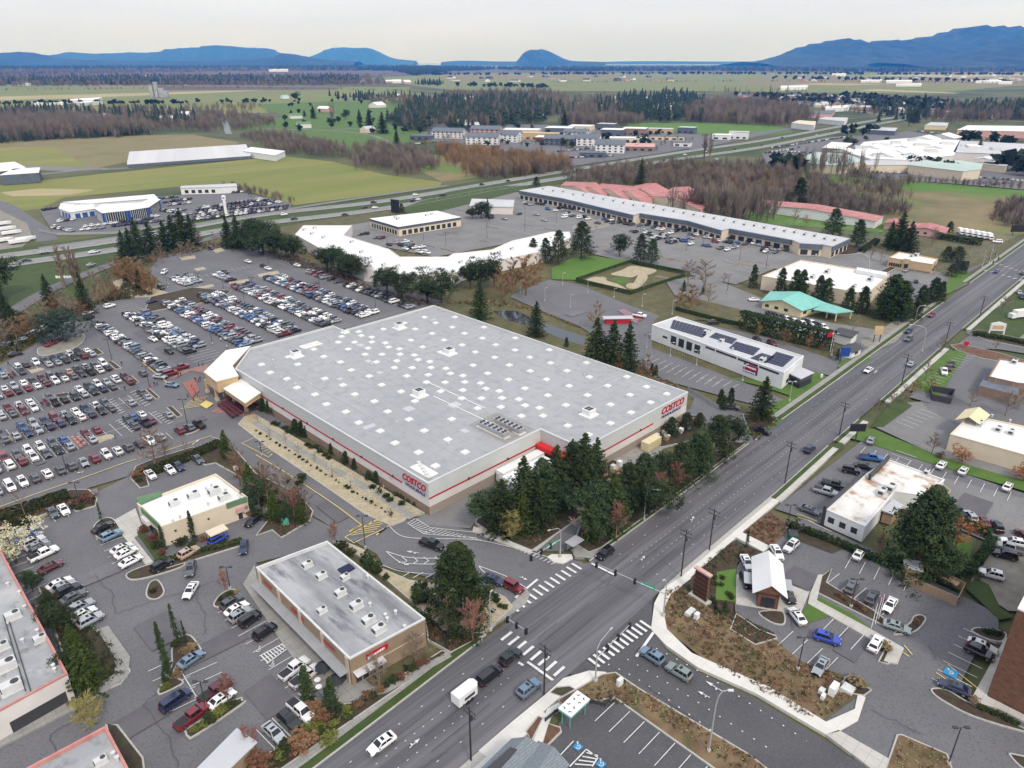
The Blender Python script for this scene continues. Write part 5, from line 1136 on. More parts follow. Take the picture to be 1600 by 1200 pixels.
for qd,n_,m_ in(([(1052,500),(1112,516),(1098,528),(1047,513)],10,4),([(1118,520),(1152,530),(1144,538),(1108,527)],7,3),([(1150,534),(1188,545),(1177,556),(1139,544)],8,4),([(1190,552),(1210,558),(1197,568),(1172,560)],4,3),([(1213,550),(1241,558),(1223,574),(1196,566)],6,5)):
 A_,B_,C_,D_=[Vector(v)for v in W2(qd,5.5)]; b=MB(); pt=lambda u,v:A_.lerp(B_,u).lerp(D_.lerp(C_,u),v)
 for i_ in range(n_):
  for j_ in range(m_):b.prism([tuple(pt((i_+u)/n_,(j_+v)/m_))for u,v in((.06,.05),(.94,.05),(.94,.95),(.06,.95))],5.55,5.72,0,0,True)
 part(b,'solar_array',MT['solar'],R6)
R7,p=bld('porch','small glass-walled entrance porch on the road end of the office',[(1222,578),(1241,571),(1270,583),(1251,592)],3.6,'glass','roof_palegrey',par=0,trim='steel')
R8,p=bld('gym_building','big cream building with wide white roof behind narrow evergreens',[(1191,431),(1252,406),(1390,428),(1355,459)],6.4,'wall_cream','roof_white',par=.5,units=[(1293,425,1.3),(1360,437,1.3),(1270,433,1.1),(1335,448,1.1)],vents=[(1243,415),(1265,411),(1300,440)])
b=MB(); q=ccw(W2([(1339,418),(1386,426),(1384,431),(1338,422)],7.4)); b.prism(q,6.0,7.6); part(b,'raised_parapet',MT['wall_paint'],R8)
R9,p=bld('restaurant','tan restaurant with dark window band near the far junction',[(1389,402),(1405,393),(1466,404),(1458,413)],5.0,'wall_tan','roof_white',par=.5,units=[(1425,400,.9),(1432,399,1.2)])
for i in edges_facing(p):
 L=(Vector(p[i])-Vector(p[(i+1)%4])).length
 if L>12:
  for k in range(6):wall_item(R9,'window',p,i,(.03+k*.05)*L,(.03+k*.05+.04)*L,.9,2.6,'glass')
  wall_item(R9,'door',p,i,.38*L,.47*L,.2,3,'glass'); wall_item(R9,'trim_band',p,i,.5*L,.98*L,.3,1,'brick_brown',.08); wall_item(R9,'entrance_frame',p,i,.34*L,.50*L,3.3,5.6,'wall_tan',.6)
def gable(par,px_poly,h_e,h_r,m,wm,ridge_dir=0,over=.4,name='roof',world=None,gable_m=None):
 """pitched roof over 4 corners (ccw); ridge joins the middles of edges 1-2 and 3-0"""
 q=ccw(world if world else W2(px_poly,h_e))
 if ridge_dir:q=q[1:]+q[:1]
 A,B,C_,D=[Vector((*v,h_e))for v in q]; r0=(A+D)/2; r1=(B+C_)/2; r0.z=r1.z=h_r
 e=(r1-r0).normalized()*over; up=Vector((0,0,.12))
 b=MB(); s1=(A-D).normalized()*over; drop=Vector((0,0,(h_r-h_e)*over/((A-D).length/2)))
 A2,B2,C2,D2=A-e+s1-drop,B+e+s1-drop,C_+e-s1-drop,D-e-s1-drop; R0,R1_=r0-e,r1+e
 for f in([A2,B2,R1_,R0],[R0,R1_,C2,D2]):
  b.face([tuple(v+up)for v in f]); b.face([tuple(v-up*.3)for v in f[::-1]])
 for f in([A2,B2],[C2,D2]):
  b.face([tuple(f[0]-up*.3),tuple(f[1]-up*.3),tuple(f[1]+up),tuple(f[0]+up)])
 for x,y,z in((A2,R0,D2),(B2,R1_,C2)):
  for u,v in((x,y),(y,z)):b.face([tuple(u-up*.3),tuple(v-up*.3),tuple(v+up),tuple(u+up)])
 part(b,name,MT[m],par)
 if gable_m:
  b=MB(); b.face([tuple(A),tuple(r0),tuple(D)][::-1]); part(b,'gable',MT[gable_m],par); b=MB(); b.face([tuple(B),tuple(C_),tuple(r1)]); part(b,'gable',MT[gable_m],par)
 return q
def pitched(name,label,px_poly,h_e,h_r,wall,roof,cat='building',ridge_dir=0,over=.5,world=None,group=None,windows=0,z0=0):
 q=ccw(world if world else W2(px_poly,h_e)); cx=sum(v[0]for v in q)/4; cy=sum(v[1]for v in q)/4
 r=thing(name,label,cat,(cx,cy,0),group); b=MB()
 for i in range(4):a,c=q[i],q[(i+1)%4]; b.face([(*a,z0),(*c,z0),(*c,h_e),(*a,h_e)])
 part(b,'wall',MT[wall],r); gable(r,None,h_e,h_r,roof,wall,ridge_dir,over,world=q,gable_m=wall)
 if windows:
  for i in edges_facing(q):
   L=(Vector(q[i])-Vector(q[(i+1)%4])).length; k=max(1,int(L/4))
   for u in range(min(k,windows)):wall_item(r,'window',q,i,(u+.3)*L/k,(u+.7)*L/k,h_e*.35,h_e*.7,'glass')
 return r,q
R10,q=pitched('shop_building','pale yellow building under a bright turquoise pitched roof',[(1192,470),(1205,456),(1290,474),(1252,484)],3.4,5.8,'wall_yellow','roof_teal',over=.8,windows=3)
can=ccw(W2([(1270,484),(1292,474),(1334,487),(1305,490)],3.4)); b=MB(); b.prism(can,3.3,3.6,0,0,True); part(b,'canopy',MT['roof_teal'],R10)
for x,y in((1291,497),(1305,502),(1328,498)):X,Y=G(x,y); b=MB(); b.box((X,Y,0),(.4,.4,3.3)); part(b,'post',MT['wall_yellow'],R10)
R11,p=bld('booth','low black-roofed booth beside the turquoise-roofed shop lot',[(1302,520),(1313,513),(1340,519),(1330,528)],3.4,'wall_paint','roof_dark',cat='booth',par=0)
R12,q=pitched('booth','small white booth with dark hip roof on the road side',[(1310,545),(1325,538),(1346,543),(1332,549)],2.8,3.9,'wall_paint','roof_dark',cat='booth',windows=3,over=.6)
R13,p=bld('shop_building','long shop building with rust-stained white roof, nearer half',[(1292,796),(1352,742),(1398,768),(1352,822)],4.2,'wall_paint','roof_stained',par=.35,trim='wall_paint',units=[(1378,770,1)])
for i in edges_facing(p):
 a,c=Vector(p[i]),Vector(p[(i+1)%4]); L=(a-c).length; d=c-a; n=Vector((d.y,-d.x))
 if n.y<0 and abs(n.y)>abs(n.x)*.2 or True:
  if L<14:
   for k in range(3):wall_item(R13,'window',p,i,(.08+k*.3)*L,(.08+k*.3+.16)*L,1.3,2.7,'glass')
a,c=Vector(G(1291,797,4.2)),Vector(G(1351,743,4.2)); d=(c-a).normalized(); nn=Vector((-d.y,d.x)); b=MB(); b.prism([tuple(a+nn*.1),tuple(a+nn*.7),tuple(c+nn*.7),tuple(c+nn*.1)],0,5.0); part(b,'front_parapet',MT['dark_metal'],R13)
R14,p=bld('shop_building','long shop building with rust-stained white roof, farther half',[(1353,741),(1387,717),(1476,749),(1450,775),(1398,767)],4.4,'wall_paint','roof_stained',par=.35,trim='wall_paint',units=[(1392,764,1.1),(1448,738,.7)])
a,c=Vector(G(1362,748,4.4)),Vector(G(1391,718,4.4)); b=MB(); d=(c-a).normalized(); nn=Vector((-d.y,d.x)); b.prism([tuple(a+nn*.2),tuple(a+nn*.8),tuple(c+nn*.8),tuple(c+nn*.2)],0,5.4); part(b,'front_parapet',MT['dark_metal'],R14)
R15,p=bld('canopy','grey lean-to roof between stained roof and massive evergreen',[(1380,798),(1396,783),(1408,790),(1395,803)],3,'wood_fence','roof_palegrey',cat='canopy',par=0)
R16,p=bld('store_building','cream building with white roof at the right edge behind the grass strip',[(1485,678),(1516,648),(1660,678),(1660,728),(1600,710)],5,'wall_cream','roof_white',par=.4,units=[(1531,662,.9),(1560,671,.9),(1580,676,.9)],vents=[(1550,650),(1578,658)])
b=MB(); gable(R16,[(1495,655),(1510,640),(1545,648),(1530,662)],5.6,7.0,'wall_yellow','wall_yellow',over=.3)
R17,p=bld('brick_building','brick building with white roof and pergola near the side street',[(1545,588),(1562,560),(1660,572),(1660,605),(1590,598)],5,'brick_brown','roof_white',par=.4,trim='brick_brown',units=[(1585,566,1)])
b=MB(); c_=ccw(W2([(1530,602),(1540,586),(1595,598),(1590,618)],3.4)); b.prism(c_,0,3.4,0,1); part(b,'patio_wing',[MT['brick_brown'],MT['roof_slate']],R17)
cf=thing('coffee_stand','small wooden coffee stand with steep white gable roof','coffee stand',(*G(1204,935),0))
A,B,C2_,D=G(1179,924,4.2),G(1228,932,4.2),G(1221,881,4.2),G(1177,871,4.2)
ax=Vector(G(1202,912,6));
q=ccw([A,B,C2_,D]); b=MB(); qi=inset(q,.9)
for i in range(4):a,c=qi[i],qi[(i+1)%4]; b.face([(*a,0),(*c,0),(*c,4.2),(*a,4.2)])
part(b,'wall',MT['wood_brown'],cf)
k0=min(range(4),key=lambda i:(Vector(q[i])+Vector(q[(i+1)%4])).length)
q2=q[k0:]+q[:k0]
gable(cf,None,4.2,6.3,'roof_white','wood_brown',1,.35,world=q2,gable_m='wood_brown')
qi2=inset(q2,.88); Ln=(Vector(qi2[0])-Vector(qi2[1])).length
for nm,u0,u1,z0_,z1_,m_ in(('door',.40,.60,.2,2.6,'glass'),('window',.18,.38,.5,2.5,'glass'),('window',.62,.82,.5,2.5,'glass'),('beam',.02,.98,3.7,4.0,'wood_fence')):wall_item(cf,nm,qi2,0,u0*Ln,u1*Ln,z0_,z1_,m_,.1)
a,c=Vector(qi2[0]),Vector(qi2[1]); d=(c-a).normalized(); nn=Vector((d.y,-d.x)); mq=a+d*Ln/2+nn*.35
text(cf,'-----',.75,(mq.x,mq.y,4.5),(d.x,d.y,0),(0,0,1),'sign_red',.05,.04,w=2.6)
b=MB(); b.tube((mq.x-nn.x*.1,mq.y-nn.y*.1,4.6),(mq.x,mq.y,4.6),.7,.7,12); part(b,'round_sign',MT['wall_pink'],cf)
for i in(1,3):
 L=(Vector(qi2[i])-Vector(qi2[(i+1)%4])).length; wall_item(cf,'service_awning',qi2,i,.3*L,.7*L,3.0,3.15,'steel',2.6)
 wall_item(cf,'window',qi2,i,.42*L,.58*L,1.2,2.5,'glass',.1)
sx,sy=G(1093,938); st=thing('sign_tower','tall slatted rust-brown sign tower on a stone base beside the road','sign',(sx,sy,0),rz=math.radians(84))
b=MB(); b.box((0,0,.2),(4.4,1.6,.5)); part(b,'stone_base',MT['cobble'],st,local=True)
for k in range(6):b=MB(); b.box((0,0,.9+k*.95),(3.2-.02*k,.55,.72)); part(b,'slat',MT['wood_brown'],st,local=True)
b=MB(); b.box((0,0,6.7),(3.7,.9,.35)); part(b,'cap',MT['wall_pink'],st,local=True)
for s in(-1.3,1.3):b=MB(); b.box((s,.1,.5),(.2,.3,6.2)); part(b,'post',MT['dark_metal'],st,local=True)
te=thing('trash_enclosure','tan wooden fenced trash enclosure beside the gravel lot','enclosure',(*G(1455,910),0))
pq=W2([(1411,912),(1422,884),(1436,890),(1504,925),(1493,948),(1440,925)])
b=MB()
for a,c in zip(pq,pq[1:]+pq[:1]):
 d=(Vector(c)-Vector(a)); L=d.length; n=Vector((-d.y,d.x)).normalized()*.08; b.prism([tuple(Vector(a)-n),tuple(Vector(c)-n),tuple(Vector(c)+n),tuple(Vector(a)+n)],.1,2.3)
part(b,'fence_panel',MT['wood_fence'],te)
b=MB(); a,c=G(1440,905),G(1500,932)
b.prism(ccw([G(1432,893),G(1440,890),G(1498,920),G(1492,927)]),1.6,1.85,0); part(b,'shelf_roof',MT['wall_tan'],te)
sh=thing('storage_shed','little square white-roofed shed at the end of the wooden enclosure','shed',(*G(1422,900),0)); b=MB(); b.box((0,0,.1),(3,3,2.6),.4,0,1); part(b,'wall',[MT['wood_fence'],MT['roof_palegrey']],sh,local=True); b=MB(); b.box((0,0,2.7),(3.4,3.4,.15),.4); part(b,'roof',MT['roof_palegrey'],sh,local=True)
X0,Y0=G(1541,1088); hb=ztop(1541,1088,950)
fx=[(X0,Y0),(X0,Y0-40),(X0+40,Y0-40),(X0+40,Y0)]
R18,p=bld('hotel_building','tall wood-clad building with white roof at the lower right edge',fx,hb,'wood_brown','roof_white',par=.4,trim='roof_white',px=False)
b=MB()
for k in range(12):
 a0=k*math.pi/6; cxs,czs=Y0-3.2,hb-2.2; b.prism([(X0-.1,cxs+.5*math.cos(a0)-.15),(X0-.25,cxs+.5*math.cos(a0)-.15),(X0-.25,cxs+.9*math.cos(a0)+.15),(X0-.1,cxs+.9*math.cos(a0)+.15)],czs+.8*math.sin(a0)-.2,czs+.8*math.sin(a0)+.25,0,0,True)
part(b,'flower_emblem',MT['sign_orange'],R18)
R19,q=pitched('shop_building','grey shingle-roofed building at the bottom edge, left gable',[(740,1215),(800,1157),(842,1165),(780,1235)],5.5,6.4,'wall_slate','roof_shingle',over=.3)
R20,q=pitched('shop_building','grey shingle-roofed building at the bottom edge, right wing',[(785,1230),(842,1161),(885,1195),(850,1260)],5.3,6.3,'wall_slate','roof_shingle',over=.3)
a=ccw(W2([(762,1200),(798,1168),(808,1172),(772,1212)],6.4)); b=MB(); b.prism(a,6.1,6.55); part(b,'skylight_strip',MT['dark_metal'],R19)
kq=ccw(W2([(872,1107),(902,1079),(922,1093),(892,1121)],3.4)); t=thing('charging_canopy','small white-roofed green-edged canopy at the corner lot','canopy',(sum(v[0]for v in kq)/4,sum(v[1]for v in kq)/4,0))
b=MB(); b.prism(kq,3.3,3.5,0,0,True); part(b,'roof',MT['roof_white'],t); b=MB(); b.prism(inset(kq,.05),2.9,3.3,0,0,True); part(b,'edge',MT['kiosk_green'],t)
for v in inset(kq,.5):b=MB(); b.box((v[0],v[1],.1),(.14,.14,2.9)); part(b,'post',MT['kiosk_green'],t)
b=MB(); c0=Vector((sum(v[0]for v in kq)/4,sum(v[1]for v in kq)/4)); d=(Vector(kq[1])-Vector(kq[0])).normalized(); n=Vector((-d.y,d.x));
d1=Vector(kq[1])-Vector(kq[0]); d2=Vector(kq[2])-Vector(kq[1]); LL=d1 if d1.length>d2.length else d2; SS=d2 if d1.length>d2.length else d1
for s in(-.25,.25):
 c1=c0+LL*s
 for a_ in(-1,1):
  for b_ in(-1,1):
   e_=c1+SS*.18*a_+LL*.09*b_; dd=SS.normalized()*.35*a_; b.prism(ccw([tuple(e_-LL.normalized()*.07),tuple(e_+LL.normalized()*.07),tuple(e_+LL.normalized()*.07+dd),tuple(e_-LL.normalized()*.07+dd)]),3.49,3.52)
   dd=LL.normalized()*.35*b_; b.prism(ccw([tuple(e_-SS.normalized()*.07),tuple(e_+SS.normalized()*.07),tuple(e_+SS.normalized()*.07+dd),tuple(e_-SS.normalized()*.07+dd)]),3.525,3.54)
part(b,'roof_marks',MT['dark_metal'],t)
sx,sy=G(897,862); t=thing('bus_shelter','small open shelter with pale blue roof by the main road','bus shelter',(sx,sy,.25))
b=MB(); b.box((0,0,2.4),(3.6,2.4,.15)); part(b,'roof',MT['steel'],t,local=True); b=MB(); b.box((0,.6,.3),(2,.4,.15)); b.box((-.8,.6,0),(.1,.3,.3)); b.box((.8,.6,0),(.1,.3,.3)); part(b,'bench',MT['dark_metal'],t,local=True)
for sx_ in(-1.5,1.5):
 for sy_ in(-.9,.9):b=MB(); b.box((sx_,sy_,0),(.1,.1,2.4)); part(b,'post',MT['dark_metal'],t,local=True)
b=MB(); b.box((0,1.0,.3),(3,.04,1.9)); part(b,'glass_panel',MT['steel'],t,local=True)
sx,sy=G(728,1094); t=thing('cargo_trailer','white box trailer towed by the black SUV on the main road','trailer',(sx,sy,ZC),rz=math.radians(1))
b=MB(); b.prism([(-2.3,-1.0),(1.7,-1.0),(2.2,-.45),(2.2,.45),(1.7,1.0),(-2.3,1.0)],.5,2.4,0,0,True); part(b,'body',MT['roof_white'],t,local=True)
for s in(-1.05,1.05):
 for k in(-.5,.4):b=MB(); b.tube((k,s-.1,.35),(k,s+.1,.35),.35,.35,10); part(b,'wheel',MT['tyre'],t,local=True)
b=MB(); b.path([(2.5,0,.5),(3.9,0,.5)],.06); part(b,'tow_bar',MT['dark_metal'],t,local=True)
b=MB(); b.box((0,-1.0,1.0),(2.2,.03,.6)); part(b,'side_panel',MT['dark_metal'],t,local=True)
t=thing('kiosk','low red shed with grey roof on the vacant lot','shed',(*G(965,505),0),rz=math.radians(-42)); b=MB(); b.box((0,0,.1),(10,2.6,2.2)); part(b,'wall',MT['red_stripe'],t,local=True); b=MB(); b.box((0,0,2.3),(12,3.6,.2)); part(b,'roof',MT['roof_palegrey'],t,local=True)
sheet('red_pad',[(965,486),(975,483),(1005,500),(993,507)],'paint_red','mark')
t=thing('dumpster','dark green dumpster below the dark evergreen bush','dumpster',(*G(1238,843),.2),rz=.6); b=MB(); b.prism([(-1.2,-.9),(1.2,-.9),(1.2,.9),(-1.2,.9)],.1,1.5,0,1,True); part(b,'bin',[MT['dumpster_green'],MT['dumpster_green']],t,local=True); b=MB(); b.box((0,0,1.5),(2.5,1.9,.08)); b.box((0,-.95,1.0),(2.6,.12,.12)); part(b,'lid',MT['dark_metal'],t,local=True)
t=thing('bin_enclosure','dark walled bin enclosure near the pole on the right side of the road','enclosure',(*G(1470,622),0)); pq=W2([(1452,612),(1490,618),(1484,632),(1455,626)])
b=MB()
for a,c in zip(pq,pq[1:]+pq[:1]):d=(Vector(c)-Vector(a)); n=Vector((-d.y,d.x)).normalized()*.1; b.prism([tuple(Vector(a)-n),tuple(Vector(c)-n),tuple(Vector(c)+n),tuple(Vector(a)+n)],.1,2.2)
part(b,'wall',MT['dark_metal'],t)
for i,(x,y,w,d_,h_,m_,lab)in enumerate(((1078,960,2.4,1.2,.5,'unit','flat grey utility box near the corner bank'),(1088,968,1.1,.8,1.1,'roof_white','white utility cabinet near the corner bank'),(1301,1084,2.2,1.1,1.5,'roof_white','big white utility cabinet on the meadow bank'),(1283,1084,1.2,.9,.6,'unit','small grey box left of the big white cabinet'),(1324,1079,2.,2.,.3,'unit','flat grey vault cover by the kerb'),(1285,1093,1,.6,.7,'roof_white','small white box below the white cabinet'),(446,821,1.4,1.3,1.4,'kiosk_green','pale green utility box in the planted island'),(968,1072,1.2,.7,1.2,'roof_white','white signal cabinet behind the corner pavement'),(369,736,1.2,.8,1.0,'unit','small grey cabinet in the bed above the restaurant'),(1350,592-8,.9,.6,1.0,'roof_white','white utility box on the lawn beside the porch'))):
 if lab.startswith('white utility box on'):x,y=1283,591
 b=MB(); b.box((0,0,0),(w,d_,.12),0,1); b.box((0,0,.12),(w*.92,d_*.9,h_),0,0); o=b.build('utility_cabinet',[MT[m_],MT['concrete']]); o.location=(*G(x,y),.28); tag(o,lab,'utility cabinet')
for i,(x,y,dk)in enumerate(((508,1058,1),(529,1078,1),(497,1069,0),(519,1067,0),(499,1080,0),(512,1084,0),(514,1096,0))):
 X,Y=G(x,y)
 if dk:
  t=thing('parasol','black patio parasol, %s one beside the brown shop building'%('upper' if i==0 else 'lower'),'parasol',(X,Y,.3),'patio parasols'); b=MB(); b.tube((0,0,2.1),(0,0,2.7),1.5,.05,8); part(b,'canopy',MT['sign_black'],t,local=True); b=MB(); b.tube((0,0,0),(0,0,2.2),.04,.04,6); part(b,'pole',MT['dark_metal'],t,local=True)
 else:
  t=thing('patio_table','round white patio table, %s from the left beside the parasols'%ordl({497:1,499:2,512:3,514:4,519:5}[x]),'table',(X,Y,.3),'patio tables'); b=MB(); b.tube((0,0,.68),(0,0,.74),.55,.55,12); part(b,'table_top',MT['roof_white'],t,local=True); b=MB(); b.tube((0,0,0),(0,0,.68),.05,.05,6); part(b,'leg',MT['dark_metal'],t,local=True)
ML,p=bld('mall_building','angled white-roofed corner mall behind the warehouse parking',[(461,366),(474,352),(550,352),(537,367),(608,389),(625,401),(700,401),(708,396),(768,390),(800,376),(862,362),(890,362),(892,370),(850,392),(790,404),(720,420),(712,426),(660,428),(640,430),(568,420),(500,388)],6,'wall_offwhite','roof_white',par=.35)
for x,y in((476,360),(492,357),(488,366),(506,372),(550,379),(578,405),(600,415),(622,417),(655,420),(720,411),(780,396),(800,390),(565,395),(830,384)):rooftop(ML,*G(x,y,5.7),5.66,.9)
for i in edges_facing(p):
 L=(Vector(p[i])-Vector(p[(i+1)%len(p)])).length
 if L>20:wall_item(ML,'door',p,i,.4*L,.4*L+1.6,.1,2.4,'dark_metal')
t=thing('semi_trailer','white truck trailer parked behind the corner mall','trailer',(*G(692,437),0),rz=math.radians(-35)); b=MB(); b.box((0,0,1.1),(12,2.5,2.8)); part(b,'body',MT['roof_white'],t,local=True)
for k in(3,4.4,-4.5):b=MB(); b.tube((k,-1.1,.5),(k,1.1,.5),.5,.5,10); part(b,'wheel',MT['tyre'],t,local=True)
M2,p=bld('store_building','white-roofed store with dark fascia in the middle of the mall lot',[(578,342),(683,330),(720,340),(623,355)],5.5,'wall_cream','roof_white',par=0,trim='dark_metal',units=[(622,344,1),(618,341,.8),(667,338,.9),(675,336,.8)])
for i in edges_facing(p):
 L=(Vector(p[i])-Vector(p[(i+1)%4])).length
 wall_item(M2,'trim_band',p,i,0,L,4.2,5.5,'wall_slate',.2)
 if L>30:
  for k in range(10):wall_item(M2,'window',p,i,(.05+k*.09)*L,(.05+k*.09+.06)*L,.6,3.2,'glass')
M3,p=bld('store_building','small white-roofed store behind round pines near the highway',[(734,322),(738,311),(803,313),(801,324)],5,'wall_offwhite','roof_palegrey',par=0)
SMp=[(812,298),(858,291),(1326,373),(1300,385),(1285,382),(1250,380),(1238,375),(1140,357),(1128,360),(1075,345),(1000,333),(990,336),(880,310)]
SM,p=bld('strip_mall','very long strip mall with pale roof and dark blue-grey fascia',SMp,6.5,'wall_cream','roof_palegrey',par=0,trim='roof_palegrey')
for k in range(30):
 t_=k/29; x=850+t_*455; y=296+t_*81+random.uniform(-1,1.5); rooftop(SM,*G(x,y,6.6),6.75,1.1)
for i in edges_facing(p):
 L=(Vector(p[i])-Vector(p[(i+1)%len(p)])).length
 if L>10:
  wall_item(SM,'fascia',p,i,0,L,4.0,6.45,'wall_slate',.8); k=int(L/5)
  for q_ in range(min(k,40)):wall_item(SM,'window',p,i,(q_+.15)*L/k,(q_+.8)*L/k,.5,3.2,'glass')
for i,(poly)in enumerate(([(876,290),(884,284),(935,300),(925,307)],[(902,292),(910,285),(952,300),(944,308)],[(930,294),(940,287),(990,306),(978,314)],[(958,296),(966,289),(1020,310),(1008,320)],[(980,296),(1000,287),(1050,300),(1025,310)],[(1040,300),(1052,293),(1100,305),(1090,314)],[(1005,306),(1022,300),(1110,318),(1095,328)])):
 pitched('storage_shed','red-roofed storage shed behind the strip mall, %s from the left'%ordl(i+1),poly,5.5,9,'wall_cream','roof_red',cat='shed',group='red-roofed sheds',windows=0)
pitched('storage_shed','long white storage shed with red roof behind the lawn',[(1178,319),(1185,312),(1380,338),(1368,346)],4.5,6.5,'wall_paint','roof_red',cat='shed')
pitched('shop_building','pink building with red-tiled roof beside the white trucks',[(1418,356),(1426,349),(1482,356),(1476,364)],3.5,5,'wall_pink','roof_red',windows=3); pitched('shop_building','little pink house left of the red-tiled building',[(1382,349),(1388,343),(1412,347),(1406,353)],3.5,5,'wall_pink','roof_red')
for i in range(6):
 t=thing('box_truck','white box truck, %s from the left on the lawn beyond the junction'%ordl(i+1),'truck',(*G(1500+i*9,366+i*1.6),.1),'white box trucks',rz=math.radians(215)); b=MB(); b.box((-1,0,.9),(5,2.4,2.6)); part(b,'cargo_box',MT['roof_white'],t,local=True)
 b=MB(); b.box((2.5,0,.6),(1.8,2.2,1.7)); part(b,'cab',MT['roof_white'],t,local=True); b=MB(); b.box((3.35,0,1.4),(.12,1.9,.7)); part(b,'windscreen',MT['glass'],t,local=True)
 for k in(2.3,-2.2):b=MB(); b.tube((k,-1.1,.45),(k,1.1,.45),.45,.45,8); part(b,'wheel',MT['tyre'],t,local=True)
t=thing('box_truck','large white delivery truck at the right edge on the gravel','truck',(*G(1590,498),.15),rz=math.radians(150)); b=MB(); b.box((-1,0,.9),(6.5,2.4,2.7)); part(b,'cargo_box',MT['roof_white'],t,local=True); b=MB(); b.box((3.2,0,.6),(2,2.2,1.8)); part(b,'cab',MT['roof_white'],t,local=True)
for k in(3,-2.6):b=MB(); b.tube((k,-1.1,.45),(k,1.1,.45),.45,.45,8); part(b,'wheel',MT['tyre'],t,local=True)
D1,p=bld('dealership','white and blue car showroom with glass front beside the highway',[(148,326),(160,320),(222,317),(238,309),(250,312),(232,324),(200,329),(160,333)],7,'glass','roof_white',par=0,trim='roof_white')
for i in edges_facing(p):
 L=(Vector(p[i])-Vector(p[(i+1)%len(p)])).length
 if L>3:
  for u in(0.02,.9):wall_item(D1,'blue_panel',p,i,u*L,(u+.08)*L,0,6.9,'wall_blue',.2)
  for k in range(9):wall_item(D1,'mullion',p,i,(.1+k*.09)*L,(.1+k*.09)*L+.25,0,6.9,'unit',.15)
D2,p=bld('service_building','white service building left of the glass showroom',[(93,326),(96,318),(142,318),(150,326),(110,332)],4.5,'wall_paint','roof_white',par=0,units=[(120,321,.8)]);
for i in edges_facing(p):
 L=(Vector(p[i])-Vector(p[(i+1)%len(p)])).length
 for k in range(3):wall_item(D2,'garage_door',p,i,(.15+k*.28)*L,(.15+k*.28+.2)*L,.1,3.2,'wall_blue')
D3,p=bld('service_building','low white building behind the glass showroom',[(100,316),(240,304),(246,310),(140,318)],6,'wall_paint','roof_white',par=0)
D4,p=bld('workshop','long white workshop on the far side of the sales lot',[(282,294),(284,291),(368,287),(370,291),(340,293)],5,'wall_paint','roof_palegrey',par=0)
for i in edges_facing(p):
 L=(Vector(p[i])-Vector(p[(i+1)%len(p)])).length
 if L>15:
  for k in range(5):wall_item(D4,'garage_door',p,i,(.1+k*.18)*L,(.1+k*.18+.1)*L,1,3.5,'glass')
X,Y=G(354,338); t=thing('pylon_sign','tall white pylon sign beside the sales lot','sign',(X,Y,0),rz=math.radians(-45)); b=MB(); b.box((0,0,0),(1.6,.8,14)); part(b,'pylon',MT['roof_white'],t,local=True); b=MB(); b.box((0,0,11),(2.4,.95,2.6)); part(b,'sign_face',MT['sign_white'],t,local=True); b=MB(); b.box((0,-.45,11.8),(1.4,.12,.8)); part(b,'emblem',MT['sign_blue'],t,local=True)
gA,gB,gC,gD=[Vector(G(*q))for q in((200,262),(392,248),(385,231),(204,243))]
for k in range(8):
 f0,f1=k/8,(k+.66)/8; w=[tuple(gA.lerp(gD,f0)),tuple(gB.lerp(gC,f0)),tuple(gB.lerp(gC,f1)),tuple(gA.lerp(gD,f1))]
 pitched('greenhouse','long white greenhouse roof, %s row from the near side'%ordl(k+1),None,3.,5.0,'wall_slate','roof_palegrey',cat='greenhouse',world=w,group='greenhouses',over=.2)
bld('packing_shed','white packing shed at the right end of the greenhouses',[(380,236),(392,230),(445,236),(430,243)],6,'wall_paint','roof_white',par=0)
for i,poly in enumerate(([(0,268),(0,255),(22,253),(40,262),(20,266)],[(0,274),(22,264),(62,262),(60,270)])):bld('barn','white farm warehouse at the left edge, %s one'%('farther','nearer')[i],poly,8,'wall_slate','roof_white',par=0,group='farm warehouses')
for i,(x,y)in enumerate(((3,352),(10,360),(18,366),(5,378),(40,376),(30,380))):t=thing('covered_boat','white-covered boat, %s in the yard left of the highway'%ordl(i+1),'boat',(*G(x,y),0),'covered boats'); b=MB(); b.prism([(-5,-1.3),(3,-1.4),(5.5,0),(3,1.4),(-5,1.3)],.6,2.2,0,0,True); part(b,'hull',MT['roof_white'],t,local=True); b=MB(); b.box((-1,0,0),(6,1.4,.6),0); part(b,'cradle',MT['dark_metal'],t,local=True)
def far_b(name,label,poly,h,wall,roof,**k):return bld(name,label,poly,h,wall,roof,par=0,**k)
far_b('mall_wing','pale green-roofed mall wing, left one behind thin poplars',[(1247,248),(1275,238),(1320,240),(1352,252),(1310,259),(1270,256)],8,'wall_cream','roof_green',group='far mall')
far_b('mall_wing','pale green-roofed mall wing in front of the white gables',[(1420,258),(1445,250),(1500,251),(1535,256),(1532,265),(1505,268)],8,'wall_cream','roof_green',group='far mall')
far_b('mall_wing','long cream front of the far mall between its green roofs',[(1350,252),(1380,245),(1450,248),(1430,258),(1355,258)],7,'wall_cream','roof_palegrey',group='far mall')
far_b('mall_wing','white-roofed middle of the far mall',[(1330,240),(1350,222),(1420,216),(1500,219),(1490,243),(1420,250),(1360,248)],9,'wall_offwhite','roof_white',group='far mall')
far_b('mall_wing','white-roofed right part of the far mall',[(1490,238),(1500,220),(1660,228),(1660,243),(1540,240)],9,'wall_offwhite','roof_palegrey',group='far mall')
far_b('mall_wing','small brown-fronted wing at the left of the far mall',[(1285,231),(1300,222),(1332,224),(1318,233)],9,'brick_brown','roof_white',group='far mall')
far_b('mall_wing','cream end block of the far mall near the road',[(1534,256),(1545,251),(1578,254),(1572,260)],6,'wall_cream','roof_palegrey',group='far mall')
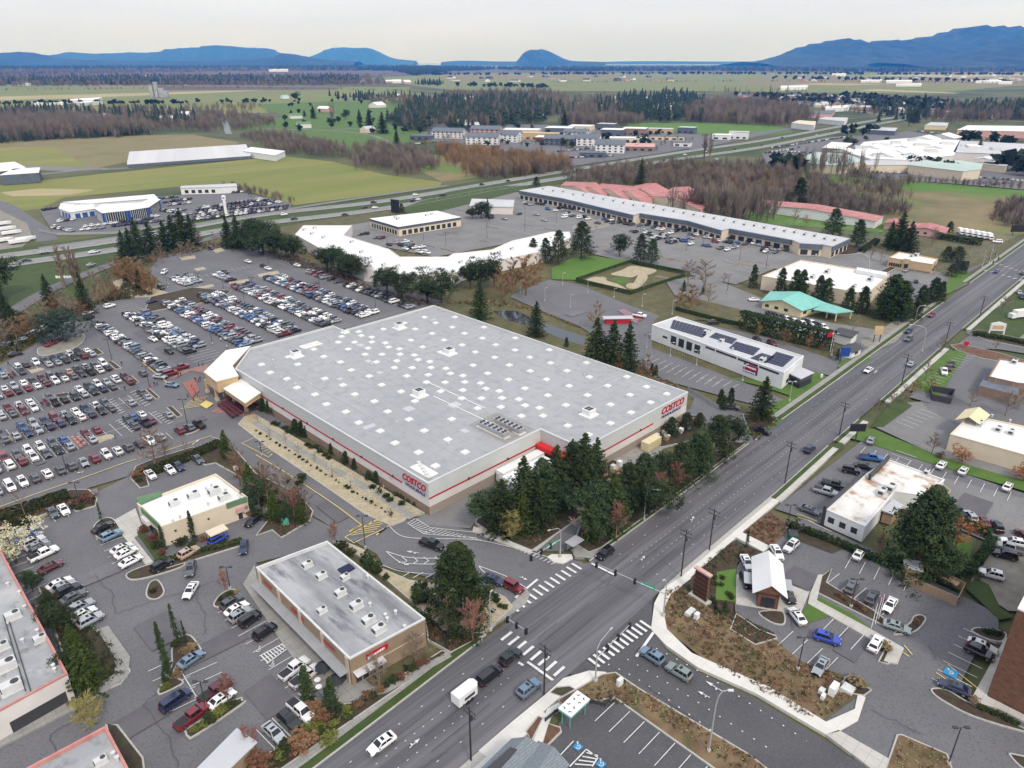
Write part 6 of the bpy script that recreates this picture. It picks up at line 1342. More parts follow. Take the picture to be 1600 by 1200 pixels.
for i,(x,y,w_,l_,m_)in enumerate(((1345,232,22,12,'roof_green'),(1378,228,14,20,'roof_palegrey'),(1400,224,20,10,'roof_palegrey'),(1440,228,16,16,'roof_green'),(1455,238,26,12,'roof_palegrey'),(1480,226,14,14,'roof_palegrey'),(1520,230,24,12,'roof_white'),(1560,234,20,14,'roof_palegrey'),(1372,244,18,10,'roof_green'),(1425,220,24,8,'roof_green'))):
 X,Y=G(x,y,9); b=MB(); b.box((X,Y,8.9),(w_,l_,2.2),.4,0,1); o=b.build('roof_block',[MT['wall_offwhite'],MT[m_]],origin=(X,Y,8.9)); tag(o,'raised roof block on the far mall, %s from the left'%ordl(1+sorted([1345,1378,1400,1440,1455,1480,1520,1560,1372,1425]).index(x)),'roof','roof blocks of the far mall')
for i,(x,y,s)in enumerate(((1320,236,9),(1365,231,12),(1385,243,14),(1430,243,14),(1413,230,9),(1445,217,14),(1475,214,16),(1465,231,10),(1540,249,8),(1405,238,9))):
 X,Y=G(x,y,9); pitched('roof_gable','white glass-ended gable on the far mall, %s from the left'%ordl(1+sorted([1320,1365,1385,1430,1413,1445,1475,1465,1540,1405]).index(x)),None,9.3,9.3+s*.26,'roof_white','roof_white',cat='roof',world=[(X-s,Y-s),(X+s,Y-s),(X+s,Y+s),(X-s,Y+s)],group='gables of the far mall',z0=8.5)
far_b('outlet_building','long white outlet store at the far right',[(1496,203),(1512,196),(1660,198),(1660,207)],9,'wall_pink','roof_white'); far_b('warehouse_building','cream box building beside the bare grove at the highway',[(1237,192),(1248,188),(1275,190),(1272,196)],8,'wall_paint','wall_cream')
far_b('store_building','low store right of the cream box building',[(1278,186),(1290,183),(1325,184),(1320,190)],7,'wall_paint','roof_palegrey'); far_b('store_building','red-fronted long store beyond the highway',[(1256,178),(1262,174),(1305,172),(1300,178)],7,'wall_pink','roof_slate')
far_b('store_building','blue-fronted store by the highway bend',[(1360,203),(1368,199),(1402,200),(1398,205)],6,'wall_slate','roof_palegrey'); far_b('store_building','pale yellow store beyond the mall car park',[(1445,196),(1455,191),(1482,192),(1478,197)],6,'wall_yellow','roof_palegrey')
for i,(x0,x1,y,d,h,w_,rf)in enumerate(((675,722,216,5,9,'wall_offwhite','roof_slate'),(735,780,212,5,9,'wall_pink','roof_slate'),(728,778,226,6,10,'wall_paint','roof_slate'),(778,808,222,5,10,'wall_paint','roof_slate'),(900,935,228,5,10,'wall_paint','roof_slate'),(930,975,239,6,10,'wall_paint','roof_slate'),(850,898,227,5,8,'wall_slate','roof_slate'),(880,915,216,4,8,'wall_paint','roof_slate'))):
 a,c=Vector(G(x0,y)),Vector(G(x1,y+1)); dd=(c-a).normalized(); n=Vector((-dd.y,dd.x)); n=n if n.dot(a)>0 else-n; wd=22
 r,q=pitched('apartment_block','%s apartment block with slate roof, %s from the left among the apartments'%({'wall_offwhite':'cream','wall_pink':'pinkish','wall_paint':'white','wall_slate':'grey'}[w_],ordl(i+1)),None,h,h+4,w_,rf,world=[tuple(a),tuple(c),tuple(c+n*wd),tuple(a+n*wd)],group='apartment blocks',over=1)
 for e_ in edges_facing(q):
  L=(Vector(q[e_])-Vector(q[(e_+1)%4])).length; k=max(2,int(L/6))
  for z_ in(1.2,4.2,7.0):
   for u in range(min(k,16)):wall_item(r,'window',q,e_,(u+.3)*L/k,(u+.7)*L/k,z_,z_+1.5,'glass')
for i,(x0,x1,y,wd,h,w_,rf,lab)in enumerate(((785,840,212,30,8,'wall_cream','roof_white','white-roofed warehouse left of the district'),(810,872,218,20,8,'wall_tan','wall_tan','tan-roofed warehouse in front of the white ones'),(851,892,210,30,9,'wall_slate','roof_white','white-roofed warehouse with grey walls'),(887,922,207,30,9,'wall_cream','roof_white','white-roofed warehouse at the back'),(836,887,222,26,6,'wood_brown','roof_white','brown-fronted store under a white roof'),(932,958,203,20,9,'wall_slate','roof_palegrey','small grey block at the back of the district'),(938,972,213,26,9,'wall_slate','roof_white','dark-fronted block in the district'),(972,1008,211,26,9,'brick_brown','roof_white','brown-fronted block with white roof'),
(952,1010,222,22,5,'wall_cream','roof_white','long low white-roofed store'),(975,1022,236,40,5,'brick_brown','wall_pink','pink-roofed store near the highway'),(1012,1050,208,20,6,'wall_tan','roof_palegrey','tan store by the green field'),(1058,1084,208,20,8,'wall_slate','roof_green','green-roofed block by the green field'),(1015,1070,219,20,5,'wall_cream','roof_slate','low slate-roofed store right of the district'),(1052,1078,229,16,5,'wall_paint','roof_slate','house-like slate-roofed store by the highway'),(1112,1140,218,20,6,'wall_paint','roof_white','white showroom, left of two beyond the highway'),(1138,1168,217,16,9,'wall_paint','roof_palegrey','white showroom, right of two beyond the highway'),(905,945,246,16,5,'wall_slate','roof_slate','low slate-roofed store next to the highway'),(640,672,218,14,5,'wall_slate','roof_slate','low dark store at the left end of the district'))):
 a,c=Vector(G(x0,y)),Vector(G(x1,y+1)); dd=(c-a).normalized(); n=Vector((-dd.y,dd.x)); n=n if n.dot(a)>0 else-n
 w4=ccw([tuple(a),tuple(c),tuple(c+n*wd),tuple(a+n*wd)]); r,q=bld('store_building',lab,w4,h,w_,rf,par=0,px=False,group='district beyond the highway')
 for e_ in edges_facing(q):
  L=(Vector(q[e_])-Vector(q[(e_+1)%4])).length; k=max(2,int(L/8))
  if L>20:
   for u in range(min(k,10)):wall_item(r,'window',q,e_,(u+.2)*L/k,(u+.7)*L/k,.8,3,'glass')
rh=random.Random(31)
def house(x,y,lab,grp,big=1.,roofs=('roof_slate','roof_dark','roof_shingle','wall_slate','roof_palegrey'),walls=('wall_paint','wall_cream','wall_offwhite','wall_slate','wall_pink')):
 X,Y=G(x,y); a=rh.uniform(0,3.14); L,Wd=rh.uniform(7,11)*big,rh.uniform(5,7)*big; c,s=math.cos(a),math.sin(a)
 w=[(X+u*c-v*s,Y+u*s+v*c)for u,v in((-L,-Wd),(L,-Wd),(L,Wd),(-L,Wd))]; he=rh.uniform(3.5,6)*big**.5
 q=ccw(w); b=MB()
 for i in range(4):p0,p1=q[i],q[(i+1)%4]; b.face([(*p0,0),(*p1,0),(*p1,he),(*p0,he)])
 A,B,C_,D=[Vector((*v,he))for v in q]; m0,m1=(A+D)/2,(B+C_)/2; m0.z=m1.z=he+Wd*.55
 b.face([tuple(A),tuple(m0),tuple(D)][::-1]); b.face([tuple(B),tuple(C_),tuple(m1)])
 o=b.build('house',MT[rh.choice(walls)],origin=(X,Y,0)); tag(o,lab,'house',grp); ORIG[o.name]=(X,Y,0)
 b=MB(); ex=(m1-m0).normalized()*.6; k=1.08
 for f in([A,B,m1,m0],[m0,m1,C_,D]):b.face([tuple(v+Vector((0,0,.15)))for v in f])
 ro=part(b,'roof',MT[rh.choice(roofs)],o); return o
def houses(region,n,place,grp,big=1.,**k):
 pts=[]
 (x0,x1,y0,y1)=region
 for i in range(n):pts.append((rh.uniform(x0,x1),rh.uniform(y0,y1)))
 for i,(x,y)in enumerate(sorted(pts)):house(x,y,'small distant house, %s from the left %s'%(ordl(i+1),place),grp,big,**k)
houses((1238,1345,152,168),42,'in the left part of the far suburb','houses of the far suburb',1.1); houses((1350,1470,158,176),40,'in the right part of the far suburb','houses of the far suburb',1.1)
houses((960,1090,150,178),22,'among the firs of the middle suburb','houses among the firs',1.1); houses((0,600,119,131),60,'along the wooded far left','houses in the far left woods',1.5)
houses((1480,1600,172,187),26,'behind the outlet store','houses behind the outlet store',1.2); houses((680,1050,120,128),20,'on the distant plain','houses on the distant plain',2.2); houses((1200,1600,118,128),30,'on the right plain','houses on the right plain',2.0)
houses((1150,1260,148,158),12,'behind the poplar row','houses behind the poplars',1.1)
for i,(x,y,s,rf)in enumerate(((462,185,1.2,'wall_green'),(475,200,1.2,'wall_green'),(508,175,1.5,'roof_white'),(575,207,1.2,'roof_palegrey'),(590,168,2,'roof_white'),(625,152,1.6,'roof_white'),(445,154,1.3,'roof_teal'),(165,186,1.2,'roof_palegrey'),(150,187,1.2,'roof_shingle'),(262,190,1.2,'roof_palegrey'),(620,130,2.5,'roof_white'),(635,131,2.5,'roof_white'),(610,129,2.2,'roof_white'),(290,182,1.2,'roof_white'),(846,186,1.2,'roof_palegrey'),(905,165,1.1,'roof_slate'),(720,196,1.2,'roof_green'),(735,200,1.3,'roof_palegrey'),(685,205,1.4,'roof_dark'),(940,170,1,'roof_slate'))):
 house(x,y,'farmhouse with %s roof, %s from the left in the fields'%(rf.replace('roof_','').replace('wall_',''),ordl(i+1)),'farmhouses in the fields',s,roofs=(rf,))
for i,(poly,h)in enumerate((([(98,157),(120,154),(160,152),(145,157)],7),([(118,160),(150,157),(160,158),(130,161)],7),([(48,159),(100,159),(98,161),(50,161)],5),([(22,129),(48,129),(48,131),(22,131)],8),([(1220,134),(1262,133),(1262,136),(1220,137)],9),([(1385,125),(1425,125),(1425,127),(1385,127)],9),([(1345,125),(1378,124),(1378,126),(1345,126)],9),([(1525,126),(1565,125),(1565,127),(1525,127)],9),([(1560,127),(1582,127),(1582,128.5),(1560,128.5)],9),([(1400,131),(1440,130),(1440,132),(1400,132)],8),([(1300,115),(1322,114.5),(1322,116),(1300,116)],14),([(262,104),(275,103.5),(276,105),(262,105)],25),([(420,108),(450,107.5),(450,109),(420,109)],20),([(715,152),(740,150),(750,152),(722,154)],8),([(1290,166),(1330,164),(1325,168),(1290,170)],7))):
 bld('barn','long pale farm roof far away, %s of its kind'%ordl(i+1),poly,h,'wall_paint','roof_white',par=0,group='far farm roofs')
X,Y=G(246,152); t=thing('grain_tower','pale concrete farm tower cluster in the left fields','tower',(X,Y,0));
for dx,w_,h_ in((-14,10,34),(0,9,42),(14,12,26),(26,14,18)):b=MB(); b.box((dx*.7,-dx*.7,0),(w_,w_,h_),.785); part(b,'tower_block',MT['roof_patchy'],t,local=True)
# ================================================================ PLANTS
mat('bark',(.09,.065,.045),(.05,.038,.028),2,5)
mat('bark_pale',(.26,.21,.165),(.17,.135,.105),2,5,rnd=.2)
mat('fir',(.018,.034,.014),(.055,.075,.026),.7,6,lo=.38,hi=.62,rnd=.25,spec=.15)
mat('pine',(.019,.035,.016),(.058,.08,.032),.6,6,lo=.38,hi=.62,rnd=.25,spec=.15)
mat('bluegreen',(.025,.05,.036),(.055,.085,.062),.6,6,rnd=.1,spec=.15)
mat('cedar',(.025,.048,.012),(.08,.105,.024),.7,6,lo=.38,hi=.65,rnd=.2,spec=.15)
mat('yewgreen',(.018,.036,.014),(.048,.07,.024),.6,6,rnd=.2,spec=.15)
mat('shrub',(.022,.038,.014),(.05,.06,.02),.9,6,rnd=.35,spec=.15)
mat('shrub_lime',(.09,.11,.02),(.15,.15,.035),.9,6,rnd=.2)
mat('shrub_rust',(.12,.055,.03),(.20,.105,.06),.9,6,rnd=.25)
mat('shrub_tan',(.20,.15,.075),(.29,.225,.12),.9,6,rnd=.25)
mat('twig',(.16,.115,.085),(.24,.18,.135),.5,5,rnd=.22)
mat('twig_red',(.24,.11,.085),(.30,.155,.12),.5,5,rnd=.15)
mat('twig_orange',(.25,.135,.055),(.17,.10,.055),.5,5,rnd=.2)
mat('twig_yellow',(.30,.26,.09),(.22,.18,.07),.5,5,rnd=.1)
mat('blossom',(.62,.58,.42),(.45,.43,.25),.9,5,rnd=.05)
mat('leaf_orange',(.33,.14,.05),(.24,.10,.045),.9,5)
mat('forest_dark',(.012,.026,.016),(.022,.042,.022),.02,6,c3=(.03,.04,.025),s3=.05,lo3=.5,hi3=.7)
mat('forest_bare',(.15,.122,.098),(.215,.175,.14),.02,6,c3=(.11,.08,.068),s3=.06,lo3=.5,hi3=.7)
mat('forest_orange',(.27,.165,.075),(.20,.135,.08),.03,6)
RNG=np.random.RandomState(3)
def clump_mesh(name,m,centres,sizes,faces=7,leaf=.28,flat=.6,seed=1,droop=0):
 """crown = many small leaf-sized quads scattered round the given clump centres"""
 r=np.random.RandomState(seed); c=np.repeat(np.asarray(centres,float),faces,0); s=np.repeat(np.asarray(sizes,float),faces)
 n=len(c); d=r.normal(size=(n,3)); d/=np.linalg.norm(d,axis=1)[:,None]
 p=c+d*(s*(r.rand(n)**.5))[:,None]*np.array([1,1,flat])
 nrm=d*.8+r.normal(size=(n,3))*.5+np.array([0,0,.6]); nrm/=np.linalg.norm(nrm,axis=1)[:,None]
 u=np.cross(nrm,r.normal(size=(n,3))); u/=np.linalg.norm(u,axis=1)[:,None]; w=np.cross(nrm,u)
 L=(leaf*(.6+.9*r.rand(n)))[:,None]; Wd=L*.55
 v=np.stack([p-u*L,p-w*Wd,p+u*L,p+w*Wd],1).reshape(-1,3)
 me=bpy.data.meshes.new(name); me.vertices.add(len(v)); me.vertices.foreach_set('co',v.ravel())
 me.loops.add(4*n); me.loops.foreach_set('vertex_index',np.arange(4*n)); me.polygons.add(n)
 me.polygons.foreach_set('loop_start',np.arange(0,4*n,4)); me.polygons.foreach_set('loop_total',np.full(n,4))
 me.materials.append(m); me.update(calc_edges=True); return me
def conifer_pts(seed,Hh=1.,spread=.30,base=.05,n=260,power=.85,ragged=.35,tip=0):
 r=np.random.RandomState(seed); c=[]; s=[]
 lob=r.rand(9)*ragged; ph=r.rand()*6
 for i in range(n):
  t=r.rand()**.8; z=base+(1-base)*t
  a=r.rand()*2*math.pi; R=spread*(1-t)**power*(1-ragged/2+ragged*r.rand())*(1+.25*math.sin(3*a+ph+t*9))
  layer=.82+.18*math.sin(t*46+a*2)
  rad=R*(.45+.55*r.rand()**.4)*layer
  c.append((rad*math.cos(a),rad*math.sin(a),z-R*.12*r.rand())); s.append(.022+.05*(1-t)*r.rand()+.02)
 for k in range(8):c.append((0,0,.90+.012*k)); s.append(.02)
 return c,s
def branch_pts(seed,spread=.26,levels=26,base=.05,power=.8,ragged=.35,per=7):
 """fir: whorls of drooping boughs with upturned tips"""
 r=np.random.RandomState(seed); c=[]; s=[]
 for l in range(levels):
  t=(l+r.rand()*.6)/levels; z=base+(1-base)*t; R0=spread*(1-t)**power
  for k in range(per if t<.75 else per-2):
   a=2*math.pi*(k+r.rand()*.8)/per+l*1.1; R=R0*(1-ragged+ragged*1.4*r.rand()); m=3+int(R*16)
   for j in range(m):
    u=(j+.7)/m; q=R*u; zz=z-R*.34*u+R*.22*u**3; w=.012+.030*R/spread*(1-abs(u-.45))
    c.append((q*math.cos(a+.12*(u-.5)),q*math.sin(a+.12*(u-.5)),zz+.01*r.normal())); s.append(w)
 for k in range(10):c.append((0,0,.88+.012*k)); s.append(.012)
 return c,s
def round_pts(seed,n=240,rx=.42,z0=.22,z1=1.,ragged=.3,lobes=9):
 r=np.random.RandomState(seed); c=[]; s=[]
 L=[(r.normal()*rx*.42,r.normal()*rx*.42,z0+(z1-z0)*(.25+.6*r.rand()),rx*(.42+.35*r.rand()))for _ in range(lobes)]
 L.append((0,0,z0+(z1-z0)*.5,rx*.7))
 for i in range(n):
  l=L[r.randint(len(L))]; d=r.normal(size=3); d/=np.linalg.norm(d); q=l[3]*(.55+.45*r.rand()**.5)
  x,y,z=l[0]+d[0]*q,l[1]+d[1]*q,l[2]+d[2]*q*.9
  z=min(max(z,z0*.8),z1); c.append((x,y,z)); s.append(.05+.05*r.rand())
 return c,s
PROTO={}
def scaled(c,k):return[(x*k,y*k,z*k)for x,y,z in c]
def trunk_mesh(h,r,lean=0,limbs=5,m='bark',seed=0):
 b=MB(); rr=random.Random(seed)
 b.path([(0,0,0),(lean*.3,0,h*.35),(lean*.7,lean*.3,h*.7),(lean,0,h*.93)],r,r*.15,6)
 for k in range(limbs):
  z=h*(.2+.6*k/limbs); a=rr.random()*6.28; l=h*.2*(1-k/limbs*.6); b.tube((lean*z/h,0,z),(lean*z/h+l*math.cos(a),l*math.sin(a),z+l*.35),r*.35,r*.08,4)
 return b.data('trunk',MT[m])
def bare_mesh(seed,h=10.,spread=.42,m='twig',n1=12,n2=8,n3=9,up=.8,tw=.034,multi=1,base=.22,name='crown'):
 """winter tree: recursive limbs down to fine twigs; returns (trunk mesh, crown mesh)"""
 r=random.Random(seed); t=MB(); c=MB()
 def twigs(p,d,L,n):
  for k in range(n):
   q=p+d*L*r.random(); e=(d+Vector((r.gauss(0,.55),r.gauss(0,.55),r.gauss(.12,.4)))).normalized()*L*(.4+.5*r.random())
   sd=e.cross(Vector((r.random(),r.random(),r.random()))).normalized()*tw
   i=len(c.v); c.v+=[tuple(q-sd),tuple(q+sd),tuple(q+e)]; c.f.append((i,i+1,i+2)); c.m.append(0)
 for s in range(multi):
  o=Vector((r.gauss(0,.3),r.gauss(0,.3),0))if multi>1 else Vector((0,0,0))
  top=o+Vector((r.gauss(0,h*.04),r.gauss(0,h*.04),h*.92))+(o*2.2 if multi>1 else Vector())
  t.path([o,o.lerp(top,.4)+Vector((r.gauss(0,.15),r.gauss(0,.15),0)),top],h*.018,h*.004,5)
  for i in range(n1):
   f=base+(1-base)*(i+r.random()*.7)/n1; p=o.lerp(top,f); a=2.4*i+r.random(); L=h*spread*(1.05-f)**.55*(.7+.5*r.random())
   d=Vector((math.cos(a),math.sin(a),up+r.random()*.5)).normalized(); e=p+d*L
   t.tube(p,e,h*.007,h*.002,4,cap=False)
   for j in range(n2):
    g=.25+.75*(j+r.random())/n2; p2=p.lerp(e,g); d2=(d+Vector((r.gauss(0,.6),r.gauss(0,.6),r.gauss(.15,.35)))).normalized(); L2=L*.42*(1.2-g*.5)
    t.tube(p2,p2+d2*L2,h*.0028,h*.001,3,cap=False); twigs(p2,d2,L2,n3)
   twigs(p,d,L,n3)
 return t.data('trunk',MT[m]),c.data(name,MT[m])
def make_protos():
 for i in range(3):
  c,s=branch_pts(10+i,spread=.27+.03*i)
  PROTO['fir',i]=(trunk_mesh(15,.32),clump_mesh('crown',MT['fir'],scaled(c,16),[q*17 for q in s],11,.19,.5,20+i),16)
  c,s=conifer_pts(30+i,n=420,spread=.34,power=.5,ragged=.55,base=.1)
  PROTO['pine',i]=(trunk_mesh(13,.34),clump_mesh('crown',MT['pine'],scaled(c,15),[q*17 for q in s],26,.18,.6,40+i),15)
  c,s=round_pts(50+i,n=360,rx=.36,z0=.12)
  PROTO['roundpine',i]=(trunk_mesh(10,.3),clump_mesh('crown',MT['pine'],scaled(c,12),[q*12 for q in s],26,.17,.8,60+i),12)
  c,s=conifer_pts(70+i,n=330,spread=.25,power=.42,ragged=.25,base=.02)
  PROTO['cedar',i]=(trunk_mesh(9,.2),clump_mesh('crown',MT['yewgreen'],scaled(c,10),[q*10 for q in s],24,.14,.9,80+i),10)
  c,s=branch_pts(90+i,spread=.36,power=.6,ragged=.5,levels=20)
  PROTO['greenfir',i]=(trunk_mesh(10,.25),clump_mesh('crown',MT['cedar'],scaled(c,11),[q*13 for q in s],13,.17,.7,100+i),11)
  c,s=conifer_pts(110+i,n=150,spread=.10,power=.7,ragged=.7,base=.0)
  PROTO['spire',i]=(trunk_mesh(8,.1,lean=.5),clump_mesh('crown',MT['fir'],scaled(c,8.5),[q*5 for q in s],18,.10,.8,120+i),8.5)
  PROTO['bare',i]=(*bare_mesh(130+i),10); PROTO['bare_red',i]=(*bare_mesh(140+i,m='twig_red',spread=.36,up=1.1,n1=15,n2=9,n3=13),10)
  PROTO['bare_pale',i]=(*bare_mesh(145+i,m='bark_pale',spread=.42,n1=10,n2=6,n3=4),10)
  PROTO['bare_orange',i]=(*bare_mesh(150+i,m='twig_orange',n1=12,n2=8,n3=11,spread=.38,up=.7,tw=.05,base=.08),10)
  PROTO['bare_tall',i]=(*bare_mesh(160+i,m='twig',h=18,spread=.2,up=1.8,n1=12,n2=6,n3=5,multi=3,tw=.05),18)
  c,s=round_pts(170+i,n=120,rx=.5,z0=.0,z1=.9)
  for k in('shrub','shrub_lime','shrub_rust','shrub_tan'):
   PROTO[k,i]=(None,clump_mesh('foliage',MT[k],scaled(c,1.5),[q*1.4 for q in s],16,.08,.8,180+i),1.5)
 c,s=round_pts(200,n=420,rx=.55,z0=.05,z1=.95,lobes=12)
 PROTO['bluebush',0]=(trunk_mesh(5,.25),clump_mesh('crown',MT['bluegreen'],scaled(c,9),[q*8 for q in s],26,.15,.7,201),9)
 c,s=conifer_pts(210,n=900,spread=.37,power=.62,ragged=.4,base=.03)
 PROTO['bigcedar',0]=(trunk_mesh(13,.5),clump_mesh('crown',MT['yewgreen'],scaled(c,14),[q*13 for q in s],24,.17,.7,211),14)
 PROTO['bigpine',0]=(PROTO['bigcedar',0][0],clump_mesh('crown',MT['pine'],scaled(conifer_pts(212,n=800,spread=.36,power=.6,ragged=.5,base=.03)[0],14),[q*13 for q in conifer_pts(212,n=800,spread=.36,power=.6,ragged=.5,base=.03)[1]],26,.17,.7,213),14)
 c,s=round_pts(220,n=260,rx=.5,z0=.2,z1=1)
 PROTO['blossom',0]=(trunk_mesh(5,.15,limbs=7),clump_mesh('crown',MT['blossom'],scaled(c,6),[q*6 for q in s],12,.14,.8,221),6)
 t_,b_=bare_mesh(230,h=6,m='twig_yellow',n1=16,n2=9,n3=12,spread=.5,up=1.,tw=.03,base=.05); PROTO['willow',0]=(t_,b_,6)
 PROTO['leaf_orange',0]=(trunk_mesh(4,.15),clump_mesh('crown',MT['leaf_orange'],scaled(c,5.5),[q*5 for q in s],9,.15,.8,223),5.5)
 PROTO['blossom_small',0]=(trunk_mesh(3.2,.07,limbs=7),clump_mesh('crown',MT['blossom'],scaled(round_pts(225,n=90,rx=.4,z0=.3)[0],4),[q*4 for q in round_pts(225,n=90,rx=.4,z0=.3)[1]],5,.1,.8,226),4)
make_protos()
KIND={'fir':('conifer_tree','tall dark green fir','tree'),'pine':('pine_tree','broad dark green pine','tree'),'roundpine':('pine_tree','round-headed dark pine','tree'),
'cedar':('cedar_tree','dense narrow dark evergreen','tree'),'greenfir':('conifer_tree','bright green bushy conifer','tree'),'spire':('cypress_tree','thin ragged spire-like evergreen','tree'),
'bare':('bare_tree','leafless brown tree','tree'),'bare_red':('bare_tree','leafless reddish tree','tree'),'bare_pale':('bare_tree','small leafless pale tree','tree'),
'bare_orange':('bare_tree','leafless orange-brown twiggy tree','tree'),'bare_tall':('bare_tree','tall slender leafless tree','tree'),'bluebush':('evergreen_tree','wide blue-green evergreen','tree'),
'bigcedar':('cedar_tree','huge wide dark green evergreen','tree'),'bigpine':('pine_tree','big wide dark green pine','tree'),'blossom':('blossom_tree','cream blossoming tree','tree'),'blossom_small':('blossom_tree','small cream blossoming tree','tree'),
'willow':('bare_tree','yellow-twigged leafless tree','tree'),'leaf_orange':('autumn_tree','rounded orange-leaved tree','tree'),
'shrub':('shrub','dark green rounded shrub','shrub'),'shrub_lime':('shrub','yellow-green rounded shrub','shrub'),'shrub_rust':('shrub','rust-brown shrub','shrub'),'shrub_tan':('shrub','straw-coloured ornamental grass','shrub')}
rt=random.Random(11)
def plant(kind,bx,by,ty=None,h=None,wide=1.,label=None,group=None,z=0):
 X,Y=G(bx,by); v=[k for k in PROTO if k[0]==kind]; t,c,h0=PROTO[rt.choice(v)]
 hh=h or ztop(bx,by,ty); k=hh/h0; nm,_,cat=KIND[kind]; wd=k*wide*rt.uniform(.92,1.08)
 rz=rt.random()*6.28
 if t is None:
  o=bpy.data.objects.new(nm,c); COL.objects.link(o); o.location=(X,Y,z+.2); o.scale=(wd,wd,k); o.rotation_euler=(0,0,rz)
  return tag(o,label,cat,group)
 r=thing(nm,label,cat,(X,Y,z),group,rz); r.scale=(wd,wd,k)
 for me,n in((t,'trunk'),(c,'crown')):
  o=bpy.data.objects.new(n,me); COL.objects.link(o); o.parent=r
 return r
def grove(place,group,items):
 """items (kind, bx, by, topy[, wide]); labels count each kind from the left"""
 cnt={}; tot={}
 for it in items:tot[it[0]]=tot.get(it[0],0)+1
 for it in sorted(items,key=lambda q:(q[1],q[2])):
  k=it[0]; cnt[k]=cnt.get(k,0)+1
  lab=KIND[k][1]+(', %s from the left,'%ordl(cnt[k])if tot[k]>1 else '')+' '+place
  plant(k,it[1],it[2],it[3],wide=it[4]if len(it)>4 else 1.,label=lab,group=group)
grove('beside the white dock trailers','trees beside the loading dock',[
('roundpine',768,824,756,1.1),('fir',785,834,748,1.25),('greenfir',815,832,762,.85),('fir',818,812,712,1.25),('pine',846,802,718,1.),('fir',868,788,694,1.3),('pine',894,780,692,1.),('fir',910,774,676,1.4),('fir',930,758,684,1.3),('fir',893,745,686,1.1),('fir',842,822,748,1.15),('roundpine',864,804,746,.9),('willow',798,842,800,1.2)])
grove('between warehouse and main road','trees along the main road',[
('roundpine',934,834,750,1.),('greenfir',955,830,740,.95),('pine',978,802,724,1.05),('greenfir',920,846,786,.8),('pine',1002,794,710,1.1),('roundpine',1014,806,736,1.1),('roundpine',1038,776,704,1.1),('pine',1060,758,692,1.1),('greenfir',1054,748,704,.9),
('pine',1088,744,672,1.25),('pine',1116,720,650,1.4),('roundpine',1142,698,645,1.2),('greenfir',1098,736,690),('pine',1128,702,655,1.3),('bare',908,845,790),('bare_red',962,845,782),('bare_red',1024,802,735),('bare_red',1052,782,718),('bare_pale',1108,742,690),('bare_pale',1132,726,672)])
grove('behind the warehouse outdoor storage','shrubby trees by the storage yard',[('pine',1048,680,652,1.5),('pine',1072,672,645,1.5),('pine',1092,668,645,1.5),('cedar',1125,634,608),('cedar',1141,632,606),('cedar',1130,640,618)])
plant('fir',1189,655,588,wide=1.35,label='lone fir with spreading boughs on grass between office building and warehouse drive')
plant('bigcedar',718,966,850,wide=1.1,label='huge dark cedar on the sandy bed by the warehouse entrance road')
plant('bare',700,990,930,label='leafless brown tree close behind the brown shop building')
plant('bare_red',740,1004,930,wide=1.1,label='leafless reddish tree in front of the huge dark cedar')
plant('bigpine',1432,890,762,wide=1.15,label='massive dark evergreen between stained white roof and fenced garden')
plant('leaf_orange',1492,858,815,label='rounded orange-leaved tree right of the massive dark evergreen')
plant('bare_red',1372,870,832,label='small leafless reddish tree left of the massive dark evergreen')
grove('at the pond behind the warehouse','trees along the pond',[('fir',750,500,437,1.15),('fir',838,526,470,1.2),('fir',930,590,495,1.2),('fir',955,594,500,1.2),('fir',980,580,503,1.2),('bare_orange',932,515,468),('bare_orange',962,600,552),('bare_orange',1006,608,552),('cedar',885,542,527),('cedar',1018,585,568),('cedar',1024,588,570)])
grove('on the lawn behind the white mall roof','pines behind the corner mall',[('pine',833,402,372),('pine',852,410,372),('pine',872,412,360),('pine',908,404,346,1.15),('roundpine',968,402,361),('pine',1000,412,366),('pine',1018,412,373)])
grove('between warehouse lot and white mall','pines between the warehouse lot and the mall',[('roundpine',512,425,380,1.25),('roundpine',530,430,382,1.25),('roundpine',550,440,393,1.25),('roundpine',605,458,412,1.25),('roundpine',628,464,417,1.2),('roundpine',668,474,420,1.25),('roundpine',690,474,419,1.25),('bare',575,440,410),('bare',655,475,445),
('roundpine',735,452,402),('roundpine',752,452,400),('roundpine',772,448,396),('bare_orange',800,458,400,1.1),('bare_orange',822,462,395,1.2),('bare_orange',785,470,415,1.1),('bare_orange',840,445,395),('cedar',586,448,434)])
grove('above the warehouse lot','trees above the warehouse lot',[('fir',358,386,338,1.2),('fir',374,388,336,1.25),('roundpine',395,392,337,1.15),('roundpine',412,397,341,1.15),('roundpine',430,402,347,1.2),('roundpine',448,405,358),('roundpine',460,408,362),('bare_pale',368,388,358),('bare',470,415,395)])
grove('between the highway and the warehouse lot','trees beside the highway',[('fir',196,404,360,1.4),('fir',208,410,356,1.4),('fir',218,397,340,1.4),('fir',238,396,346,1.4),('fir',260,390,344,1.4),('fir',274,390,335,1.4),('fir',289,386,325,1.5),('fir',302,384,334,1.3),('bare',285,405,375),('bare',298,400,372),('bare',255,412,382),('bare',245,418,390),('bare',314,385,358),('bare',335,382,362),
('bare_tall',100,450,378,1.2),('bare_tall',118,448,380,1.2),('bare_tall',128,445,388),('bare_orange',195,440,398,1.4),('bare_orange',205,445,400,1.4),('bare_orange',215,450,405,1.4),('bare_orange',226,455,412,1.4),('bare_orange',238,460,420,1.3),('bare_orange',186,436,402,1.3),('bare',212,440,400,1.2),('bare_orange',232,462,430),('bare_orange',180,470,435),('bare_orange',165,472,440),('fir',198,440,414),('fir',220,452,420),('bare',150,470,420),('bare',170,462,415)])
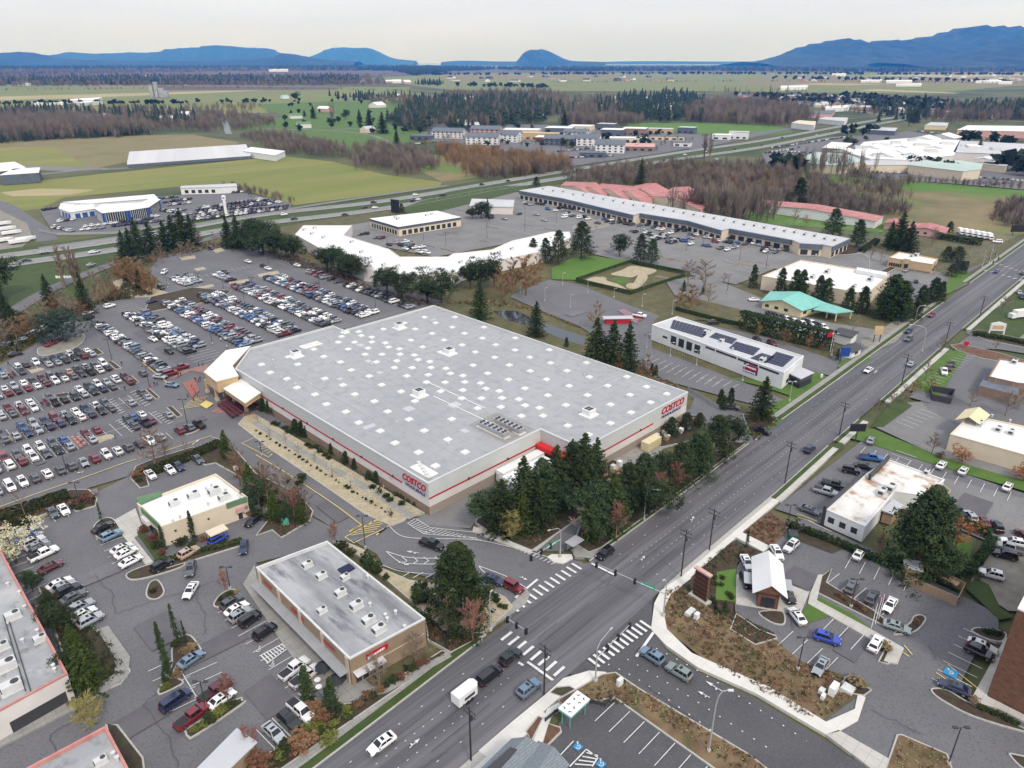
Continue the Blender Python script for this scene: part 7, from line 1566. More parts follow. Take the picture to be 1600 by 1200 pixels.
grove('along the left picture edge','trees along the ramp',[('roundpine',3,465,396,1.3),('fir',25,520,472,1.1),('fir',80,482,428,1.15),('fir',136,490,425),('bare',55,520,475),('bare',70,508,465),('bare_orange',90,505,462,1.2),('bare',108,495,450),('bare',120,500,462),('bare_orange',42,530,490,1.2),('bare',10,540,500),('bare',148,488,450),('bare',158,480,440),('bare_orange',130,502,468,1.2),('bare',82,515,478),('bare',28,535,495),('bare_orange',60,528,490),('fir',12,500,452),('bare',96,492,450)])
plant('bluebush',102,535,487,wide=1.25,label='wide blue-green evergreen on the island at the warehouse lot corner')
grove('around the white-roofed gym building','evergreens around the gym building',[('cedar',1176,449,414),('cedar',1218,463,419,1.),('cedar',1240,467,422,1.1),('cedar',1250,468,422,1.1),('cedar',1277,474,431,1.15),('cedar',1289,476,435,1.15),('cedar',1324,486,450,1.3),('cedar',1346,489,448,1.2),('cedar',1390,492,430,1.5),('cedar',1402,500,440,1.5),('cedar',1382,498,450,1.6),('cedar',1410,490,455,1.4),
('cedar',1437,480,446,1.4),('cedar',1456,472,434,1.4),('cedar',1468,470,440,1.2),('cedar',1430,498,470,1.5),('bare',1375,485,445),('bare_pale',1330,522,490,1.5)])
grove('beyond the long strip mall','evergreens beyond the strip mall',[('pine',1300,372,326,1.2),('pine',1338,386,343,1.1),('fir',1402,390,330,1.5),('fir',1418,392,345,1.4),('fir',1388,388,345,1.3),('cedar',1247,320,278,1.5),('bare',1455,385,355),('bare',1240,352,325),('bare',1258,355,335),('cedar',1483,362,346,1.7),('bare',1375,410,385),('bare',1360,405,382),('pine',1478,408,385,1.6),('pine',1495,410,385,1.6),('fir',1000,300,247),('pine',838,292,276,1.3),
('roundpine',752,342,312,1.3),('roundpine',738,342,322,1.2),('fir',762,340,309,.8),('pine',1486,432,412,1.6),('pine',1502,428,408,1.4),('pine',628,332,318,1.3)])
grove('around the fenced putting course','trees by the putting course',[('bare',1075,448,405,1.4),('bare',1100,455,405,1.4),('bare_orange',1080,490,445,1.5),('bare_orange',1062,482,450,1.3),('fir',1068,455,436,.9),('fir',1098,460,442),('bare',1105,480,440,1.2),('bare_pale',1005,455,435),('bare',1130,445,425)])
grove('against the clipped hedge by the office','columnar trees by the office',[('bare_orange',1185,527,503,.8),('bare_orange',1225,540,510,.9),('bare_orange',1263,548,515,.6),('bare_orange',1284,556,530,.6),('cedar',1308,562,545,.8)])
grove('right of the main road','street trees on the right side',[('bare',1394,640,608,1.2),('bare',1412,632,600,1.2),('bare',1368,655,622,1.2),('bare',1445,595,565,1.2),('bare',1470,552,522,1.2),('bare_orange',1452,610,588,1.5),('bare_orange',1430,615,592,1.5),('bare',1455,710,675,1.3),('bare',1515,635,605,1.3),('bare',1570,650,612,1.3),('bare',1590,640,608,1.2),('bare',1565,490,462,1.2),('bare',1553,548,530)])
for x,y,t in((1502,722,700),(1598,752,730)):plant('leaf_orange',x,y,t,wide=1.2,label='deep rust-coloured small tree on the grass strip, %s one'%('left' if x<1550 else 'right'),group='rust trees on the grass strip')
plant('shrub_rust',1466,716,706,wide=1.,label='small dark rust shrub left of the rust trees')
plant('shrub',1240,828,812,wide=1.3,label='dark evergreen bush beside the green dumpster')
plant('spire',1166,856,826,wide=1.,label='crooked small conifer on the bed by the coffee stand path')
grove('beside the pink-edged building','evergreens by the pink-edged building',[('roundpine',98,990,938,.95),('greenfir',122,1030,975,.85),('greenfir',142,1082,1000,.95),('roundpine',82,965,925,.9),('roundpine',112,1066,1015,.8),('roundpine',52,925,888,.9)])
plant('blossom',26,880,830,wide=1.2,label='cream blossoming tree at the left edge above the pink-edged building')
plant('willow',143,1135,1092,wide=1.2,label='pale yellow leafless tree between the two pink-edged buildings')
grove('on the lower left island','spire trees on the island',[('spire',279,1008,944,.8),('spire',291,1006,970,.8),('spire',262,1052,972,.8),('spire',267,1062,1000,.9),('spire',284,1000,985,.8),('spire',258,1070,1050,1.6)])
grove('at the brown building patio','thin conifers at the patio',[('spire',482,1100,1042,1.9),('spire',522,1120,1060,1.9),('spire',512,1112,1075,1.6),('bare',592,1078,1020,1.2),('bare',650,1040,985,1.1),('bare_red',395,1175,1130),('bare_red',358,1100,1050),('bare_red',352,925,890)])
grove('by the white-roofed restaurant','small trees by the restaurant',[('spire',304,848,798,1.2),('spire',257,858,820,1.2),('bare',243,732,668,1.3),('bare',262,722,680),('bare_pale',40,806,762),('bare_pale',292,712,680),('spire',160,818,785,.8),('bare_red',523,848,812)])
grove('right of the white-roofed restaurant','trees in the planted island',[('greenfir',355,715,672,.85),('roundpine',402,795,742,.9),('greenfir',430,812,764,.8),('bare',450,790,740,1.1),('greenfir',472,818,782,.85),('greenfir',392,765,722,.85),('bare',480,800,755,1),('bare',372,735,690,1),('bare_orange',412,770,720,1),('roundpine',447,818,785,.8),('bare_orange',375,760,705),('bare_red',460,810,762),('bare',420,790,720),('bare',440,770,722)])
grove('along the warehouse wall','small trees along the warehouse wall',[('cedar',412,642,622,1.3),('cedar',422,645,624,1.3),('cedar',430,648,628,1.2),('cedar',462,676,655,1.4),('cedar',472,680,658,1.4),('cedar',480,682,664,1.3),('cedar',519,708,692,1.4),('cedar',541,724,705,1.4),('cedar',555,732,716,1.5),('cedar',576,750,735,1.5),('cedar',589,754,736,1.5),
('bare_pale',423,690,668),('bare_pale',446,694,675),('bare_pale',467,712,690),('bare_pale',492,724,705),('bare_pale',403,660,640),('blossom_small',520,748,724),('blossom_small',549,766,742),('blossom_small',580,790,764),('bare',612,812,793),('bare',563,745,728),('bare',529,722,705)])
def hedge(px,w,h,label,m='yewgreen',group=None):
 r=random.Random(len(label)); c,s=[],[]; p=W2(px)
 X0,Y0=p[0]
 for a,d in zip(p,p[1:]):
  L=math.hypot(d[0]-a[0],d[1]-a[1]); ux,uy=(d[0]-a[0])/L,(d[1]-a[1])/L
  for k in range(int(L*(h+w)*9)):
   t=r.random()*L; q=r.choice((0,1,2))
   if q==0:o,z=r.uniform(-w/2,w/2),h*.97
   else:o,z=(w/2-.1)*(1 if q==1 else-1),r.uniform(.1,h)
   c.append((a[0]+ux*t-uy*o-X0,a[1]+uy*t+ux*o-Y0,z)); s.append(.3)
 me=clump_mesh('hedge',MT[m],c,s,9,.24,.9,5)
 o=bpy.data.objects.new('hedge',me); COL.objects.link(o); o.location=(X0,Y0,.15)
 return tag(o,label,'hedge',group)
hedge([(1156,512),(1200,524),(1300,548)],3.2,7,'tall clipped dark hedge between the office car park and tire yard')
hedge([(1255,832),(1300,848),(1350,870),(1418,898)],1.4,1.3,'low dark hedge between coffee stand lot and garden')
hedge([(1475,812),(1510,826),(1548,842)],1.5,2,'clipped hedge on the upper side of the garden'); hedge([(1548,850),(1530,878),(1510,900)],1.5,2,'clipped hedge on the right side of the garden')
hedge([(1460,372),(1495,378),(1532,384)],2.5,3,'low green hedge in front of the parked white trucks')
hedge([(345,695),(300,715),(232,742)],3,1.2,'dark hedge above the white-roofed restaurant','shrub')
hedge([(0,812),(60,792),(108,776)],4,1.2,'dark hedge bordering the access road at the left','shrub')
hedge([(242,884),(300,868),(378,848)],1.1,.9,'low hedge below the drive-through lane','shrub')
hedge([(1520,524),(1580,534),(1640,548)],2,1.4,'dark hedge beneath the gabled white sign','shrub')
hedge([(1345,395),(1362,384),(1370,378)],3,2,'dark hedge along the curved lane beyond the strip mall','shrub')
def shrubs(place,items,group):
 cnt={}
 tot={}
 for it in items:tot[it[0]]=tot.get(it[0],0)+1
 for k,x,y,h,w in sorted(items,key=lambda q:q[1]):
  cnt[k]=cnt.get(k,0)+1
  plant(k,x,y,h=h,wide=w,label=KIND[k][1]+(', %s from the left,'%ordl(cnt[k])if tot[k]>1 else '')+' '+place,group=group)
L=[]
rs=random.Random(4)
for k in range(30):
 t=k/29; L.append(('shrub',402+(610-402)*t+rs.uniform(-2,2),676+(806-676)*t+rs.uniform(-1,1),rs.uniform(.5,.9),rs.uniform(.9,1.3)))
for x,y in((428,664),(434,666),(446,672),(452,677),(456,676),(481,699),(487,701),(494,702),(500,708),(508,714),(516,718),(583,764),(590,770),(594,772),(604,778),(610,784),(620,775),(632,780),(642,784),(628,790),(650,790)):
 L.append(('shrub',x,y,1.2,1.5))
shrubs('in the sandy bed along the warehouse',L,'shrubs along the warehouse')
shrubs('behind the brown shop building',[('shrub',536,858,2.,1.4),('shrub',548,868,1.8,1.3),('shrub',575,882,2.6,1.4),('shrub',584,890,2.4,1.3),('shrub',592,897,2.2,1.3),('shrub',604,906,1.3,1.1),('shrub',654,926,2.2,1.2),('shrub',662,920,1.5,1.2),('shrub',655,938,2.4,1.3),('shrub',664,942,2.2,1.2),('shrub',650,944,2,1.2),('shrub',671,956,1,1),
('shrub',776,942,1.3,1.2),('shrub',782,950,1,1.2),('shrub',789,952,1,1.2),('shrub',770,958,1,1.2),('shrub',775,935,1,1.2),('shrub_lime',766,930,1.2,1.4)],'shrubs by the entrance road')
shrubs('under the dock firs by the drive',[('shrub',790+rs.uniform(-3,3)+k*4.2,846-k*1.2+rs.uniform(-3,3),rs.uniform(.7,1.),1.4)for k in range(13)]+[('shrub',858+k*4,808-k*3+rs.uniform(-2,2),.8,1.4)for k in range(5)]+[('shrub',898+k*4,782-k*3,.8,1.4)for k in range(5)],'shrubs under the dock firs')
shrubs('in the bed along the lower left pavement',[(rs.choice(('shrub','shrub','shrub_rust','shrub_lime')),425+k*9+rs.uniform(-3,3),1198-k*6+rs.uniform(-14,6),rs.uniform(1,1.8),1.4)for k in range(12)]+
[(rs.choice(('shrub','shrub_rust')),545+k*10,1118-k*7+rs.uniform(-6,6),rs.uniform(.9,1.4),1.3)for k in range(13)]+[('shrub_rust',492,1120,2.4,1.6),('shrub_rust',505,1128,2,1.5),('shrub_lime',540,1118,1.5,1.5),('shrub_lime',510,1160,1.6,1.7),('shrub_lime',500,1140,1.4,1.4),('shrub_rust',470,1168,2.4,1.8),('shrub',450,1180,2,1.8),('shrub_rust',398,1200,2.5,1.8)],'shrubs along the pavement')
shrubs('in the big planted island',[(rs.choice(('shrub','shrub_rust','shrub')),372+rs.random()*100,745+rs.random()*70,rs.uniform(1,2),1.5)for k in range(26)],'shrubs in the planted island')
shrubs('in the left border beds',[(rs.choice(('shrub','shrub_rust','shrub')),rs.uniform(0,45),818+rs.uniform(-12,12),rs.uniform(1,1.6),1.5)for k in range(12)]+[('shrub_rust',122,790,1.8,1.7),('shrub_rust',132,782,1.8,1.6),('shrub',125,798,1.4,1.4),('shrub_rust',142,780,1.5,1.6),('shrub',115,795,1.2,1.3),('shrub_rust',215,745,1.8,1.6),('shrub_rust',222,738,1.6,1.6),('shrub',218,754,1.3,1.4),('shrub',230,737,1.5,1.5)],'shrubs in the left border')
shrubs('in the bed beside the restaurant',[('shrub',281,852,1.6,1.6),('shrub_rust',225,832,1.8,1.3),('shrub_rust',238,846,1.6,1.6),('shrub',245,856,1.5,1.6),('shrub_rust',255,868,1.5,1.5),('shrub_rust',318,845,1.3,1.4),('shrub_rust',330,842,1.2,1.4),('shrub',300,856,1.2,1.3)],'shrubs beside the restaurant')
shrubs('on the lower left islands',[('shrub_tan',300,1015,1.2,1.5),('shrub_tan',290,1022,1.2,1.5),('shrub',276,1012,1.4,1.5),('shrub_tan',276,1060,1.3,1.6),('shrub_lime',262,1076,1,1.4),('shrub_lime',254,1080,.9,1.3),('shrub',330,1128,1.4,1.6),('shrub_lime',340,1120,1.4,1.5),('shrub_lime',352,1112,1.2,1.4),('shrub',362,1106,1.2,1.3),('shrub_lime',320,1136,1,1.4),('shrub_lime',305,1144,.9,1.3),
('shrub',240,926,1,1.3),('shrub',346,940,1,1.4),('shrub',358,932,1,1.4),('shrub_tan',371,928,.9,1.4)],'shrubs on the islands')
shrubs('in the coffee stand beds',[('shrub_tan',1386,1018,1.6,1.6),('shrub_tan',1341,1072,1.8,1.7),('shrub_tan',1522,1102,1.3,1.5),('shrub_rust',1430,975,1,1.4),('shrub_rust',1307,932,.8,1.2),('shrub_rust',1313,936,.8,1.2),('shrub_rust',1320,940,.8,1.2),('shrub_rust',1337,948,.9,1.3),('shrub_rust',1343,952,.9,1.3),('shrub_rust',1349,956,.9,1.3)]
+[('shrub',1105+rs.uniform(0,40),905+rs.uniform(0,60),.8,1.4)for k in range(16)]+[('shrub',1530+k*9,1108+k*4,1,1.3)for k in range(7)]+[('shrub',1540+k*6,990+k*1,1,1.3)for k in range(4)],'shrubs in the coffee stand beds')
shrubs('in the roadside corner bed',[('shrub',1465,528+60,1,1)],'shrubs')if False else None
def cover(name,px,mats_,n,size,hgt,label=None,seed=1,leaf=.14):
 poly=W2(px); xs=[p[0]for p in poly]; ys=[p[1]for p in poly]; r=random.Random(seed)
 def inside(x,y):
  c=False; j=len(poly)-1
  for i in range(len(poly)):
   xi,yi=poly[i]; xj,yj=poly[j]
   if(yi>y)!=(yj>y)and x<(xj-xi)*(y-yi)/(yj-yi)+xi:c=not c
   j=i
  return c
 for mi,mm in enumerate(mats_):
  c,s=[],[]; k=0
  while len(c)<n//len(mats_)and k<n*20:
   k+=1; x,y=r.uniform(min(xs),max(xs)),r.uniform(min(ys),max(ys))
   if inside(x,y):c.append((x,y,.3+hgt*.5)); s.append(size*r.uniform(.5,1.2))
  me=clump_mesh(name,MT[mm],c,s,10,leaf,.7,seed+mi); o=bpy.data.objects.new(name,me); COL.objects.link(o)
  tag(o,kind='stuff',label=label or 'low ground cover in a planted bed',cat='ground cover')
mead=[(1040,925),(1060,918),(1120,960),(1210,1002),(1250,1037),(1330,1062),(1342,1082),(1290,1120),(1262,1122),(1130,1050),(1045,982)]
cover('ground_cover',mead,['shrub_tan','shrub_rust','shrub','shrub_rust'],900,.5,.3,'tufted brown and straw ground cover on the bank below the coffee stand',1,.13)
cover('ground_cover',[(960,1058),(1000,1080),(1170,1182),(1230,1225),(1190,1230),(1000,1105),(880,1102),(900,1082)],['shrub_tan','shrub_rust','shrub'],420,.45,.3,'brown tufted ground cover above the corner parking lot',4,.12)
cover('ground_cover',[(1090,896),(1114,868),(1148,849),(1188,864),(1120,888),(1116,940),(1144,955),(1205,990),(1195,1005),(1060,950),(1052,930)],['shrub','shrub','shrub_rust'],420,.5,.3,'dark ground cover around the coffee stand sign',7,.12)
cover('ground_cover',[(1405,1152),(1475,1182),(1490,1225),(1385,1225)],['shrub_tan','shrub_rust'],110,.5,.3,'brown tufted planting on the island at the lower right',40,.12)
cover('ground_cover',[(1203,803),(1232,824),(1204,855),(1162,834)],['shrub_rust','shrub'],160,.45,.3,'rust ground cover beside the kerb',10,.12)
cover('ground_cover',[(905,830),(1010,754),(1082,697),(1150,695),(1000,812),(940,855),(915,862)],['shrub','shrub_rust','shrub'],500,.8,.5,'undergrowth beneath the belt of pines',12,.16)
cover('ground_cover',[(760,828),(800,846),(832,858),(900,812),(960,760),(950,735),(900,745),(860,790),(800,820)],['shrub','shrub_rust'],250,.6,.4,'undergrowth beneath the dock firs',14,.16)
cover('ground_cover',[(372,740),(400,738),(485,790),(488,812),(445,838),(420,800)],['shrub','shrub_rust'],350,.7,.4,'undergrowth in the planted island',16,.15)
cover('ground_cover',[(0,818),(60,796),(145,772),(148,790),(110,785),(40,815),(50,830),(0,850)],['shrub','shrub_rust'],380,.7,.5,'dark planting beside the access road',18,.15)
cover('ground_cover',[(62,925),(100,935),(175,1010),(195,1055),(130,1090),(110,1050)],['shrub','shrub'],420,.8,.6,'dark undergrowth beside the pink-edged building',20,.15)
cover('ground_cover',[(430,1205),(560,1105),(695,1022),(660,1040),(520,1120),(470,1150),(400,1200)],['shrub','shrub_rust','shrub'],420,.7,.4,'dark planting along the lower pavement',22,.14)
cover('ground_cover',[(668,970),(700,990),(755,995),(705,1018),(668,998)],['shrub_rust','shrub'],150,.7,.4,'low planting below the reddish tree',24,.14)
cover('ground_cover',[(1165,660),(1215,658),(1185,688)],['shrub','shrub_rust'],150,.7,.5,'dark planting under the lone fir',26,.14)
cover('ground_cover',[(0,480),(60,500),(160,470),(200,440),(240,462),(205,466),(150,476),(105,498),(60,533),(0,565)],['shrub','shrub_rust','shrub'],1500,1.3,.9,'brush beside the ramp',28,.3)
cover('ground_cover',[(195,410),(330,380),(460,400),(600,455),(690,478),(690,485),(590,465),(450,412),(395,388),(340,388),(250,405),(200,430)],['shrub','shrub_rust','twig'],1200,1.3,.9,'brush along the edge of the warehouse lot',31,.3)
cover('ground_cover',[(690,474),(760,468),(830,480),(905,512),(960,548),(1005,590),(1065,614),(1060,605),(920,522),(850,490),(790,480)],['shrub_tan','shrub','shrub_rust'],420,.9,.6,'rough grass and brush around the pond',34,.22)
# ================================================================ POLES, SIGNALS, SIGNS, PEOPLE
def pole(kind,base,topx,topy,label,group,crossarms=0,mtl='pole_wood',r=.16):
 X,Y=G(*base); h=ztop(base[0],base[1],topy); t=thing('utility_pole',label,'utility pole',(X,Y,0),group)
 b=MB(); b.tube((0,0,0),(0,0,h),r,r*.7,8); part(b,'pole',MT[mtl],t,local=True)
 for k in range(crossarms):b=MB(); b.box((0,0,h-.6-k*.9),(.12,2.6,.12));
 if crossarms:
  b=MB()
  for k in range(crossarms):b.box((0,0,h-.6-k*.9),(.12,2.6,.12)); [b.tube((0,s,h-.48-k*.9),(0,s,h-.25-k*.9),.05,.05,5)for s in(-1.1,-.5,.5,1.1)]
  b.box((.3,0,h-2.8),(.4,.4,.9)); part(b,'crossarm',MT['dark_metal'],t,local=True)
 return t,(X,Y,h)
tops=[]
for i,(bx,by,tx,ty,lab)in enumerate(((736,1190,735,1105,'wooden utility pole at the bottom, right of the white sedan'),(850,1087,852,1008,'thick black utility pole by the corner crossing'),(1064,902,1068,828,'black utility pole across from the bus shelter'),(1108,861,1111,795,'utility pole right of the black one beside the pavement'),(1226,756,1237,690,'dark utility pole near the stained-roof shop'),(1311,681,1322,628,'utility pole beside the black sign'),(1408,603,1417,553,'utility pole by the brick building lot'),(1476,540,1483,503,'pale utility pole at the side street corner'),(1530,497,1536,462,'utility pole beyond the side street'))):
 t,tp=pole('u',(bx,by),tx,ty,lab,'utility poles',2,'pole_wood'); tops.append(tp)
for a,c in zip(tops,tops[1:]):
 b=MB()
 for s in(-1.1,.5,1.1):
  pts=[(a[0]+(c[0]-a[0])*k/8,a[1]+(c[1]-a[1])*k/8+s,a[2]-.3+(c[2]-a[2])*k/8-1.2*math.sin(math.pi*k/8))for k in range(9)]; b.path(pts,.016,n=3)
 o=b.build('power_line',MT['dark_metal']); tag(o,'overhead wires between two utility poles along the main road','power line','overhead wires')
def lamp(base,ty,tx,label,group,style='box',mtl='dark_metal',arm=None,heads=2):
 X,Y=G(*base); h=ztop(base[0],base[1],ty); t=thing('street_lamp',label,'street lamp',(X,Y,.2),group)
 b=MB(); b.tube((0,0,0),(0,0,.6),.3,.3,8); part(b,'base',MT['concrete'],t,local=True)
 if style=='box':
  b=MB(); b.tube((0,0,.6),(0,0,h),.11,.08,6); part(b,'pole',MT[mtl],t,local=True)
  for k in range(heads):
   s=1 if k==0 else-1; b=MB(); b.box((s*.6,-s*.6,h-.1),(.75,.45,.2),-.785); b.tube((0,0,h-.1),(s*.4,-s*.4,h-.05),.05,.05,4); part(b,'lamp_head',MT[mtl if mtl!='pole_grey' else 'pole_grey'],t,local=True)
 else:
  T=G(arm[0],arm[1],h); d=Vector((T[0]-X,T[1]-Y)); L=min(max(d.length,1.5),9); d.normalize()
  pts=[(0,0,.5),(0,0,h*.75),(d.x*L*.12,d.y*L*.12,h*.9),(d.x*L*.45,d.y*L*.45,h*.985),(d.x*L,d.y*L,h)]
  b=MB(); b.path(pts,.13,.06,8); part(b,'pole',MT[mtl],t,local=True); b=MB(); b.box((d.x*(L+.3),d.y*(L+.3),h-.12),(.8,.35,.18),math.atan2(d.y,d.x)); part(b,'lamp_head',MT['unit'],t,local=True)
 return t,h
LP=[((176,567),531,168),((235,610),573,229),((294,670),625,285),((45,666),648,40),((105,739),698,96),((127,794),755,119),((409,712),691,408),((571,858),807,565),((322,1106),1066,316),((360,922),887,354),((332,538),519,330),((422,520),500,421),((460,533),505,459),((396,458),434,395),((384,486),455,383),((262,450),434,261),((312,448),427,311),((420,418),401,419),((500,456),434,499),((587,484),465,586),((350,455),436,349)]
for i,(bs,ty,tx)in enumerate(sorted(LP)):lamp(bs,ty,tx,'dark parking lot lamp post, %s from the left around the warehouse'%ordl(i+1),'parking lot lamps')
LP2=[((606,392),370),((642,370),355),((662,378),358),((707,354),335),((697,388),363),((761,376),345),((765,352),335),((820,366),318),((869,352),330),((931,363),342),((1000,369),352),((1072,395),372),((1098,388),372),((1155,410),384),((1196,424),397),((1136,458),430)]
for i,(bs,ty)in enumerate(sorted(LP2)):lamp(bs,ty,0,'thin lamp post, %s from the left in the mall lots'%ordl(i+1),'mall lot lamps')
LP3=[((813,459),439),((879,446),427),((851,471),450),((918,458),438),((891,482),461),((959,466),451),((1003,480),460),((1050,492),470),((1010,545),523)]
for i,(bs,ty)in enumerate(sorted(LP3)):lamp(bs,ty,0,'pale post, %s from the left on the vacant lot'%ordl(i+1),'pale posts of the vacant lot',mtl='pole_grey',heads=1)
LP4=[((1047,558),536),((1088,572),548),((1160,596),570),((1233,628),597),((1299,556),522)]
for i,(bs,ty)in enumerate(sorted(LP4)):lamp(bs,ty,0,'pale lamp post, %s from the left around the office'%ordl(i+1),'office lot lamps',mtl='pole_grey',heads=2)
for bs,ty,lab in(((1246,1048),997,'black lamp post beside the silver sedan in the coffee stand lot'),((1329,950),906,'black double lamp post below the trash enclosure'),((1481,1196),1138,'black lamp post at the lower right corner'),((1229,828),790,'dark lamp post by the stained-roof shop'),((352,330),314,'thin lamp at the dealership')):lamp(bs,ty,0,lab,'right side lot lamps')
for bs,ty,arm,lab in(((1006,813),764,(1027,766),'road lamp in front of the bare reddish street tree'),((1107,1176),1080,(1134,1080),'tall curved grey road lamp by the side street'),((1352,448),400,(1342,396),'road lamp near the tan restaurant'),((1430,500),478,(1444,478),'road lamp behind the cedars'),((1440,595-45),510,(1424,508),'road lamp opposite the gym')):lamp(bs,ty,0,lab,'curved road lamps','curve','pole_grey',arm)
def signal(base,arm0,arm1,lum,heads,label,sign=None):
 X,Y=G(*base); h=max(ztop(base[0],base[1],arm0[1]),4.5); t=thing('traffic_signal',label,'traffic signal',(X,Y,.25),'mast-arm traffic signals')
 T=G(arm1[0],arm1[1],h); d=Vector((T[0]-X,T[1]-Y)); L=d.length; d.normalize(); rz=math.atan2(d.y,d.x)
 b=MB(); b.tube((0,0,0),(0,0,.5),.4,.4,10); part(b,'base',MT['concrete'],t,local=True)
 b=MB(); b.tube((0,0,.5),(0,0,h+.2),.16,.13,8)
 if lum:
  T2=G(lum[0],lum[1],h+3.5); e=Vector((T2[0]-X,T2[1]-Y)); l2=min(e.length,5); e.normalize(); b.path([(0,0,h),(0,0,h+2),(e.x*l2*.2,e.y*l2*.2,h+3),(e.x*l2,e.y*l2,h+3.5)],.1,.05,6); b.box((e.x*l2,e.y*l2,h+3.4),(.7,.3,.15),math.atan2(e.y,e.x))
 part(b,'pole',MT['pole_grey'],t,local=True)
 b=MB(); b.tube((0,0,h),(d.x*L,d.y*L,h+.2),.1,.06,6); part(b,'mast_arm',MT['pole_grey'],t,local=True)
 for f in heads:
  p=d*L*f; g_=MB(); g_.box((p.x,p.y,h-.7),(.4,.45,1.3),rz,0)
  s=part(g_,'signal_head',MT['sign_black'],t,local=True)
  g_=MB(); n=Vector((-d.y,d.x)); n=n if n.dot(Vector((X,Y)))>0 else-n
  for k,m_ in enumerate(('sign_red','sign_orange','sign_green')):g_.tube((p.x+n.x*.22,p.y+n.y*.22,h-.45+(2-k)*.38),(p.x+n.x*.28,p.y+n.y*.28,h-.45+(2-k)*.38),.13,.13,8,k)
  part(g_,'lens',[MT['sign_red'],MT['sign_orange'],MT['sign_green']],s,local=True)
 if sign:
  p=d*L*sign[1]; g_=MB(); g_.box((p.x,p.y,h-.25),(3.0 if len(sign[0])>0 else 2,.08,.8),rz,0); s=part(g_,'street_sign',MT['sign_green'],t,local=True)
  n=Vector((-d.y,d.x)); og=ORIG[t.name]
  n=n if(n.x*(og[0])+n.y*(og[1]))<0 else-n
  rr=Vector((-n.y,n.x,0)); text(t,sign[0],.42,(og[0]+p.x+n.x*.08,og[1]+p.y+n.y*.08,og[2]+h+.15),rr,(0,0,1),'sign_white',.02,.01,w=2.5)
 return t
signal((930,1066),(930,1030),(985,978),(955,984),(.3,.62,.98),'traffic signal on the near corner pavement with curved lamp')
signal((1036,964),(1039,930),(930,883),(1037,908),(.42,.7,.98),'traffic signal with green street sign over the side street',('--------',.24))
signal((766,986),(768,952),(822,988),(768,925),(.5,.75,1.),'traffic signal beside the reddish tree')
signal((875,872),(875,847),(829,874),(858,830),(.35,.65,.98),'traffic signal beside the bus shelter',('--------',.3))
signal((1534,419),(1535,400),(1552,410),(1540,394),(.5,1.),'first traffic signal at the far junction'); signal((1545,412),(1546,390),(1560,404),(1550,385),(.5,1.),'second traffic signal at the far junction')
def board(base,ty,w,h,m,label,txt=None,rz=None,posts=2,tm='sign_white',frame=None,name='sign_board'):
 X,Y=G(*base); H_=ztop(base[0],base[1],ty); rz=math.radians(-45)if rz is None else rz; t=thing(name,label,'sign',(X,Y,.1),rz=rz)
 for s in((-w*.35,w*.35)if posts==2 else(0,)):b=MB(); b.box((s,0,0),(.25,.25,H_-h*.5)); part(b,'post',MT['dark_metal' if m!='roof_white' else 'roof_white'],t,local=True)
 b=MB(); b.box((0,0,H_-h),(w,.4,h)); part(b,'panel',MT[m],t,local=True)
 if frame:b=MB(); b.box((0,-.22,H_-h+.15),(w-.3,.06,h-.3)); part(b,'sign_face',MT[frame],t,local=True)
 if txt:
  d=Vector((math.cos(rz),math.sin(rz),0)); n=Vector((math.sin(rz),-math.cos(rz),0))
  for k,s in enumerate(txt):
   zz=H_-h*(k+.5)/len(txt)+.1; text(t,s,h/len(txt)*.75,(0,0,0),(1,0,0),(0,0,1),tm,.03,.02,w=w*.75)
   o=t.children[-1]
   o.data.transform(Matrix.Translation((X,Y,.1))); o.data.transform(Matrix.Translation((0,-.28,zz)))
 return t
board((1336,690),663,4.2,2.2,'sign_black','small black-framed roadside sign on a post with white panel',('------',),frame='sign_white',posts=1,tm='sign_black')
board((1317,568),543,3.2,3.4,'sign_blue','blue and white roadside sign on two posts by the booth',('----','-----'))
board((1369,535),510,3.2,3.2,'wall_tan','square tan sign board above the planted bed',None)
board((878/1+0,334-0),311,8,9,'sign_black','tall dark billboard beside the highway',None)if False else None
board((618,333),312,7,9,'sign_black','tall dark highway sign on two posts with white patch',('----',),rz=math.radians(-75))
board((1590,369),352,10,4,'sign_black','wide dark billboard at the right edge beyond the junction',('------',))
board((1502,422),408,6,5,'sign_black','shop sign with dark frame near the far junction corner',('-----',),frame='sign_white',tm='sign_black')
board((1508,545),534,1.6,1.4,'sign_red','small red and white sign in the corner bed',('----',),posts=1)
X,Y=G(1556,523); t=thing('gabled_sign','white gabled sign frame standing on the green at the right','sign',(X,Y,.1),rz=math.radians(-52)); h=ztop(1556,523,503)
for s in(-2.6,2.6):b=MB(); b.box((s,0,0),(.4,.4,h*.85)); part(b,'post',MT['roof_white'],t,local=True)
b=MB()
b.face([(-2.8,-.2,h*.3),(2.8,-.2,h*.3),(2.8,-.2,h*.85),(0,-.2,h),(-2.8,-.2,h*.85)]); b.face([(-2.8,.2,h*.3),(-2.8,.2,h*.85),(0,.2,h),(2.8,.2,h*.85),(2.8,.2,h*.3)])
b.face([(-2.8,-.2,h*.85),(0,-.2,h),(0,.2,h),(-2.8,.2,h*.85)]); b.face([(0,-.2,h),(2.8,-.2,h*.85),(2.8,.2,h*.85),(0,.2,h)]); part(b,'panel',MT['roof_white'],t,local=True)
b=MB(); b.box((0,-.25,h*.42),(4,.06,h*.3)); part(b,'sign_face',MT['wall_tan'],t,local=True)
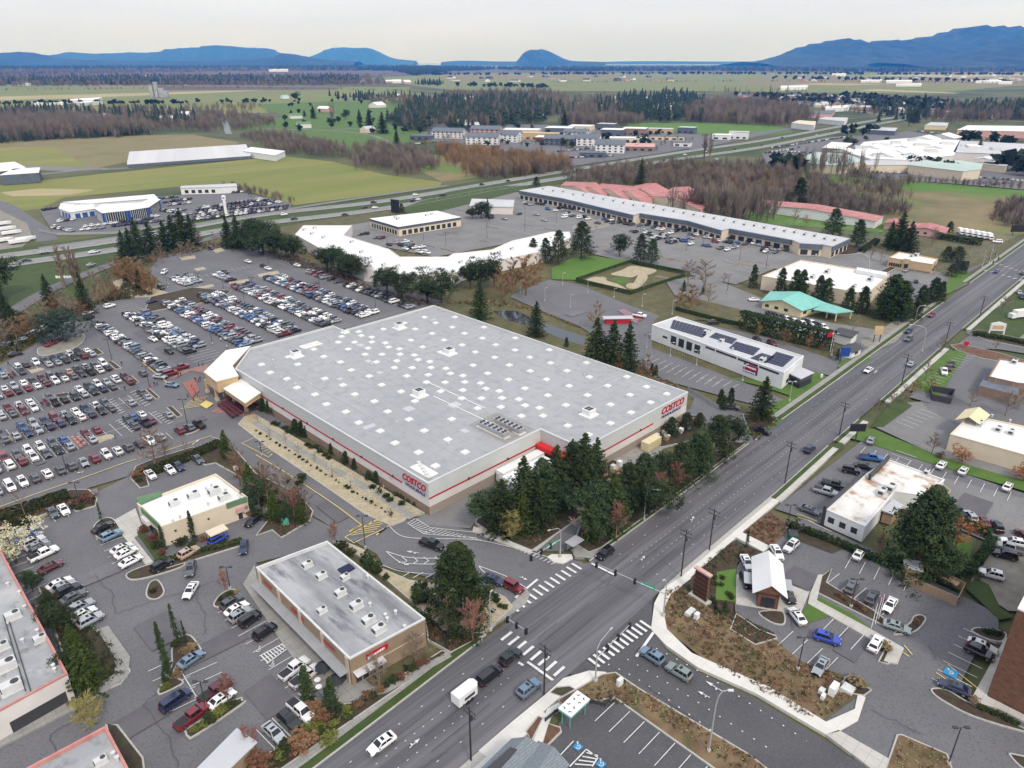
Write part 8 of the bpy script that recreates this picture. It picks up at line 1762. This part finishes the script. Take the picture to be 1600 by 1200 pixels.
for i,(bx,by,ty)in enumerate(((1361,983,944),(1367,976,935),(1372,969,930))):
 X,Y=G(bx,by); h=ztop(bx,by,ty); t=thing('flagpole','white flagpole, %s of three beside the grey SUV'%('left','middle','right')[i],'flagpole',(X,Y,.2),'flagpoles'); b=MB(); b.tube((0,0,0),(0,0,h),.08,.05,6); part(b,'pole',MT['roof_white'],t,local=True)
 if i:
  b=MB()
  for k in range(5):b.face([(.05+k*.14,-.05*(k%2),h-1.8+k*.12),(.05+(k+1)*.14,-.05*((k+1)%2),h-1.8+(k+1)*.12-.1),(.05+(k+1)*.14,-.05*((k+1)%2),h-.3-(k+1)*.05),(.05+k*.14,-.05*(k%2),h-.3-k*.05)],k%2)
  part(b,'flag',[MT['sign_red'],MT['sign_white']],t,local=True)
X,Y=G(1297,550); t=thing('flagpole','tall flagpole with flag in front of the clipped hedge','flagpole',(X,Y,.1)); h=ztop(1297,550,517); b=MB(); b.tube((0,0,0),(0,0,h),.1,.06,6); part(b,'pole',MT['roof_white'],t,local=True); b=MB(); b.face([(0,0,h-2),(-2.6,1,h-2.3),(-2.6,1,h-.5),(0,0,h-.2)]); part(b,'flag',MT['sign_red'],t,local=True)
for i,(x,y)in enumerate(((303,611),(306,616),(309,620),(313,624),(318,628),(236,607),(300,606))):
 b=MB(); b.tube((0,0,0),(0,0,1.0),.13,.13,8); b.tube((0,0,1.0),(0,0,1.08),.13,.05,8); o=b.build('bollard',MT['sign_red']); o.location=(*G(x,y),.2); tag(o,'red bollard in the line before the warehouse entrance','bollard','red bollards at the entrance')
def fence(pts,h,label,m='dark_metal',world=False):
 w=pts if world else W2(pts); t=thing('fence',label,'fence',(*w[0],0)); b=MB(); ps=MB()
 for a,c in zip(w,w[1:]):
  d=Vector(c)-Vector(a); n=Vector((-d.y,d.x)).normalized()*.03; b.prism([tuple(Vector(a)-n),tuple(Vector(c)-n),tuple(Vector(c)+n),tuple(Vector(a)+n)],.3,h)
  for k in range(int(d.length/4)+1):q=Vector(a)+d*(k*4/d.length)if k*4<d.length else Vector(c); ps.box((q.x,q.y,0),(.14,.14,h+.1))
 part(b,'mesh_panel',MT[m],t); part(ps,'posts',MT[m],t)
fence([(900,440),(985,411),(1078,430),(985,460),(900,440)],1.9,'dark green screen fence round the putting course','yewgreen'); fence([(1055,486),(1100,498),(1160,512)],2.0,'dark fence between the rough grass and the office car park','yewgreen')
fence([(1075,612),(1108,632),(1122,640)],1.5,'grey mesh fence along the side drive','steel'); fence([(664,966),(690,990),(700,1018)],1.2,'black railing beside the ramp at the brown shop building')
fence([(852,1130),(866,1118),(880,1108)],1.1,'metal railing beside the white corner canopy'); fence([(922,1100),(945,1106),(957,1092)],1.1,'metal railing round the corner planting bed')
fence([(62,362),(90,368),(180,366),(300,348)],1.6,'low fence along the dealership','steel')
mat('skin',(.45,.28,.2)); mat('cloth_dark',(.02,.02,.03)); mat('cloth_red',(.35,.02,.02)); mat('cloth_blue',(.03,.06,.16)); mat('cloth_white',(.6,.6,.6)); mat('cloth_grey',(.12,.12,.13))
def person_mesh(stride,coat,legs):
 V=[(0,0,.95),(0,0,1.2),(0,0,1.42),(0,0,1.52),(.02,0,1.68),
(0,.1,.9),(stride*.5,.11,.48),(stride*.75-.08,.11,.06),(stride*.75+.1,.11,.03),(0,-.1,.9),(-stride*.4,-.11,.48),(-stride*.95,-.11,.08),(-stride*.95+.17,-.11,.03),
(0,.2,1.4),(-stride*.3,.27,1.12),(-stride*.1+.1,.27,.88),(0,-.2,1.4),(stride*.3,-.27,1.12),(stride*.5+.08,-.27,.9)]
 E_=[(0,1),(1,2),(2,3),(3,4),(0,5),(5,6),(6,7),(7,8),(0,9),(9,10),(10,11),(11,12),(2,13),(13,14),(14,15),(2,16),(16,17),(17,18)]
 R_=[.16,.15,.17,.06,.11,.1,.07,.05,.045,.1,.07,.05,.045,.075,.055,.04,.075,.055,.04]
 me=bpy.data.meshes.new('person'); me.from_pydata(V,E_,[]); o=bpy.data.objects.new('person',me); COL.objects.link(o)
 md=o.modifiers.new('skin','SKIN'); o.modifiers.new('sub','SUBSURF').levels=1
 for i,r in enumerate(R_):me.skin_vertices[0].data[i].radius=(r,r)
 me.skin_vertices[0].data[0].use_root=True; bpy.context.view_layer.update()
 m2=bpy.data.meshes.new_from_object(o.evaluated_get(bpy.context.evaluated_depsgraph_get())); bpy.data.objects.remove(o)
 m2.materials.clear(); [m2.materials.append(MT[x])for x in(coat,legs,'skin','cloth_dark')]
 for p in m2.polygons:z=p.center.z; p.material_index=1 if z<.92 and abs(p.center.y)<.2 else 3 if z>1.68 else 2 if z>1.48 else 0
 return m2
pm={(c,l):person_mesh(s,c,l)for c,l,s in(('cloth_dark','cloth_blue',.3),('cloth_red','cloth_dark',.22),('cloth_blue','cloth_dark',.35),('cloth_white','cloth_blue',.25),('cloth_grey','cloth_dark',.3))}
pk=list(pm)
for i,(x,y,c,lab)in enumerate(((230,571,0,'person in dark coat, left of two walking near the lamp in the lower lot'),(232.5,572,2,'person in blue coat, right of two walking near the lamp in the lower lot'),(242,604,0,'person in dark coat, left of two by the third curb island'),(246,603,4,'person in grey coat, right of two by the third curb island'),(279,590,0,'person in dark coat at the corner of the paving'),(283,588,1,'person in red coat at the corner of the paving'),(306,597,0,'person pushing a cart, left of the group on the paving'),(311,598,1,'person in red in the group on the paving'),(313.5,596,0,'person in dark coat in the group on the paving'),(311,573,0,'person in dark coat, left of two above the paving'),(317,573,4,'person in grey coat, right of two above the paving'),(355,546,3,'person in white top beside the entrance roof corner'),(346,535,3,'person in white top in an upper lot aisle'),(361,537,0,'person in dark coat, left of two in the aisle'),(363.5,536,4,'person in grey coat, right of two in the aisle'),(314,511,0,'person in dark coat between rows of the upper lot'),(316.5,510,2,'person in blue coat between rows of the upper lot'),(191,572,0,'person in dark coat beside the tall lamp island'),(14,572,0,'person in dark coat at the left in the lower lot'),(196,611,0,'person in dark coat crossing the lower lot aisle'),(181,687,0,'person in dark coat beside the tree island'),(303,628,1,'person in red vest near the bollards'),(452,451,2,'person in blue by the upper rows'),(294,622,4,'person in grey coat waiting near the bollards'))):
 o=bpy.data.objects.new('person',pm[pk[c]]); COL.objects.link(o); o.location=(*G(x,y),.2); o.rotation_euler=(0,0,i*1.7); tag(o,lab,'person')
# ================================================================ FAR WOODS, HILLS, HAZE
def lowtree(kind,seed):
 r=np.random.RandomState(seed); V,F=[],[]
 if kind=='con':
  for j in range(4):
   z0,z1,R=.08+.22*j,.42+.2*j,.24-.05*j; n=6; ph=r.rand()*6; i=len(V); V.append((0,0,min(z1,1)))
   for k in range(n):a=ph+2*math.pi*k/n; q=R*(.7+.6*r.rand()); V.append((q*math.cos(a),q*math.sin(a),z0-.03+.06*r.rand()))
   for k in range(n):F.append((i,i+1+k,i+1+(k+1)%n))
 elif kind=='round':
  for j in range(26):
   d=r.normal(size=3); d/=np.linalg.norm(d); p=np.array([0,0,.58])+d*np.array([.32,.32,.38])*(.7+.4*r.rand()); u=r.normal(size=3)*.13; w=r.normal(size=3)*.13; i=len(V); V+=[tuple(p+u),tuple(p+w),tuple(p-u),tuple(p-w)]; F.append((i,i+1,i+2,i+3))
  for a,c in((0,1.57),(1.57,0)):i=len(V); V+=[(-.22,0,.3),(.22,0,.3),(.2,0,.85),(-.2,0,.85)]if a==0 else[(0,-.22,.3),(0,.22,.3),(0,.2,.85),(0,-.2,.85)]; F.append((i,i+1,i+2,i+3))
 else:
  for j in range(56):
   a=r.rand()*6.28; q=.04+.16*r.rand(); z0=.10+.55*r.rand(); z1=min(1.,z0+.18+.25*r.rand()); t=.007+.007*r.rand(); i=len(V); V+=[(q*.6*math.cos(a),q*.6*math.sin(a)-t,z0),(q*.6*math.cos(a),q*.6*math.sin(a)+t,z0),(q*1.25*math.cos(a+.3),q*1.25*math.sin(a+.3),z1)]; F.append((i,i+1,i+2))
  i=len(V); V+=[(-.015,0,0),(.015,0,0),(0,0,.95)]; F.append((i,i+1,i+2)); i=len(V); V+=[(0,-.015,0),(0,.015,0),(0,0,.95)]; F.append((i,i+1,i+2))
 return np.array(V,float),F
LT={k:[lowtree(k,s)for s in range(4)]for k in('con','round','bare')}
def scatter_px(poly,n,r):
 xs=[p[0]for p in poly]; ys=[p[1]for p in poly]; o=[]
 def inside(x,y):
  c=False; j=len(poly)-1
  for i in range(len(poly)):
   xi,yi=poly[i]; xj,yj=poly[j]
   if(yi>y)!=(yj>y)and x<(xj-xi)*(y-yi)/(yj-yi)+xi:c=not c
   j=i
  return c
 g_=0
 while len(o)<n and g_<n*40:
  g_+=1; x,y=r.uniform(min(xs),max(xs)),r.uniform(min(ys),max(ys))
  if inside(x,y):o.append(G(x,y))
 return o
def wood(name,label,poly,n,kind,h,m,wide=1.,seed=1,px=True):
 r=random.Random(seed); Vs,loops,starts,tots=[],[],[],[]; off=0; lc=0
 for X,Y in scatter_px(poly,n,r):
  X+=r.gauss(0,h*.5); Y+=r.gauss(0,h*.5); v,f=r.choice(LT[kind]); s=h*r.uniform(.6,1.15); a=r.random()*6.28; c,sn=math.cos(a),math.sin(a)
  w=np.empty_like(v); w[:,0]=(v[:,0]*c-v[:,1]*sn)*s*wide+X; w[:,1]=(v[:,0]*sn+v[:,1]*c)*s*wide+Y; w[:,2]=v[:,2]*s; Vs.append(w)
  for q in f:loops+=[i+off for i in q]; starts.append(lc); tots.append(len(q)); lc+=len(q)
  off+=len(v)
 V=np.concatenate(Vs); me=bpy.data.meshes.new(name); me.vertices.add(len(V)); me.vertices.foreach_set('co',V.ravel()); me.loops.add(len(loops)); me.loops.foreach_set('vertex_index',loops); me.polygons.add(len(starts)); me.polygons.foreach_set('loop_start',starts); me.polygons.foreach_set('loop_total',tots)
 me.materials.append(MT[m]); me.update(calc_edges=True); o=bpy.data.objects.new(name,me); COL.objects.link(o); return tag(o,label,'woods',kind='stuff')
WD=[
('bare grove beyond the highway left of the orange thicket',[(552,238),(600,232),(650,240),(680,262),(640,274),(600,266),(556,258)],260,'bare',15,'forest_bare',1.2),
('bare hedge row behind the greenhouses',[(375,215),(440,210),(540,235),(545,246),(440,240)],300,'bare',12,'forest_bare',1.4),
('orange-brown thicket beside the highway',[(680,234),(760,240),(880,258),(885,266),(760,277),(735,275),(735,262),(690,245)],420,'bare',15,'forest_orange',1.5),
('bare thicket beneath the orange trees',[(735,262),(880,262),(880,268),(760,280)],160,'bare',12,'forest_bare',1.4),
('brown brushwood between highway and red sheds',[(890,272),(1000,262),(1060,258),(1200,262),(1300,290),(1340,315),(1410,335),(1370,342),(1270,326),(1180,315),(1100,306),(1000,292),(940,290),(890,285)],950,'bare',11,'forest_bare',1.7),
('rust brushwood among the brown brush',[(1000,270),(1120,265),(1200,270),(1300,300),(1200,310),(1050,290)],220,'bare',9,'forest_orange',1.8),
('brushwood in the wetland at the right',[(1300,272),(1420,285),(1400,320),(1330,300)],60,'bare',11,'forest_bare',1.8),
('willow brush at the right edge of the wetland',[(1560,325),(1660,330),(1660,360),(1570,350)],120,'bare',12,'forest_bare',1.8),
('bare poplar trunks in front of the far mall',[(1275,268),(1308,272),(1306,275),(1275,273)],22,'bare',28,'forest_bare',.6),
('tall bare trees behind the red sheds',[(1085,325),(1180,338),(1180,344),(1085,334)],60,'bare',20,'forest_bare',1.1),
('brush along the field behind the dealership',[(360,292),(400,300),(455,316),(452,319),(395,304),(360,297)],50,'bare',6,'forest_bare',1.5),
('leafless poplar plantation at the left edge',[(-60,196),(100,188),(200,200),(226,211),(60,219),(-60,226)],900,'bare',22,'forest_bare',1.1),
('dark conifer strip in front of the poplar plantation',[(-60,220),(60,214),(226,207),(226,211),(60,219),(-60,227)],230,'con',13,'forest_dark',1.1),
('mixed woods left of the stream',[(-60,176),(100,168),(260,172),(400,166),(395,176),(350,190),(310,205),(225,208),(150,190),(-60,190)],520,'bare',16,'forest_bare',1.3),
('dark firs left of the stream',[(-60,178),(80,170),(200,172),(300,178),(310,200),(240,198),(150,185),(-60,185)],150,'con',19,'forest_dark',1.1),
('rust woods along the stream',[(310,185),(350,180),(345,205),(315,206)],90,'bare',14,'forest_bare',1.6),('rust woods right of the stream',[(362,180),(420,186),(430,198),(400,200),(370,205)],110,'bare',13,'forest_bare',1.6),
('dark forest block above the apartments',[(618,196),(640,160),(760,155),(830,155),(880,178),(820,195),(700,205),(640,204)],620,'con',25,'forest_dark',1.1),
('bare trees in the dark forest block',[(625,198),(650,158),(800,148),(960,155),(990,175),(930,185),(880,180),(760,200),(660,206)],620,'bare',23,'forest_bare',1.1),
('bare poplars in the forest above the district',[(700,150),(860,145),(870,150),(720,160)],180,'bare',26,'forest_bare',.9),
('dark firs of the middle suburb',[(930,160),(1060,145),(1100,160),(1070,190),(990,192),(930,175)],330,'con',24,'forest_dark',1.1),
('bare trees behind the district',[(880,190),(990,188),(995,195),(890,200)],200,'bare',20,'forest_bare',1.1),
('large bare grove beyond the green field',[(1075,172),(1120,162),(1250,172),(1258,190),(1210,197),(1075,190)],900,'bare',24,'forest_bare',1.1),
('poplar row on the plain',[(1090,147),(1250,146),(1250,147.5),(1090,148.5)],26,'bare',30,'forest_bare',.5),('trees of the far suburb',[(1150,150),(1340,150),(1480,160),(1470,176),(1340,166),(1230,162)],260,'round',13,'forest_dark',1.2),
('dark firs above the far suburb',[(1330,160),(1480,166),(1430,190),(1390,192),(1360,175)],60,'con',22,'forest_dark',1.2),('bare woods of the far suburb',[(1160,148),(1480,156),(1480,172),(1200,160)],240,'bare',13,'forest_bare',1.3),
('bare woods at the far right',[(1450,190),(1490,168),(1660,162),(1660,188),(1500,192)],420,'bare',22,'forest_bare',1.3),('dark firs at the far right',[(1480,172),(1660,162),(1660,185),(1510,188)],210,'con',24,'forest_dark',1.2),
('dark trees around the far mall',[(1320,208),(1360,204),(1370,210),(1330,214)],7,'round',12,'forest_dark',1.2),('trees along the far mall car park',[(1200,258),(1246,262),(1246,267),(1200,264)],12,'round',13,'forest_dark',1.2),
('dark pines in front of the far mall',[(1405,258),(1432,262),(1490,266),(1490,268),(1405,263)],10,'round',12,'forest_dark',1.3),('pines at the right edge by the far mall',[(1560,258),(1660,262),(1660,285),(1590,275)],22,'round',18,'forest_dark',1.4),
('saplings along the far car park',[(1420,284),(1600,296),(1600,297.5),(1420,285.5)],26,'bare',8,'forest_bare',1.2),('trees on the far car park',[(1500,218),(1600,226),(1600,228),(1500,220)],10,'round',12,'forest_dark',1.3),
('hedgerow across the left plain',[(-60,141),(400,138),(640,143),(640,143.8),(400,139),(-60,142)],110,'bare',11,'forest_bare',1.5),('hedgerow in the left fields',[(-60,164),(240,162),(420,160),(420,161),(240,163),(-60,165)],70,'round',10,'forest_dark',1.4),('hedgerow across the right plain',[(860,129),(1200,127),(1650,131),(1650,132),(1200,128),(860,130)],150,'bare',13,'forest_bare',1.5),
('tree line at the far edge of the plain',[(640,117),(1100,115.5),(1650,117),(1650,118),(1100,116.5),(640,118)],240,'round',20,'forest_dark',1.6),('garden trees of the farmsteads',[(430,160),(640,150),(660,215),(440,205)],40,'round',9,'forest_dark',1.2),('street trees of the district',[(650,212),(860,200),(1060,215),(1180,214),(1000,240),(760,235)],90,'bare',9,'forest_bare',1.3),('dark street trees of the district',[(650,212),(860,196),(1060,212),(1000,236),(760,230)],45,'round',8,'forest_dark',1.2),('street trees of the far town',[(1150,150),(1500,158),(1600,186),(1350,182),(1200,166)],260,'bare',12,'forest_bare',1.5),
('dark woods of the far left suburb',[(-60,124),(150,120),(560,118),(560,132),(300,133),(-60,134)],1300,'con',26,'forest_dark',1.5),('bare woods of the far left suburb',[(-60,122),(600,118),(600,134),(-60,136)],1500,'bare',24,'forest_bare',2.),
('long dark wood at the far left',[(-60,102.5),(450,102),(600,104),(700,107),(760,110),(640,111),(400,110),(-60,113)],2300,'con',55,'forest_dark',2.4),('bare wood at the far left',[(-60,104),(500,104),(560,111),(400,112),(-60,120)],1800,'bare',40,'forest_bare',3.),
('wooded spur left of the bay',[(560,104),(700,105),(790,108),(700,112),(650,118),(600,108)],700,'con',45,'forest_dark',2.2),
('dark wood beyond the plain',[(780,106),(1100,105),(1420,104),(1650,106),(1650,112),(1400,113),(1100,111),(900,112),(780,109)],2200,'con',42,'forest_dark',2.4),('bare wood beyond the plain',[(800,104),(1650,103),(1650,114),(800,110)],1500,'bare',34,'forest_bare',3.),
('tree rows on the plain',[(700,133),(860,137),(860,138.5),(700,134.5)],40,'round',15,'forest_dark',1.5),('small copse on the plain',[(655,129),(690,131),(688,135),(655,133)],34,'con',26,'forest_dark',1.2),('farm trees on the plain',[(1200,122),(1580,128),(1580,130),(1200,124)],60,'round',18,'forest_dark',1.5),
('farm trees in the middle fields',[(520,150),(640,152),(640,156),(530,158)],50,'con',22,'forest_dark',1.1),('bare trees in the middle fields',[(575,155),(660,152),(660,168),(580,165)],130,'bare',18,'forest_bare',1.1),
]
for i,(lab,poly,n,kd,h,m,w)in enumerate(WD):wood('woods',lab,poly,int(n*(1.5 if kd=='bare' else 1.15)),kd,h,m,w*(.92 if kd=='bare' else 1),300+i)
for i,(k,x,y,ty)in enumerate((('fir',490,185,164),('fir',455,182,171),('fir',476,182,171),('roundpine',540,186,170),('fir',562,192,170),('fir',578,206,170),('fir',598,208,174),('fir',620,225,200),('roundpine',462,158,142),('fir',1440,178,145),('fir',1430,192,165),('roundpine',1420,196,175),('bare_tall',520,192,158),('bare_tall',1100,248,205),('bare_tall',1108,250,205),('fir',1498,241,226),('fir',1528,240,217),('roundpine',1330,232,212),('roundpine',1322,225,213),('roundpine',1385,222,213),('roundpine',1352,220,211),('fir',882,195,172),('fir',1300,236,228))):
 plant(k,x,y,ty,wide=1.2,label='%s in distant farmland, %s from the left'%(KIND[k][1],ordl(1+sorted([490,455,476,540,562,578,598,620,462,1440,1430,1420,520,1100,1108,1498,1528,1330,1322,1385,1352,882,1300]).index(x))),group='single distant trees')
def hill(name,sky_px,dist,depth,seed,foot=0):
 """sky_px: (x, y) skyline points; the ridge stands dist metres away, sloping down on both sides"""
 r=np.random.RandomState(seed); pts=smooth_line(sky_px,8); n=len(pts); rows=15; V=[]; F=[]
 cr,sr=math.cos(-math.pi/4),math.sin(-math.pi/4)
 sm=[r.normal()for _ in range(n*rows)]
 for j in range(rows):
  t=(j/(rows-1)-.5)*2
  for i,(x,y)in enumerate(pts):
   d=dist+t*depth; R=(x-800)/FOC*(dist*math.cos(PITCH)+H*math.sin(PITCH)*0+0); Rr=R*(1+t*depth/dist*.15)
   yy=600-y; tt=(FOC*math.sin(-PITCH)+yy*math.cos(PITCH))/(FOC*math.cos(PITCH)+yy*math.sin(PITCH)); hz=max(H+dist*tt,5)
   Rr=(x-800)*dist/(FOC*math.cos(PITCH)+yy*math.sin(PITCH))*(1+t*.05)
   z=hz*max(0,(1-abs(t)**1.3))*(1+.10*math.sin(i*.9+j*1.7)*(abs(t)>.01))-4*(abs(t)>.98)
   X=SQ*(d+Rr); Y=SQ*(d-Rr); V.append((X,Y,z))
 for j in range(rows-1):
  for i in range(n-1):a=j*n+i; F.append((a,a+1,a+n+1,a+n))
 me=bpy.data.meshes.new(name); me.from_pydata(V,[],F); me.materials.append(MT['hill']); me.polygons.foreach_set('use_smooth',[True]*len(F)); me.update()
 o=bpy.data.objects.new(name,me); COL.objects.link(o); return tag(o,kind='structure')
hill('hills',[(1165,97),(1200,94),(1240,82),(1262,71),(1290,66),(1315,61),(1335,64),(1353,69),(1380,63),(1400,65),(1425,61),(1470,54),(1500,45),(1530,41),(1560,43),(1590,43),(1650,50),(1800,70)],15500,3600,1)
hill('hills',[(1385,98),(1420,94),(1470,90),(1520,80),(1560,72),(1600,66),(1650,62),(1800,60)],11500,2200,2)
hill('hills',[(80,96),(100,82),(150,84),(200,82),(240,82),(265,77),(290,75),(310,74),(330,71),(360,72),(378,74),(400,75),(420,76),(440,83),(460,85),(490,92),(540,96)],25000,3000,3)
hill('hills',[(-120,84),(-60,80),(0,83),(30,81),(60,84),(90,90),(150,94),(300,95),(420,90),(440,84),(460,85),(500,92),(560,96)],16500,1800,4)
hill('hills',[(470,96),(500,82),(515,76),(535,74),(555,75),(575,75),(590,80),(615,91),(650,95)],31000,2400,5)
hill('hills',[(806,97),(812,90),(818,83),(828,78),(838,78),(848,77),(862,82),(880,91),(895,95),(920,96),(945,97)],21000,1300,6)
hill('hills',[(690,97),(712,95),(740,95),(780,96),(812,96)],26000,900,7); hill('hills',[(930,97),(1000,95.5),(1100,96),(1170,96),(1200,95)],34000,800,8)
b=MB()
for k,(x,y,s)in enumerate(((70,92,90),(76,90,80),(88,88,60),(88,84,70))):pass
hz=MB(); hz.prism([(-1500,-1500),(41000,-1500),(41000,41000),(-1500,41000)],-1.4,1300,0,0,True)
hm=bpy.data.materials.new('haze'); hm.use_nodes=True; n_=hm.node_tree; n_.nodes.clear(); o_=N(n_,'ShaderNodeOutputMaterial'); pv=N(n_,'ShaderNodeVolumePrincipled')
pv.inputs['Color'].default_value=(.05,.28,1,1); pv.inputs['Density'].default_value=HAZE; pv.inputs['Absorption Color'].default_value=(1,1,1,1); pv.inputs['Anisotropy'].default_value=0
n_.links.new(pv.outputs[0],o_.inputs['Volume'])
ho=hz.build('haze',hm); tag(ho,kind='stuff')
